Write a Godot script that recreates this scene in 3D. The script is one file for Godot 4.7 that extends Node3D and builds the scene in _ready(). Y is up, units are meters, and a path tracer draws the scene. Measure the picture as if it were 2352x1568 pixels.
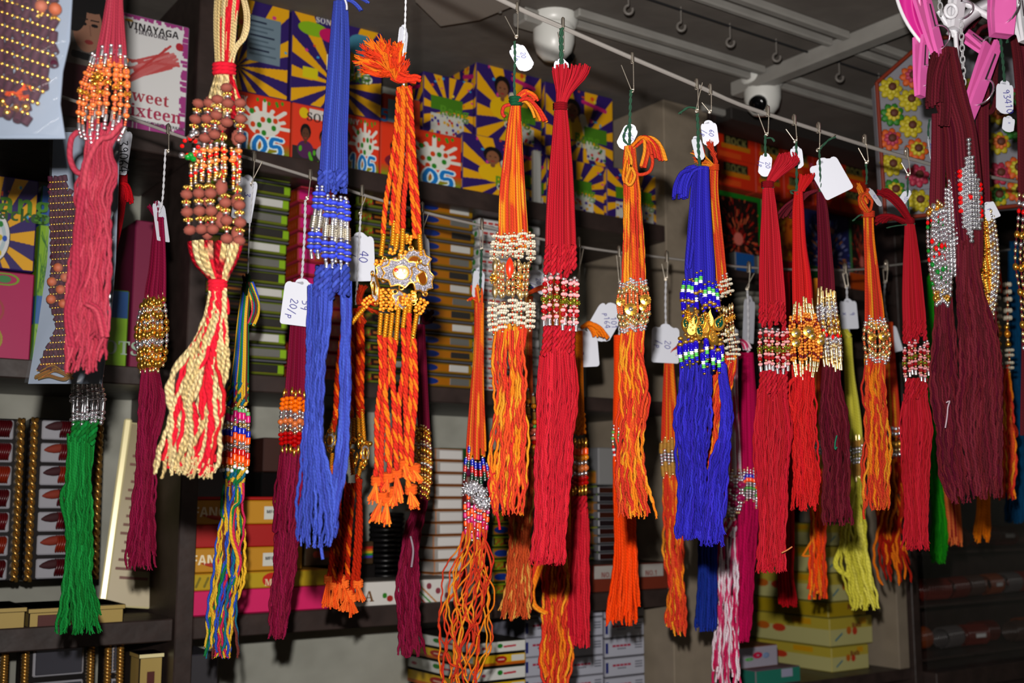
extends Node3D
# A shop wall behind lines of hanging thread bracelets, lit by the flash on the camera.
# The room's own axes: U runs along the shelves, V runs from the camera's side to the back wall, h is height.
const F := 2600.0
const EYE := Vector3(0, 1.45, 0)
const U := Vector3(.8209, 0, -.5711)
const V := Vector3(-.5711, 0, -.8209)
const TURN := 0.6079
const V1 := 1.0
const V2 := 1.5
var th := atan(366.0 / 2600.0)
var rng := RandomNumberGenerator.new()
var used := {}
var M := {}
var BM := {}
var BE := {}
var yarn: Material
var cur: Node3D
var cd := 1.0
var falloff_tint := 1.0

func _ready():
	rng.seed = 11
	var cam := Camera3D.new()
	cam.name = "camera"
	cam.position = EYE
	cam.rotation.x = th
	cam.fov = rad_to_deg(2.0 * atan(784.0 / F))
	var ca := CameraAttributesPhysical.new()
	ca.frustum_focal_length = 12.0 / (784.0 / F)
	ca.frustum_focus_distance = 1.37
	ca.exposure_aperture = 7.0
	cam.attributes = ca
	cam.near = 0.02
	cam.far = 40.0
	add_child(cam)
	cam.fov = rad_to_deg(2.0 * atan(784.0 / F))
	var we := WorldEnvironment.new()
	we.name = "world_environment"
	var en := Environment.new()
	en.background_mode = Environment.BG_COLOR
	en.background_color = Color(.02, .02, .022)
	en.tonemap_mode = Environment.TONE_MAPPER_LINEAR
	en.tonemap_exposure = 1.0
	en.sdfgi_enabled = true
	en.ssao_enabled = true
	en.ssil_enabled = true
	we.environment = en
	add_child(we)
	# the flash of the camera, a hand's width above the lens
	var fl := SpotLight3D.new()
	fl.name = "flash"
	fl.position = EYE + Vector3(-.025, .1, -.01)
	fl.rotation = Vector3(th * .9, deg_to_rad(-10), 0)
	fl.light_energy = 4.5
	fl.light_color = Color(1, .98, .96)
	fl.light_size = .012
	fl.spot_angle = 52.0
	fl.spot_angle_attenuation = 1.0
	fl.spot_range = 12.0
	fl.spot_attenuation = 2.0
	fl.shadow_enabled = true
	add_child(fl)
	# tube lamps added unseen behind the camera as fill: see added_fill_tube()
	mats()
	bead_kit()
	added_fill_tube(.2, -.9)
	added_fill_tube(1.9, -.5)
	room()
	ceiling_things()
	left_bay()
	middle_bay()
	right_bay()
	lines()
	front_left()
	front_middle()
	front_right()
	hanger()
	second_line()

# ---------- places ----------
func ray(px: float, py: float) -> Vector3:
	var a := (px - 1176.0) / F
	var b := (784.0 - py) / F
	return Vector3(a, b * cos(th) + sin(th), -(cos(th) - b * sin(th)))

func on_v(px: float, py: float, v: float) -> Vector3:
	var r := ray(px, py)
	return EYE + r * (v / r.dot(V))

func on_h(px: float, py: float, h: float) -> Vector3:
	var r := ray(px, py)
	return EYE + r * ((h - EYE.y) / r.y)

func W(px: float, py: float, d: float) -> Vector3:
	var r := ray(px, py)
	return EYE + r * (d / -r.z)

func uvh(u: float, v: float, h: float) -> Vector3:
	return Vector3(u * U.x + v * V.x, h, u * U.z + v * V.z)

func dist(px: float, py: float, v: float) -> float:
	return -on_v(px, py, v).z

func rr(a: float, b: float) -> float:
	return rng.randf_range(a, b)

# ---------- things ----------
func numbered(n: String) -> String:
	if not used.has(n):
		used[n] = 0
		return n
	used[n] += 1
	return "%s_%03d" % [n, used[n]]

func thing(nm: String, label: String, cat: String, at: Vector3, group := "") -> Node3D:
	var o := Node3D.new()
	o.name = numbered(nm)
	add_child(o)
	o.position = at
	meta(o, label, cat, group)
	return o

func meta(o, label: String, cat: String, group := ""):
	o.set_meta("label", label)
	o.set_meta("category", cat)
	if group: o.set_meta("group", group)

func part(par: Node, nm: String, mesh: Mesh, mat: Material = null, stuff := false) -> MeshInstance3D:
	var o := MeshInstance3D.new()
	o.name = nm
	o.mesh = mesh
	if mat: o.material_override = mat
	par.add_child(o, true)
	if stuff: o.set_meta("kind", "stuff")
	return o

func struct(nm: String, mesh: Mesh, mat: Material, xf: Transform3D) -> MeshInstance3D:
	var o := part(self, numbered(nm), mesh, mat)
	o.transform = xf
	o.set_meta("kind", "structure")
	return o

# ---------- materials ----------
func mt(nm: String, c: Color, rough := .6, metal := 0.0) -> StandardMaterial3D:
	if M.has(nm): return M[nm]
	var m := StandardMaterial3D.new()
	m.resource_name = nm
	m.albedo_color = c
	m.roughness = rough
	m.metallic = metal
	M[nm] = m
	return m

func mc(c: Color, rough := .55) -> StandardMaterial3D:
	return mt("c_%s_%d" % [c.to_html(false), int(rough * 100)], c, rough)

func glass(nm: String, c: Color, a: float, rough := .08) -> StandardMaterial3D:
	var m := mt(nm, Color(c, a), rough)
	m.transparency = BaseMaterial3D.TRANSPARENCY_ALPHA
	return m

func img_mat(nm: String, im: Image, rough := .45) -> StandardMaterial3D:
	var m := mt(nm, Color.WHITE, rough)
	m.albedo_texture = ImageTexture.create_from_image(im)
	return m

func noise_mat(nm: String, c0: Color, c1: Color, scale: float, rough := .8, freq := .02, bump := 0.0) -> StandardMaterial3D:
	var m := mt(nm, Color.WHITE, rough)
	var nz := FastNoiseLite.new()
	nz.seed = nm.length() * 7
	nz.frequency = freq
	nz.fractal_octaves = 5
	var im := Image.create(256, 256, false, Image.FORMAT_RGB8)
	var hm := Image.create(256, 256, false, Image.FORMAT_RGB8)
	for y in 256:
		for x in 256:
			var fx := x / 256.0
			var a := nz.get_noise_2d(x, y) * (1.0 - fx) + nz.get_noise_2d(x - 256, y) * fx
			var b := nz.get_noise_2d(x, y - 256) * (1.0 - fx) + nz.get_noise_2d(x - 256, y - 256) * fx
			var k: float = clampf(.5 + .9 * lerpf(a, b, y / 256.0), 0, 1)
			im.set_pixel(x, y, c0.lerp(c1, k))
			hm.set_pixel(x, y, Color(k, k, k))
	m.albedo_texture = ImageTexture.create_from_image(im)
	if bump > 0.0:
		hm.bump_map_to_normal_map(bump)
		m.normal_enabled = true
		m.normal_texture = ImageTexture.create_from_image(hm)
	m.uv1_triplanar = true
	m.uv1_world_triplanar = true
	m.uv1_scale = Vector3.ONE * scale
	return m

func yarn_mat(nm: String, bump: float, dark: float, rough := .92) -> StandardMaterial3D:
	# twisted fibres: diagonal grooves and a little fuzz, one repeat round the strand
	var m := mt(nm, Color.WHITE, rough)
	var n := 64
	var im := Image.create(n, n, false, Image.FORMAT_RGB8)
	var hm := Image.create(n, n, false, Image.FORMAT_RGB8)
	for y in n:
		for x in n:
			var p := (x + y) / float(n)
			var q := (x * 3 + y) / float(n)
			var k := .5 + .25 * sin(TAU * p * 2.0) + .14 * sin(TAU * q * 3.0) + rng.randf_range(-.2, .2)
			k = clampf(k, 0, 1)
			var g := lerpf(dark, 1.0, k)
			im.set_pixel(x, y, Color(g, g, g))
			hm.set_pixel(x, y, Color(k, k, k))
	hm.bump_map_to_normal_map(bump)
	m.albedo_texture = ImageTexture.create_from_image(im)
	m.normal_enabled = true
	m.normal_texture = ImageTexture.create_from_image(hm)
	m.vertex_color_use_as_albedo = true
	m.metallic_specular = .25
	return m

func mats():
	yarn = yarn_mat("yarn", 1.1, .8)
	yarn_mat("tinsel", 6.0, .5, .3).metallic = .55
	mt("gold", Color(.93, .7, .28), .24, .95)
	mt("pale_gold", Color(.95, .85, .62), .24, .95)
	mt("old_gold", Color(.78, .58, .24), .38, .85)
	mt("silver", Color(.93, .93, .95), .2, .95)
	mt("steel", Color(.8, .76, .7), .3, .9)
	mt("pearl", Color(.66, .63, .56), .2)
	mt("tag_card", Color(.74, .75, .79), .7)
	mt("ink", Color(.14, .13, .55), .6)
	mt("black_ink", Color(.1, .1, .14), .6)
	mt("green_thread", Color(.05, .22, .14), .9)
	mt("white_thread", Color(.68, .68, .7), .9)
	mt("wood_dark", Color(.16, .12, .11), .6)
	glass("cord_clear", Color(.62, .6, .58), .55, .2)
	glass("bag_clear", Color(.93, .96, 1.0), .02, .1)
	glass("pane_clear", Color(.3, .3, .3), .02, .05)
	glass("crystal", Color(1, .8, .8), .35, .05)
	glass("fishing_line", Color(.9, .9, .9), .35, .2)
	noise_mat("plaster", Color(.53, .53, .49), Color(.66, .66, .62), 1.2, .9, .03, 1.0)
	noise_mat("ceiling_paint", Color(.33, .305, .285), Color(.41, .385, .36), .9, .85, .02, .6)
	noise_mat("laminate", Color(.14, .105, .095), Color(.24, .185, .17), 2.0, .45, .04, .5)
	noise_mat("floor_tile", Color(.35, .33, .3), Color(.5, .47, .44), 1.0, .4)
	noise_mat("pillar_paint", Color(.45, .405, .345), Color(.56, .51, .44), 1.4, .85, .03, 1.2)
	noise_mat("strip_paint", Color(.5, .49, .47), Color(.57, .56, .54), 3.0, .5)

# ---------- meshes ----------
class TB:
	var v := PackedVector3Array()
	var n := PackedVector3Array()
	var c := PackedColorArray()
	var t := PackedVector2Array()
	var k := PackedInt32Array()
	func mesh() -> ArrayMesh:
		var a := []
		a.resize(Mesh.ARRAY_MAX)
		a[Mesh.ARRAY_VERTEX] = v
		a[Mesh.ARRAY_NORMAL] = n
		a[Mesh.ARRAY_COLOR] = c
		a[Mesh.ARRAY_TEX_UV] = t
		a[Mesh.ARRAY_INDEX] = k
		var m := ArrayMesh.new()
		m.add_surface_from_arrays(Mesh.PRIMITIVE_TRIANGLES, a)
		return m
	func tube(p: PackedVector3Array, r: PackedFloat32Array, col: PackedColorArray, sides := 6, flat := 1.0, pitch := 4.4):
		var m := p.size()
		if m < 2: return
		var run := 0.0
		var ref := Vector3.BACK
		for i in m:
			var tg := (p[mini(i + 1, m - 1)] - p[maxi(i - 1, 0)]).normalized()
			var s := tg.cross(ref)
			if s.length() < .15:
				s = tg.cross(Vector3.RIGHT)
			s = s.normalized()
			var b := tg.cross(s)
			if i > 0: run += p[i].distance_to(p[i - 1])
			var rad := r[mini(i, r.size() - 1)]
			var cc := col[mini(i, col.size() - 1)]
			var vv := run / maxf(r[0] * pitch, 1e-6)
			for j in sides + 1:
				var an := TAU * j / sides
				var d := s * cos(an) + b * sin(an) * flat
				v.append(p[i] + d * rad)
				n.append(d.normalized())
				c.append(cc)
				t.append(Vector2(j / float(sides), vv))
		var at := v.size() - m * (sides + 1)
		for i in m - 1:
			for j in sides:
				var q := at + i * (sides + 1) + j
				k.append_array([q, q + sides + 1, q + 1, q + 1, q + sides + 1, q + sides + 2])
		for e in [0, m - 1]:  # close the ends
			var q: int = at + e * (sides + 1)
			for j in range(1, sides - 1):
				if e == 0: k.append_array([q, q + j, q + j + 1])
				else: k.append_array([q, q + j + 1, q + j])
	func blend(src: Array, xf: Transform3D, col := Color.WHITE):
		var at := v.size()
		var sv: PackedVector3Array = src[0]
		var sn: PackedVector3Array = src[1]
		var nb := xf.basis.inverse().transposed()
		for i in sv.size():
			v.append(xf * sv[i])
			n.append((nb * sn[i]).normalized())
			c.append(col)
			t.append(Vector2.ZERO)
		for i in (src[2] as PackedInt32Array): k.append(at + i)

func one(c: Color) -> PackedColorArray:
	return PackedColorArray([c])

func pf(a) -> PackedFloat32Array:
	return PackedFloat32Array([a] if a is float else a)

func lathe(prof: Array, seg := 12, smooth := true) -> Array:
	# profile of [radius, height] from the top down -> [verts, normals, indices]
	var v := PackedVector3Array()
	var n := PackedVector3Array()
	var k := PackedInt32Array()
	var m := prof.size()
	for i in m:
		var a: Array = prof[maxi(i - 1, 0)]
		var b: Array = prof[mini(i + 1, m - 1)]
		var d := Vector2(b[0] - a[0], b[1] - a[1])
		var nn := Vector2(-d.y, d.x).normalized()
		for j in seg + 1:
			var an := TAU * j / seg
			v.append(Vector3(cos(an) * prof[i][0], prof[i][1], sin(an) * prof[i][0]))
			n.append(Vector3(cos(an) * nn.x, nn.y, sin(an) * nn.x))
	for i in m - 1:
		for j in seg:
			var q := i * (seg + 1) + j
			k.append_array([q, q + seg + 1, q + 1, q + 1, q + seg + 1, q + seg + 2])
	return [v, n, k]

func from(src: Array) -> ArrayMesh:
	var t := TB.new()
	t.blend(src, Transform3D())
	return t.mesh()

func ball(seg := 12, rings := 8) -> Array:
	var p := []
	for i in rings + 1:
		var a := PI * i / rings
		p.append([sin(a) * .5, cos(a) * .5])
	return lathe(p, seg)

func bevel_box(s: Vector3, b := .0015) -> ArrayMesh:
	# three surfaces: front (+z), side (-x), the rest; the base is at y = 0
	var out := [TB.new(), TB.new(), TB.new()]
	var h := s * .5
	var P := func(sx: int, sy: int, sz: int, ax: int) -> Vector3:
		var q := Vector3(h.x - b, h.y - b, h.z - b)
		q[ax] = h[ax]
		return Vector3(q.x * sx, q.y * sy + h.y, q.z * sz)
	var quad := func(t: TB, pts: Array, nn: Vector3, uv: Array):
		var at := t.v.size()
		for i in pts.size():
			t.v.append(pts[i]); t.n.append(nn); t.c.append(Color.WHITE); t.t.append(uv[i] if uv else Vector2(.5, .5))
		var fl: bool = (pts[1] - pts[0]).cross(pts[2] - pts[0]).dot(nn) > 0
		for i in range(1, pts.size() - 1):
			t.k.append_array([at, at + i + 1, at + i] if fl else [at, at + i, at + i + 1])
	for ax in 3:
		for sg in [-1, 1]:
			var nn := Vector3.ZERO
			nn[ax] = sg
			var o := 0 if ax == 2 and sg == 1 else 1 if ax == 0 and sg == -1 else 2
			var pts := []
			var uv := []
			for q in [[-1, -1], [1, -1], [1, 1], [-1, 1]]:
				var c := [0, 0, 0]
				c[ax] = sg
				c[(ax + 1) % 3] = q[0]
				c[(ax + 2) % 3] = q[1]
				var pt: Vector3 = P.call(c[0], c[1], c[2], ax)
				pts.append(pt)
				uv.append(Vector2(pt.x / s.x + .5, 1.0 - pt.y / s.y) if ax == 2 else Vector2(pt.z / s.z + .5, 1.0 - pt.y / s.y) if ax == 0 else Vector2(pt.x / s.x + .5, pt.z / s.z + .5))
			quad.call(out[o], pts, nn, uv)
	for ax in 3:  # edges between faces ax and bx
		var bx := (ax + 1) % 3
		var cx := (ax + 2) % 3
		for sa in [-1, 1]:
			for sb in [-1, 1]:
				var nn := Vector3.ZERO
				nn[ax] = sa
				nn[bx] = sb
				var pts := []
				for q in [[-1, ax], [1, ax], [1, bx], [-1, bx]]:
					var c := [0, 0, 0]
					c[ax] = sa
					c[bx] = sb
					c[cx] = q[0]
					pts.append(P.call(c[0], c[1], c[2], q[1]))
				quad.call(out[2], pts, nn.normalized(), [])
	for sx in [-1, 1]:
		for sy in [-1, 1]:
			for sz in [-1, 1]:
				quad.call(out[2], [P.call(sx, sy, sz, 0), P.call(sx, sy, sz, 1), P.call(sx, sy, sz, 2)], Vector3(sx, sy, sz).normalized(), [])
	var m := ArrayMesh.new()
	for t in out:
		var a := []
		a.resize(Mesh.ARRAY_MAX)
		a[Mesh.ARRAY_VERTEX] = t.v
		a[Mesh.ARRAY_NORMAL] = t.n
		a[Mesh.ARRAY_TEX_UV] = t.t
		a[Mesh.ARRAY_INDEX] = t.k
		m.add_surface_from_arrays(Mesh.PRIMITIVE_TRIANGLES, a)
	return m

func dress(mesh: ArrayMesh, front: Material, side: Material, rest: Material) -> ArrayMesh:
	mesh.surface_set_material(0, front)
	mesh.surface_set_material(1, side)
	mesh.surface_set_material(2, rest)
	return mesh

func extrude(poly: PackedVector2Array, d: float, tri = null) -> ArrayMesh:
	var t := TB.new()
	if tri == null: tri = Geometry2D.triangulate_polygon(poly)
	for s in [1, -1]:
		var at := t.v.size()
		for p in poly:
			t.v.append(Vector3(p.x, p.y, d * .5 * s)); t.n.append(Vector3(0, 0, s)); t.c.append(Color.WHITE); t.t.append(p)
		for i in range(0, tri.size(), 3):
			var a: int = tri[i]
			var b: int = tri[i + 1]
			var c: int = tri[i + 2]
			var ccw: bool = (poly[b] - poly[a]).cross(poly[c] - poly[a]) > 0
			t.k.append_array([at + a, at + c, at + b] if ccw == (s == 1) else [at + a, at + b, at + c])
	var area := 0.0
	for i in poly.size(): area += poly[i].cross(poly[(i + 1) % poly.size()])
	for i in poly.size():
		var p := poly[i]
		var q := poly[(i + 1) % poly.size()]
		var nn := Vector2(q.y - p.y, p.x - q.x).normalized() * (1.0 if area > 0 else -1.0)
		var at := t.v.size()
		for e in [[p, 1], [q, 1], [q, -1], [p, -1]]:
			t.v.append(Vector3(e[0].x, e[0].y, d * .5 * e[1])); t.n.append(Vector3(nn.x, nn.y, 0)); t.c.append(Color.WHITE); t.t.append(Vector2.ZERO)
		t.k.append_array([at, at + 1, at + 2, at, at + 2, at + 3] if area > 0 else [at, at + 2, at + 1, at, at + 3, at + 2])
	return t.mesh()

func lettering(par: Node, txt: String, h: float, at: Vector3, mat: Material, bold := true, serif := false, depth := .0008) -> MeshInstance3D:
	var key := "txt_%s_%.4f_%s%s" % [txt, h, bold, serif]
	if not BM.has(key):
		var tm := TextMesh.new()
		var sf := SystemFont.new()
		sf.font_names = PackedStringArray(["Droid Serif" if serif else "Droid Sans"])
		sf.font_weight = 700 if bold else 400
		tm.font = sf
		tm.text = txt
		tm.font_size = 32
		tm.pixel_size = h / 24.0
		tm.depth = depth
		tm.curve_step = 2.0
		BM[key] = tm
	var o := part(par, "lettering", BM[key], mat)
	o.position = at
	return o

# ---------- beads ----------
func bead_kit():
	BM.ball = from(ball(12, 8))
	BM.fine = from(ball(8, 6))
	BM.rice = from(lathe([[.08, .5], [.3, .36], [.47, .15], [.5, 0], [.47, -.15], [.3, -.36], [.08, -.5]], 10))
	BM.tube = from(lathe([[.2, .5], [.42, .5], [.5, .44], [.5, .2], [.5, -.2], [.5, -.44], [.42, -.5], [.2, -.5]], 12))
	BM.disk = from(lathe([[.12, .5], [.32, .42], [.46, .22], [.5, 0], [.46, -.22], [.32, -.42], [.12, -.5]], 14))
	var rid := [[.2, .5]]
	for i in 6:
		var y := .5 - i / 6.0
		rid.append_array([[.42, y - .005], [.5, y - .06], [.5, y - .11], [.42, y - .16]])
	BM.ridge = from(lathe(rid + [[.2, -.5]], 10))
	var cap := TB.new()   # a fluted cap
	cap.blend(lathe([[.1, .5], [.3, .4], [.4, 0], [.42, -.1]], 10), Transform3D())
	for i in 8:
		var a := TAU * i / 8
		cap.blend(ball(6, 4), Transform3D(Basis().scaled(Vector3(.26, .7, .26)), Vector3(cos(a) * .38, -.15, sin(a) * .38)))
	BM.cap = cap.mesh()
	var ring := TB.new()  # a flower of small pearls round the thread
	for i in 9:
		var a := TAU * i / 9
		ring.blend(ball(8, 6), Transform3D(Basis().scaled(Vector3(.3, .62, .3)), Vector3(cos(a) * .36, 0, sin(a) * .36)))
	BM.ring = ring.mesh()
	var rud := TB.new()   # a rough brown seed
	var src := ball(16, 12)
	var sv: PackedVector3Array = src[0]
	for i in sv.size():
		var q := sv[i]
		var a := atan2(q.z, q.x)
		sv[i] = q * (1.0 + .06 * sin(a * 8 + q.y * 19) + .05 * sin(q.y * 31 + a * 3))
	src[0] = sv
	rud.blend(src, Transform3D())
	BM.seed = rud.mesh()
	var fil := TB.new()   # an openwork bead with set stones
	fil.blend(ball(10, 8), Transform3D(Basis().scaled(Vector3(.72, .8, .72)), Vector3.ZERO))
	for i in 18:
		var a := i * 2.4
		var y := (i / 17.0 - .5) * .8
		var r := .42 * sqrt(1.0 - y * y * 1.4)
		fil.blend(ball(6, 4), Transform3D(Basis().scaled(Vector3.ONE * .2), Vector3(cos(a) * r, y, sin(a) * r)))
	BM.filigree = fil.mesh()
	var fac: Array = lathe([[.1, .5], [.36, .4], [.5, .1], [.5, -.1], [.36, -.4], [.1, -.5]], 7)
	BM.facet = from(fac)
	var G: Material = M.gold
	var PG: Material = M.pale_gold
	var S: Material = M.silver
	# code: mesh, material, width and height in photo pixels at one metre, part name
	BE = {
		"g": ["fine", PG, 8, 8, "gold_bead"], "G": ["ball", M.old_gold, 14, 14, "gold_bead"], "y": ["fine", G, 8, 8, "gold_bead"], "Y": ["facet", G, 13, 12, "gold_bead"],
		"s": ["ball", S, 10, 10, "silver_bead"], "S": ["tube", S, 9, 20, "silver_tube"], "q": ["disk", S, 18, 9, "silver_disc"], "H": ["ridge", mt("warm_silver", Color(.86, .84, .79), .25, .95), 17, 40, "silver_tube"],
		"R": ["ball", mt("red_glass", Color(.5, .01, .03), .1), 12.5, 12, "red_bead"], "c": ["ball", glass("pink_crystal", Color(1, .72, .74), .42), 13, 11, "crystal_bead"],
		"e": ["filigree", G, 17, 17, "openwork_bead"], "E": ["filigree", mt("green_enamel_gold", Color(.5, .5, .12), .25, .8), 16, 16, "openwork_bead"],
		"r": ["rice", PG, 10, 24, "rice_bead"], "o": ["fine", mt("copper_seed", Color(.68, .32, .15), .3), 6.5, 6, "copper_seed"],
		"p": ["ring", M.pearl, 25, 15, "pearl_ring"], "W": ["seed", mt("rudraksha", Color(.4, .17, .12), .85), 29, 27, "rudraksha_seed"], "k": ["cap", mt("cap_gold", Color(.9, .75, .35), .3, .9), 24, 11, "gold_cap"],
		"B": ["tube", mt("blue_glass", Color(.09, .03, .55), .08), 13, 24, "blue_tube"], "b": ["ball", mt("blue_bead", Color(.08, .05, .62), .2), 9.5, 9, "blue_bead"],
		"n": ["ball", mt("lime_bead", Color(.3, .66, .28), .3), 10, 8.5, "green_bead"], "w": ["ball", mt("white_bead", Color(.85, .87, .9), .25), 10, 8.5, "white_bead"],
		"m": ["ball", mt("mustard_bead", Color(.75, .46, .13), .3), 8.2, 8, "mustard_bead"], "d": ["ball", mt("maroon_bead", Color(.3, .02, .02), .2), 8.2, 8, "maroon_bead"],
		"t": ["tube", PG, 6.5, 17, "gold_tube"], "a": ["ball", mt("amber_bead", Color(.8, .46, .02), .2), 15, 12, "amber_bead"], "A": ["facet", mt("amber_glass", Color(.85, .38, .02), .1), 15, 10, "amber_bead"],
		"u": ["disk", mt("blue_wound", Color(.1, .17, .66), .7), 22, 13, "blue_disc"], "v": ["disk", mt("dull_silver", Color(.75, .7, .6), .35, .9), 18, 6, "silver_spacer"],
		"D": ["facet", mt("ruby_glass", Color(.62, .01, .01), .08), 15, 10, "ruby_bead"], "C": ["ball", mt("copper_bead", Color(.74, .38, .17), .35), 15, 13, "copper_bead"],
		"L": ["tube", mt("cobalt_bead", Color(.03, .1, .62), .25), 12, 13, "blue_bead"], "O": ["tube", mt("orange_bead", Color(.92, .3, .02), .3), 12, 14, "orange_bead"], "P": ["tube", mt("magenta_bead", Color(.75, .03, .4), .3), 12, 14, "magenta_bead"],
		"N": ["tube", mt("dark_green_bead", Color(.01, .2, .12), .25), 12, 13, "green_bead"], "Q": ["tube", mt("red_bead", Color(.7, .03, .03), .25), 12, 13, "red_bead"], "l": ["tube", mt("sage_bead", Color(.35, .6, .33), .4), 11, 8, "green_bead"],
		"j": ["filigree", S, 26, 28, "silver_flower_bead"], "f": ["rice", G, 9, 22, "gold_rice"], "z": ["facet", S, 9, 8, "crystal_bead"], "h": ["facet", mt("red_stone", Color(.75, .03, .03), .1), 9, 8, "red_stone"],
		"i": ["facet", mt("green_stone", Color(.02, .4, .12), .1), 9, 8, "green_stone"], "x": ["ridge", G, 12, 30, "gold_wire"], "K": ["disk", mt("coral_disc", Color(.85, .42, .3), .4), 26, 10, "coral_disc"],
		"V": ["tube", plum(), 15, 17, "plum_bead"], "J": ["facet", mt("gold_topaz", Color(.8, .5, .12), .12, .6), 15, 16, "topaz_bead"], "M": ["ball", mt("magenta_ball", Color(.6, .02, .3), .2), 20, 17, "magenta_bead"],
		"T": ["ridge", mt("gold_twine", Color(.72, .55, .25), .5, .5), 12, 16, "twine_bead"], "Z": ["ball", mt("seed_brown", Color(.55, .27, .16), .7), 24, 24, "carved_bead"],
	}

func plum() -> Material:
	var m := mt("plum_bead", Color(.21, .07, .13), .6)
	m.metallic_specular = .2
	return m

func bead(par: Node, code: String, p: Vector3, k: float, rotz := 0.0, sc := Vector3.ONE) -> MeshInstance3D:
	var b: Array = BE[code]
	var o := part(par, b[4], BM[b[0]], b[1])
	var s := k / F
	o.transform = Transform3D(Basis(Vector3.BACK, rotz) * Basis(Vector3.UP, rr(0, 6)) * Basis().scaled(Vector3(b[2] * s, b[3] * s, b[2] * s) * sc), p)
	return o

# a hanging bundle: its frame and the helpers that work in photo pixels at its distance
func bundle(nm: String, px: float, py: float, v: float, label: String, cat := "thread bracelet bundle", group := "", dd := 0.0) -> Node3D:
	cd = dist(px, py, v) + dd
	falloff_tint = .7 if v < 1.2 else 1.15   # front yarn darkened, second line lightened, to offset the flash falloff
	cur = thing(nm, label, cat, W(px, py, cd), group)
	return cur

func L(px: float, py: float, z := 0.0) -> Vector3:
	return W(px, py, cd) - cur.position + Vector3(0, 0, z)

func ip(rows: Array, y: float) -> Vector2:
	# centre and half width of an outline of [y, left, right] rows
	var m := rows.size()
	var i := 0
	while i < m - 2 and y > rows[i + 1][0]: i += 1
	var a: Array = rows[i]
	var b: Array = rows[i + 1]
	var t := clampf((y - a[0]) / maxf(b[0] - a[0], .001), -.3, 1.3)
	var p0: Array = rows[maxi(i - 1, 0)]
	var p3: Array = rows[mini(i + 2, m - 1)]
	var l := cubic_interpolate(a[1], b[1], p0[1], p3[1], clampf(t, 0, 1))
	var r := cubic_interpolate(a[2], b[2], p0[2], p3[2], clampf(t, 0, 1))
	return Vector2((l + r) * .5, (r - l) * .5)

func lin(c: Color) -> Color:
	return c.srgb_to_linear() * falloff_tint

func shade(pal: Array, mix: float, i: int, y: float) -> Color:
	var c: Color = pal[i % pal.size()]
	if mix > 0.0:
		var q := sin(y * .017 + i * 2.3) + .7 * sin(y * .041 + i * 5.1)
		var d: Color = pal[(i * 7 + 3) % pal.size()]
		c = c.lerp(d, smoothstep(-.25, .25, q + mix - 1.0))
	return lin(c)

func threads(nm: String, rows: Array, n: int, rad: float, pal: Array, o := {}) -> Node:
	var t := TB.new()
	var s := cd / F
	var y0: float = rows[0][0]
	var y1: float = rows[-1][0]
	var rag: float = o.get("rag", 0.0)
	var rtop: float = o.get("rtop", 0.0)
	var wave: float = o.get("wave", 0.0)
	var drift: float = o.get("drift", 0.0)
	var crimp := minf(wave * .45, 1.5)
	var depth: float = o.get("depth", .6)
	var step: float = o.get("step", 8.0 if wave > 0.0 else 14.0)
	var mix: float = o.get("mix", 0.0)
	var z0: float = o.get("z", 0.0) * s
	var sides: int = o.get("sides", 6)
	var fray: float = o.get("fray", 0.0)
	var free: bool = o.get("free", false)   # loose from the top on
	if not o.has("mat"):   # finer threads, and more of them
		n = int(n * 1.55)
		rad *= .74
	if nm == "upper_threads":   # they run on as the strings of the beads
		y1 += 26.0
		rag = maxf(rag, 30.0)
	if nm == "lower_threads" and rtop == 0.0:
		y0 -= 16.0
		rtop = 30.0
	for i in n:
		var sx := clampf(-1.0 + 2.0 * (i + .5) / n + rr(-.6, .6) / n, -.97, .97)
		var kz := sqrt(maxf(0.0, 1.0 - sx * sx)) * rr(-.25, 1.0)
		var ye := y1 - rag * pow(rng.randf(), 1.6)
		var ys := y0 + rtop * rng.randf()
		var m := maxi(4, int((ye - ys) / step))
		var a := rr(0, TAU)
		var b := rr(0, TAU)
		var f1 := rr(.011, .02)
		var f2 := rr(.03, .05)
		var f3 := rr(.13, .22)
		var p := PackedVector3Array()
		var col := PackedColorArray()
		var tone := rr(.86, 1.06)
		for q in m + 1:
			var y := lerpf(ys, ye, q / float(m))
			var w := ip(rows, y)
			var g := 1.0 if free else smoothstep(0.0, .28, (y - y0) / maxf(y1 - y0, 1.0))
			var ss := sx + drift * g * sin(y * f1 * .7 + b)
			var x := w.x + w.y * ss + wave * g * (sin(y * f1 + a) + .6 * sin(y * f2 + b)) + crimp * g * sin(y * f3 + a * 2.0)
			p.append(L(x, y, z0 + s * (w.y * depth * kz + wave * g * .8 * sin(y * f2 * .8 + a + 1.0))))
			col.append(shade(pal, mix, i, y) * tone)
		var r := rad * s * rr(.88, 1.1)
		t.tube(p, pf(r), col, sides, 1.0, o.get("pitch", 4.4))
		if fray > 0.0:
			var e := p[-1]
			var dn := (p[-1] - p[-2]).normalized()
			for h in 4:
				var sp := Vector3(rr(-1, 1), rr(-.2, .3), rr(-1, 1)) * .5
				var d2 := (dn + sp).normalized() * fray * s * rr(.6, 1.2)
				t.tube(PackedVector3Array([e - dn * r, e + d2 * .5 + dn * fray * s * .1, e + d2 + dn * fray * s * .25]), pf([r * .6, r * .4, r * .25]), PackedColorArray([col[-1], col[-1] * 1.15, col[-1] * 1.25]), 4)
	return part(cur, nm, t.mesh(), o.get("mat", yarn), true)

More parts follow.
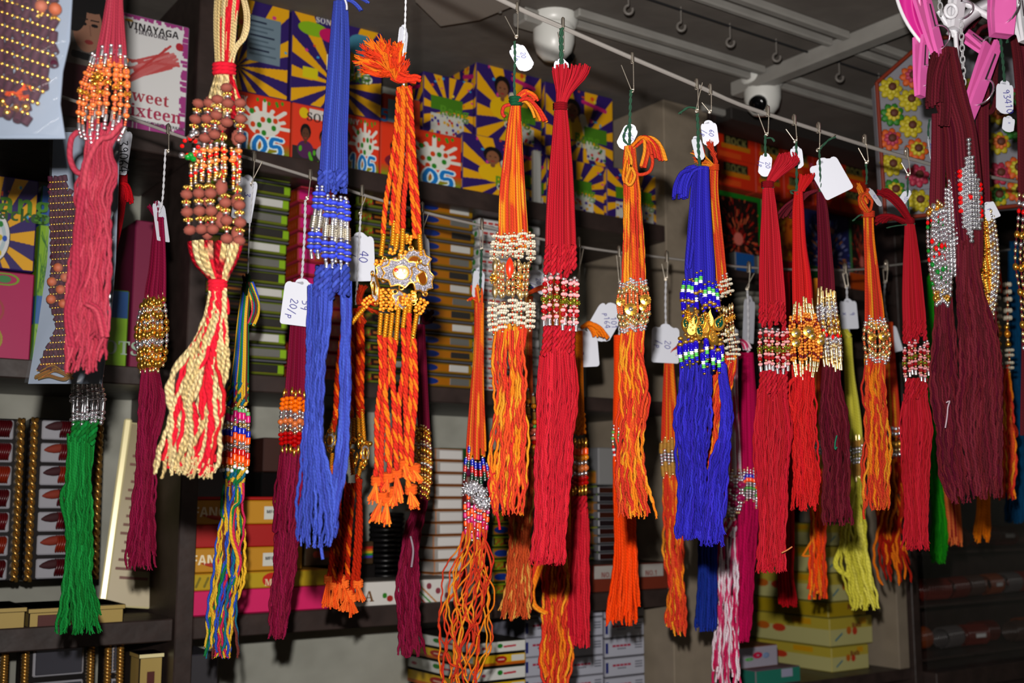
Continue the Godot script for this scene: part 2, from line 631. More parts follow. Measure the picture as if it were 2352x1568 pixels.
func smooth_px(pts: Array, step := 8.0) -> Array:
	var out := []
	var m := pts.size()
	for i in m - 1:
		var p0: Vector2 = pts[maxi(i - 1, 0)]
		var p1: Vector2 = pts[i]
		var p2: Vector2 = pts[i + 1]
		var p3: Vector2 = pts[mini(i + 2, m - 1)]
		var k := maxi(1, int(p1.distance_to(p2) / step))
		for q in k: out.append(p1.cubic_interpolate(p2, p0, p3, q / float(k)))
	out.append(pts[-1])
	return out

func vv(a: Array) -> Array:
	# a flat list of x, y pairs as points
	var out := []
	for i in range(0, a.size(), 2): out.append(Vector2(a[i], a[i + 1]))
	return out

func strand(nm: String, pts: Array, rad: float, c: Color, o := {}) -> Node:
	# one thread along photo points; n > 1 lays several side by side
	var t := TB.new()
	var s := cd / F
	var n: int = o.get("n", 1)
	var spread: float = o.get("spread", 0.0)
	var pal: Array = o.get("pal", [c])
	for i in n:
		var q: Array = smooth_px(pts, 4.0)
		var p := PackedVector3Array()
		var col := PackedColorArray()
		var zo := rr(-.6, .6) * spread if n > 1 else 0.0
		var wv: float = o.get("wave", 1.2 if n > 3 else 0.0)
		var off := Vector2(rr(-1, 1), rr(-.4, .4)) * spread if n > 1 else Vector2.ZERO
		var ph := rr(0, 6)
		var longer := rr(-.2, .1) if o.get("fan", false) else 0.0
		for j in q.size():
			var e: Vector2 = q[j] + (q[j] - q[0]) * longer + off * (1.0 if not o.get("fan", false) else j / float(q.size()) * 1.0) + Vector2(sin(j * .17 + ph), cos(j * .15 + ph)) * wv
			p.append(L(e.x, e.y, s * (float(o.get("z", 4.0)) + zo * (1.0 if j > 0 else .8) + sin(j * .13 + ph * 2.0) * wv)))
			col.append(shade(pal, o.get("mix", 0.0), i, e.y) if o.has("pal") else c)
		t.tube(p, pf(rad * s * (rr(.85, 1.1) if n > 1 else 1.0)), col, o.get("sides", 6))
	return part(cur, nm, t.mesh(), o.get("mat", yarn), n > 2)

func cord(nm: String, pts: Array, rad: float, cols: Array, z := 0.0, pitch := 5.5) -> Node:
	# three plies laid round each other
	var t := TB.new()
	var s := cd / F
	var q: Array = smooth_px(pts, 5.0)
	var ph := rr(0, 6)
	for i in 3:
		var p := PackedVector3Array()
		var run := 0.0
		for j in q.size():
			var e: Vector2 = q[j]
			var tg: Vector2 = (q[mini(j + 1, q.size() - 1)] - q[maxi(j - 1, 0)]).normalized()
			if j: run += e.distance_to(q[j - 1])
			var an := TAU * run / (rad * 2 * pitch * .62) + TAU * i / 3 + ph
			var off := Vector2(-tg.y, tg.x) * cos(an) * rad * .48
			p.append(L(e.x + off.x, e.y + off.y, s * (z + sin(an) * rad * .48)))
		t.tube(p, pf(rad * s * .58), one(lin(cols[i])), 6)
	return part(cur, nm, t.mesh(), yarn)

func braids(nm: String, rows: Array, n: int, rad: float, c: Color, o := {}) -> Node:
	# small two-strand twists that lead from the threads to the beads
	var t := TB.new()
	var s := cd / F
	for i in n:
		var sx := -.9 + 1.8 * (i + .5) / n + rr(-.05, .05)
		var ph := rr(0, 6)
		var z: float = ip(rows, rows[0][0]).y * .5 * sqrt(maxf(0.0, 1.0 - sx * sx)) * rr(.1, 1.0)
		var ye: float = rows[-1][0] - rr(0, o.get("rag", 10.0))
		var pal: Array = o.get("pal", [c])
		for k in 2:
			var p := PackedVector3Array()
			var y0: float = rows[0][0]
			var m := int((ye - y0) / 4.0)
			for q in m + 1:
				var y := lerpf(y0, ye, q / float(m))
				var w := ip(rows, y)
				var an := y * .22 + ph + PI * k
				p.append(L(w.x + w.y * sx + cos(an) * rad * .85, y, s * (z + sin(an) * rad * .85)))
			t.tube(p, pf(rad * s), one(lin(pal[(i + k) % pal.size()]) * rr(.85, 1.05)), 6)
	return part(cur, nm, t.mesh(), yarn, true)

func beads(rows: Array, n: int, spec: String, o := {}):
	# n strings of beads side by side inside an outline; small seeds are gathered, larger beads are parts
	var s := cd / F
	var k: float = o.get("k", 1.0) * cd
	var toks := spec.split(" ", false)
	var y0: float = rows[0][0]
	var y1: float = rows[-1][0]
	var depth: float = o.get("depth", .6)
	var stag: float = o.get("stag", 10.0)
	var small := {}
	var big: float = o.get("big", 9.0)
	var total := 0.0
	for c in toks: total += BE[c][3] * o.get("k", 1.0)
	var wire := TB.new()
	for j in n:
		var sx := 0.0 if n == 1 else -.93 + 1.86 * j / (n - 1)
		sx += rr(-.05, .05)
		var off := rr(-stag, stag)
		var ya := y0 + stag + off
		var yb := y1 - stag + off
		var sc := (yb - ya) / total
		var y := ya
		var zf := sqrt(maxf(0.0, 1.0 - sx * sx * .95)) * rr(.55, 1.0)
		var p := PackedVector3Array()
		for ci in toks.size():
			var c := toks[ci]
			var hh: float = BE[c][3] * o.get("k", 1.0) * sc
			var ym := y + hh * .5
			var w := ip(rows, ym)
			var w2 := ip(rows, ym + 4)
			var x := w.x + w.y * sx
			var slope := (w2.x + w2.y * sx - x) / 4.0
			var at := L(x, ym, s * (w.y * depth * zf + float(o.get("z", 0.0))))
			p.append(at)
			var squash := clampf(sc, .7, 1.5)
			var xf := Transform3D(Basis(Vector3.BACK, atan(slope)) * Basis(Vector3.UP, rr(0, 6)) * Basis().scaled(Vector3(BE[c][2], BE[c][3] * squash, BE[c][2]) * k / F), at)
			if BE[c][2] * o.get("k", 1.0) >= big:
				part(cur, BE[c][4], BM[BE[c][0]], BE[c][1]).transform = xf
			else:
				if not small.has(c): small[c] = []
				small[c].append(xf)
			y += hh
		wire.tube(p, pf(2.2 * s), one(lin(o.get("line", Color(.5, .2, .1)))), 4)
	part(cur, "bead_strings", wire.mesh(), yarn, true)
	for c in small:
		var mm := MultiMesh.new()
		mm.transform_format = MultiMesh.TRANSFORM_3D
		mm.mesh = BM[BE[c][0]]
		mm.instance_count = small[c].size()
		for i in small[c].size(): mm.set_instance_transform(i, small[c][i])
		var mi := MultiMeshInstance3D.new()
		mi.name = BE[c][4] + "s"
		mi.multimesh = mm
		mi.material_override = BE[c][1]
		mi.set_meta("kind", "stuff")
		cur.add_child(mi, true)

func knot(px: float, py: float, w: float, h: float, c: Color, nm := "knot"):
	var t := TB.new()
	var s := cd / F
	for i in 3:
		var p := PackedVector3Array()
		for j in 13:
			var a := TAU * j / 12
			p.append(L(px + cos(a) * w * .5, py + (i - 1) * h * .33 + sin(a) * h * .12, s * sin(a) * w * .5))
		t.tube(p, pf(h * .26 * s), one(lin(c)), 6)
	part(cur, nm, t.mesh(), yarn)

func burst(nm: String, cx: float, cy: float, rx: float, ry: float, n: int, rad: float, pal: Array, o := {}):
	# a tuft: clumps of cut fibres curling out of one point
	var t := TB.new()
	var s := cd / F
	var b := Vector2(o.get("bx", cx), o.get("by", cy))
	rad *= .55
	var clumps := maxi(4, n / 7)
	for i in clumps:
		var a := rr(0, TAU)
		var r := sqrt(rr(.1, .75))
		var e := Vector2(cx + cos(a) * rx * r, cy + sin(a) * ry * r)
		var side := Vector2(-(e - b).y, (e - b).x).normalized() * rr(-1, 1) * minf(rx, ry) * .5
		var z := rr(-.3, .8) * minf(rx, ry) * s
		var c := shade(pal, .8, i, e.y)
		for k in 16:
			var out := (e - b).normalized().rotated(rr(-.9, .9)) * rr(.15, .45) * minf(rx, ry)
			var m1 := b.lerp(e, .55) + side + Vector2(rr(-1, 1), rr(-1, 1)) * 3.0
			var m2 := e + Vector2(rr(-1, 1), rr(-1, 1)) * minf(rx, ry) * .14
			var m3 := m2 + out
			var p := PackedVector3Array()
			for q in 7:
				var f := q / 6.0
				var w := b.bezier_interpolate(m1, m2, m3, f)
				p.append(L(w.x, w.y, z * f + s * (sin(f * 3 + k) * 3.0 + (k % 5) * 1.5)))
			t.tube(p, pf([rad * s * 1.1, rad * s, rad * s, rad * s, rad * s, rad * s * .9, rad * s * .5]), one(c * rr(.8, 1.15)), 4)
	part(cur, nm, t.mesh(), yarn, true)

# ---------- pins, tags, strings ----------
func rope_h(px: float, rope: Array) -> float:
	for i in rope.size() - 1:
		if px <= rope[i + 1].x: return lerpf(rope[i].y, rope[i + 1].y, (px - rope[i].x) / (rope[i + 1].x - rope[i].x))
	return rope[-1].y

func pin(px: float, py: float, v: float, kx: float, ky: float, ox: float, oy: float, of_what: String):
	# hooked over the line at (px, py), coil at (kx, ky), free point at (ox, oy)
	var keep := [cur, cd]
	cd = dist(px, py, v)
	cur = thing("safety_pin", "open steel safety pin holding the " + of_what, "safety pin", W(px, py, cd), "safety pins on the lines")
	var s := cd / F
	var r := 1.35
	var t := TB.new()
	var p := PackedVector3Array([L(px, py - 4, 5 * s)])
	for q in 5: p.append(L(lerpf(px + 2, kx + 3, q / 4.0), lerpf(py + 2, ky, q / 4.0), 5 * s))
	for q in 16:
		var a := -q * TAU / 8.0
		p.append(L(kx + 3.4 * cos(a), ky + 3.4 + 3.4 * sin(a), (4 - q * .28) * s))
	for q in 5: p.append(L(lerpf(kx - 2, ox, q / 4.0), lerpf(ky + 1, oy, q / 4.0), 1 * s))
	t.tube(p, pf(r * s), one(Color.WHITE), 6)
	part(cur, "wire", t.mesh(), M.steel)
	var c := TB.new()
	var arc := PackedVector3Array()
	for q in 9:   # the clasp, folded over the line
		var a := PI * q / 8.0
		arc.append(L(px, py - 6 - 8 * sin(a), (-6.5 * cos(a)) * s))
	arc.append(L(px, py + 9, 7 * s))
	arc.insert(0, L(px, py + 8, -6.5 * s))
	c.tube(arc, pf(4.2 * s), one(Color.WHITE), 8, .45)
	part(cur, "clasp", c.mesh(), M.steel)
	cur = keep[0]
	cd = keep[1]

func tag_shape(w: float, h: float, big: bool, hole: bool) -> PackedVector2Array:
	# hole at the origin, body hanging below it (y up, pixels)
	var p := PackedVector2Array()
	var tw := w * (.2 if big else .28)
	var sh := h * (.2 if big else .27)
	var top := h * .1
	var arc := func(c: Vector2, r: Vector2, a0: float, a1: float, n: int):
		for i in n + 1:
			var a := deg_to_rad(lerpf(a0, a1, i / float(n)))
			p.append(c + Vector2(cos(a) * r.x, sin(a) * r.y))
	arc.call(Vector2(0, top - tw * .7), Vector2(tw, tw * .7), 180, 20, 6)
	var y := top - sh
	arc.call(Vector2(w * .36, y), Vector2(w * .14, sh * .55), 120, 0, 4)
	var bot := top - h
	if big:
		arc.call(Vector2(w * .42, bot + w * .08), Vector2(w * .08, w * .08), 0, -90, 3)
		arc.call(Vector2(-w * .42, bot + w * .08), Vector2(w * .08, w * .08), -90, -180, 3)
	else:
		p.append(Vector2(w * .5, bot + h * .17))
		p.append(Vector2(w * .42, bot + h * .1))
		arc.call(Vector2(0, bot + h * .1), Vector2(w * .34, h * .1), -15, -165, 6)
		p.append(Vector2(-w * .42, bot + h * .1))
		p.append(Vector2(-w * .5, bot + h * .17))
	arc.call(Vector2(-w * .36, y), Vector2(w * .14, sh * .55), 180, 60, 4)
	if hole:   # a slit leads from the edge to the hole
		var r := h * .035
		p.append(Vector2(-tw * .99, top - tw * .72))
		for i in 11:
			var a := PI - TAU * i / 10.0
			p.append(Vector2(cos(a) * r, sin(a) * r))
		p.append(Vector2(-tw * .99, top - tw * .721))
	return p

const INK := {
	"0": [[.3, 0, .08, .2, .05, .6, .25, 1, .5, .8, .55, .4, .3, 0]], "1": [[.1, .75, .32, 1, .3, 0]], "2": [[.05, .8, .25, 1, .5, .8, .3, .4, .05, 0, .6, .02]],
	"3": [[.05, .95, .5, .98, .25, .55, .55, .35, .4, .05, .05, .05]], "4": [[.4, 0, .4, 1, .02, .35, .6, .35]], "5": [[.55, 1, .15, 1, .1, .58, .45, .6, .5, .2, .1, .0]],
	"6": [[.45, 1, .12, .6, .08, .2, .35, 0, .52, .25, .3, .45, .1, .3]], "9": [[.5, .75, .3, 1, .08, .75, .28, .52, .5, .75, .42, 0]], "7": [[.05, 1, .55, 1, .25, 0]],
	"/": [[.05, -.2, .5, 1.1]], "p": [[.1, -.35, .15, .55], [.15, .4, .4, .55, .5, .3, .3, .1, .13, .2]], "x": [[.05, 0, .5, .7], [.05, .7, .5, 0]], "-": [[.05, .5, .5, .5]], " ": [],
}

func ink_tubes(t: TB, txt: String, size: float, rad: float, xf: Transform3D):
	var x := 0.0
	for ch in txt:
		for st in INK.get(ch, []):
			var q: Array = smooth_px(vv(st), .12)
			var p := PackedVector3Array()
			for e in q: p.append(xf * Vector3((e.x + x) * size, (e.y - .5) * size, 0))
			t.tube(p, pf(rad), one(Color.WHITE), 4, .35)
		x += .72

func tag(px: float, py: float, d: float, w: float, h: float, ang: float, txt: Array, label: String, o := {}):
	# a price card whose hole is at (px, py); ang turns it clockwise in the picture, yaw turns it about its height
	var s := d / F
	var n := thing("price_tag", label, "price tag", W(px, py, d), "")
	n.basis = Basis(Vector3.BACK, -deg_to_rad(ang)) * Basis(Vector3.UP, deg_to_rad(o.get("yaw", 8.0)))
	var sh := tag_shape(w * s, h * s, o.get("big", false), true)
	var tri := Geometry2D.triangulate_polygon(sh)
	if tri.is_empty():
		sh = tag_shape(w * s, h * s, o.get("big", false), false)
		tri = Geometry2D.triangulate_polygon(sh)
	part(n, "card", extrude(sh, .0005, tri), M.tag_card)
	if txt:
		var t := TB.new()
		var fs: float = o.get("fs", h * .2) * s
		for i in txt.size():
			var at := Vector3(o.get("tx", w * .08) * s - i * fs * 1.5, (-h * o.get("ty", .28)) * s, .0006)
			ink_tubes(t, txt[i], fs, fs * .055, Transform3D(Basis(Vector3.BACK, deg_to_rad(o.get("ta", -90.0))), at))
		part(n, "handwriting", t.mesh(), o.get("ink", M.ink))

func tie(pts: Array, rad := 2.0, mat := "green_thread", nm := "hanging_thread"):
	# the thread a bundle hangs by: two plies twisted
	var t := TB.new()
	var s := cd / F
	var q: Array = smooth_px(vv(pts), 4.0)
	for i in 2:
		var p := PackedVector3Array()
		for j in q.size():
			var a := j * .9 + PI * i
			p.append(L(q[j].x + cos(a) * rad * .55, q[j].y, s * (3.0 + sin(a) * rad * .55)))
		t.tube(p, pf(rad * .7 * s), one(Color.WHITE), 5)
	part(cur, nm, t.mesh(), M[mat])

func dcol(h: String) -> Color:
	return Color.html(h)

# ---------- the room ----------
func ubox(u0: float, u1: float, v0: float, v1: float, h0: float, h1: float) -> Array:
	# a box along the room's axes: size and place of the middle of its base
	return [Vector3(u1 - u0, h1 - h0, v1 - v0), Transform3D(Basis(Vector3.UP, TURN), uvh((u0 + u1) * .5, (v0 + v1) * .5, h0))]

func slab(nm: String, mat: Material, u0: float, u1: float, v0: float, v1: float, h0: float, h1: float, b := .002):
	var q := ubox(u0, u1, v0, v1, h0, h1)
	return struct(nm, dress(bevel_box(q[0], b), mat, mat, mat), null, q[1])

func added_fill_tube(u: float, v: float):  # an unseen fitting, added only to lift the dark parts
	var n := thing("added_fill_tube", "added fill tube under the ceiling, unseen behind the camera, at %s" % ("the left" if u < 1 else "the right"), "lamp", uvh(u, v, 2.36))
	n.rotation.y = TURN
	var base := part(n, "housing", dress(bevel_box(Vector3(1.2, .045, .06)), mc(Color(.8, .8, .8)), mc(Color(.8, .8, .8)), mc(Color(.8, .8, .8))))
	base.position = Vector3(0, .012, 0)
	var em := mt("fill_glow", Color.WHITE, .5)
	em.emission_enabled = true
	em.emission = Color(1, .97, .92)
	em.emission_energy_multiplier = 1.5
	var tb := TB.new()
	tb.tube(PackedVector3Array([Vector3(-.58, -.012, 0), Vector3(.58, -.012, 0)]), pf(.014), one(Color.WHITE), 10)
	part(n, "fill_tube", tb.mesh(), em)
	var a := AreaLight3D.new()
	a.name = "fill_tube_light"
	a.area_size = Vector2(1.15, .03)
	a.light_energy = .6
	a.light_color = Color(1, .97, .93)
	a.area_normalize_energy = true
	a.area_range = 9.0
	a.shadow_enabled = true
	a.rotation.x = -PI / 2
	a.position.y = -.03
	n.add_child(a)

func room():
	slab("floor", M.floor_tile, -2.4, 5.2, -2.7, 3.0, -.1, 0)
	slab("ceiling", M.ceiling_paint, -2.4, 5.2, -2.7, 3.0, 2.43, 2.55)
	slab("wall_back", M.plaster, -2.4, 5.2, 2.6, 2.72, 0, 2.43)
	slab("wall_back_panel", M.plaster, -2.3, 2.0, 2.301, 2.34, 0, 2.43)
	slab("wall_back_panel", M.laminate, 2.7, 5.1, 2.301, 2.34, 0, 2.43)
	slab("wall_front", M.plaster, -2.4, 5.2, -2.7, -2.6, 0, 2.43)
	slab("wall_left", M.plaster, -2.4, -2.3, -2.6, 2.6, 0, 2.43)
	slab("wall_right", M.plaster, 5.1, 5.2, -2.6, 2.6, 0, 2.43)
	# the shelving: uprights, boards and the painted pillar
	var lam: Material = M.laminate
	slab("trim_upright", lam, .668, .70, 1.98, 2.3, 0, 2.43)
	slab("trim_upright", lam, -.62, -.59, 1.98, 2.3, 0, 2.43)
	slab("pillar", M.pillar_paint, 1.835, 1.985, 1.985, 2.3, 0, 2.43)
	slab("trim_pillar_edge", lam, 1.987, 2.012, 1.98, 2.3, 1.6, 2.43)
	for h in [[2.07, 2.11], [1.65, 1.682], [1.21, 1.248]]:
		slab("shelf", lam, -.588, .666, 1.985, 2.3, h[0], h[1])
		slab("shelf", lam, .702, 1.833, 1.985, 2.3, h[0], h[1])
	slab("shelf", lam, -.588, 1.833, 1.985, 2.3, .80, .835)
	slab("shelf", lam, 2.014, 2.70, 1.985, 2.6, .97, 1.0)
	slab("shelf", lam, 2.014, 2.70, 1.985, 2.6, 2.0, 2.03)
	slab("shelf", lam, 2.014, 2.70, 1.985, 2.6, 1.835, 1.86)
	slab("shelf", lam, 2.014, 2.70, 2.05, 2.6, 1.60, 1.625)
	slab("wall_side_cream", M.pillar_paint, 2.655, 2.70, 1.985, 2.3, 1.0, 1.6)
	slab("trim_upright", lam, 2.702, 2.735, 1.97, 2.3, 0, 2.43)
	slab("trim_cabinet_base", lam, 2.737, 4.6, 1.93, 2.3, .94, .99)
	slab("trim_cabinet_top", lam, 2.737, 4.6, 1.97, 2.3, 2.20, 2.24)
	slab("trim_cabinet_front", lam, 2.737, 4.6, 1.97, 1.99, 0, .94)
	slab("trim_dark_band", mt("dark_band", Color(.13, .11, .1), .7), 2.014, 4.6, 1.93, 2.03, 2.40, 2.43)  # thin dark strip put in for the dark band under the ceiling
	# the panes of the cabinet
	for i in 2:
		var q := ubox(2.74 + i * .66, 3.39 + i * .66, 1.955, 1.96, .991, 2.235)
		var g := dress(bevel_box(q[0], .001), M.pane_clear, M.pane_clear, M.pane_clear)
		var p := thing("sliding_pane", "clear sliding glass pane of the dark cabinet, %s" % ("beside the cream side wall" if i == 0 else "the farther one at the right"), "glass pane", q[1].origin)
		p.rotation.y = TURN
		part(p, "pane", g)

func ceiling_things():
	# painted strips that run along the ceiling
	for e in [[1.455, 1.475], [1.50, 1.515], [1.69, 1.71], [1.735, 1.75], [1.95, 1.965], [1.22, 1.24], [1.27, 1.285]]:
		if e[0] < 1.9: slab("trim_ceiling_strip", M.strip_paint, 1.34 if e[0] > 1.6 else .9, 1.88, e[0], e[1], 2.413, 2.43, .003)
		slab("trim_ceiling_strip", M.strip_paint, 1.94, 4.4, e[0], e[1], 2.413, 2.43, .003)
	var q := ubox(1.885, 1.925, .9, 1.81, 2.395, 2.43)
	struct("trim_ceiling_beam", dress(bevel_box(q[0], .004), M.strip_paint, M.strip_paint, M.strip_paint), null, q[1])
	var cm: Material = mt("black_cable", Color(.08, .08, .09), .7)
	var t := TB.new()
	var pts := PackedVector3Array()
	for i in 25:
		var u := .9 + i * .1
		pts.append(uvh(u, 1.575, 2.424) - uvh(.9, 1.575, 2.42))
	t.tube(pts, pf(.0025), one(Color.WHITE), 6)
	var cb := thing("cable", "thin black cable clipped along the grey ceiling between the strips", "cable", uvh(.9, 1.575, 2.42))
	part(cb, "wire", t.mesh(), cm)
	var us := [1.37, 1.508, 1.646, 1.785, 1.99, 2.13, 2.27, 2.41]
	for i in us.size():
		var v := 1.575
		var n := thing("ceiling_hook", "small grey ceiling hook, %s in the row under the strips" % ["first from the left", "second from the left", "third from the left", "last before the crossing beam", "first beyond the crossing beam", "second beyond the crossing beam", "third beyond the crossing beam", "fourth beyond the crossing beam"][i], "hook", uvh(us[i], v, 2.43), "hooks along the ceiling")
		var st := TB.new()
		st.tube(PackedVector3Array([Vector3.ZERO, Vector3(0, -.032, 0)]), pf(.0022), one(Color.WHITE), 6)
		part(n, "stem", st.mesh(), mt("hook_grey", Color(.4, .38, .36), .5))
		var hk := TB.new()
		var hp := PackedVector3Array()
		for j in 12:
			var a := PI * .5 + j / 11.0 * PI * 1.6
			hp.append(Vector3(cos(a) * .008, -.041 + sin(a) * .009, 0))
		hk.tube(hp, pf(.0032), one(Color.WHITE), 6)
		part(n, "hook_ring", hk.mesh(), M.hook_grey)
	dome_camera(on_h(1750, 178, 2.43), "white dome security camera with a black lens below the crossing beam", Vector3(-.45, -.5, .75))
	dome_camera(on_h(1272, 40, 2.43), "white dome security camera turned away, behind the upper clear line", Vector3(.6, -.6, -.5))
	# the grey plate that hangs just under the ceiling
	var at := on_h(1090, 30, 2.40)
	var pl := PackedVector2Array()
	for e in [[955, 0], [1012, 56], [1100, 42], [1192, 4], [1200, -50], [940, -60]]:
		var d := on_h(e[0], e[1], 2.40) - at
		pl.append(Vector2(d.x, -d.z))
	var n := thing("ceiling_plate", "flat grey plate hung just under the ceiling at the top left of the dome camera", "plate", at)
	var m := part(n, "plate", extrude(pl, .008), mt("plate_grey", Color(.52, .49, .46), .6))
	m.rotation.x = -PI / 2
	for e in [Vector3(.05, .015, 0), Vector3(-.05, .015, -.02)]:
		var r := part(n, "hanger_rod", BM.tube, M.hook_grey)
		r.scale = Vector3(.008, .03, .008)
		r.position = e
	var jb := thing("junction_box", "small white junction box on the ceiling beside the dome camera", "junction box", on_h(1215, 28, 2.43))
	jb.rotation.y = TURN
	var b := part(jb, "body", dress(bevel_box(Vector3(.05, .03, .045), .004), M.strip_paint, M.strip_paint, M.strip_paint))
	b.position.y = -.03

func dome_camera(at: Vector3, label: String, look: Vector3):
	var n := thing("security_camera", label, "camera", at)
	var white: Material = mt("camera_white", Color(.82, .82, .8), .35)
	part(n, "mount", from(lathe([[.05, .0], [.05, -.012], [.046, -.02], [.042, -.024], [0, -.024]], 24)), white)
	part(n, "body", from(lathe([[.04, -.02], [.043, -.03], [.042, -.055], [.036, -.075], [.024, -.088], [.0, -.093]], 24)), white)
	var l := Node3D.new()
	l.name = "eye"
	n.add_child(l)
	l.position = Vector3(0, -.055, 0) + look.normalized() * .024
	l.look_at_from_position(n.position + l.position, n.position + l.position + look, Vector3.UP)
	l.position = Vector3(0, -.055, 0) + look.normalized() * .024
	var a := part(l, "lens_ring", from(lathe([[.0, .028], [.014, .028], [.02, .024], [.021, 0], [.02, -.005]], 20)), mt("camera_black", Color(.02, .02, .025), .15))
	a.rotation.x = -PI / 2
	var g := part(l, "lens", BM.ball, mt("lens_glass", Color(.02, .02, .03), .03))
	g.scale = Vector3(.018, .018, .012)
	g.position.z = -.027

# ---------- prints ----------
func canvas(w: int, h: int, c: Color) -> Image:
	var im := Image.create(w, h, false, Image.FORMAT_RGB8)
	im.fill(c)
	return im

func disc(im: Image, cx: float, cy: float, rx: float, ry: float, c: Color):
	for y in range(maxi(0, int(cy - ry)), mini(im.get_height(), int(cy + ry) + 1)):
		for x in range(maxi(0, int(cx - rx)), mini(im.get_width(), int(cx + rx) + 1)):
			if pow((x - cx) / rx, 2) + pow((y - cy) / ry, 2) <= 1.0: im.set_pixel(x, y, c)

func bar(im: Image, a: Vector2, b: Vector2, w: float, c: Color):
	var n := int(a.distance_to(b) / maxf(1.0, w * .35)) + 1
	for i in n + 1:
		var p := a.lerp(b, i / float(n))
		disc(im, p.x, p.y, w * .5, w * .5, c)

func digits(im: Image, txt: String, x: float, y: float, size: float, w: float, c: Color):
	for ch in txt:
		for st in INK[ch]:
			var q: Array = smooth_px(vv(st), .1)
			for i in q.size() - 1:
				bar(im, Vector2(x + q[i].x * size, y + size - q[i].y * size), Vector2(x + q[i + 1].x * size, y + size - q[i + 1].y * size), w, c)
		x += size * .75

func portrait(im: Image, cx: float, cy: float, s: float, skin: Color, hair: Color, top: Color):
	disc(im, cx, cy + s * 1.75, s * 1.25, s * .95, top)
	disc(im, cx, cy - s * .18, s * .8, s * .86, hair)
	bar(im, Vector2(cx, cy + s * .6), Vector2(cx, cy + s * .95), s * .42, skin.darkened(.1))
	disc(im, cx, cy + s * .12, s * .56, s * .72, skin)
	disc(im, cx - s * .22, cy + .02 * s, s * .09, s * .05, hair)
	disc(im, cx + s * .22, cy + .02 * s, s * .09, s * .05, hair)
	disc(im, cx, cy + s * .5, s * .2, s * .07, Color(.6, .15, .15))

func sun_print(seed_: int, cx: float, cy: float, n: int, w := 160, h := 160) -> Image:
	var im := canvas(w, h, Color(.2, .1, .4))
	var yl := Color(.88, .64, .04)
	var pu := Color(.17, .09, .38)
	for y in h:
		for x in w:
			var a := atan2(y - cy * h, x - cx * w) + seed_ * .13
			im.set_pixel(x, y, yl if fposmod(a / TAU * n, 1.0) < .5 else pu)
	for i in 14:
		disc(im, rng.randf() * w, rng.randf() * h * .5, rr(2, 5), rr(2, 5), [Color(.8, .2, .5), Color(.2, .6, .8), Color(.9, .8, .2), Color(.85, .3, .1)][i % 4])
	return im

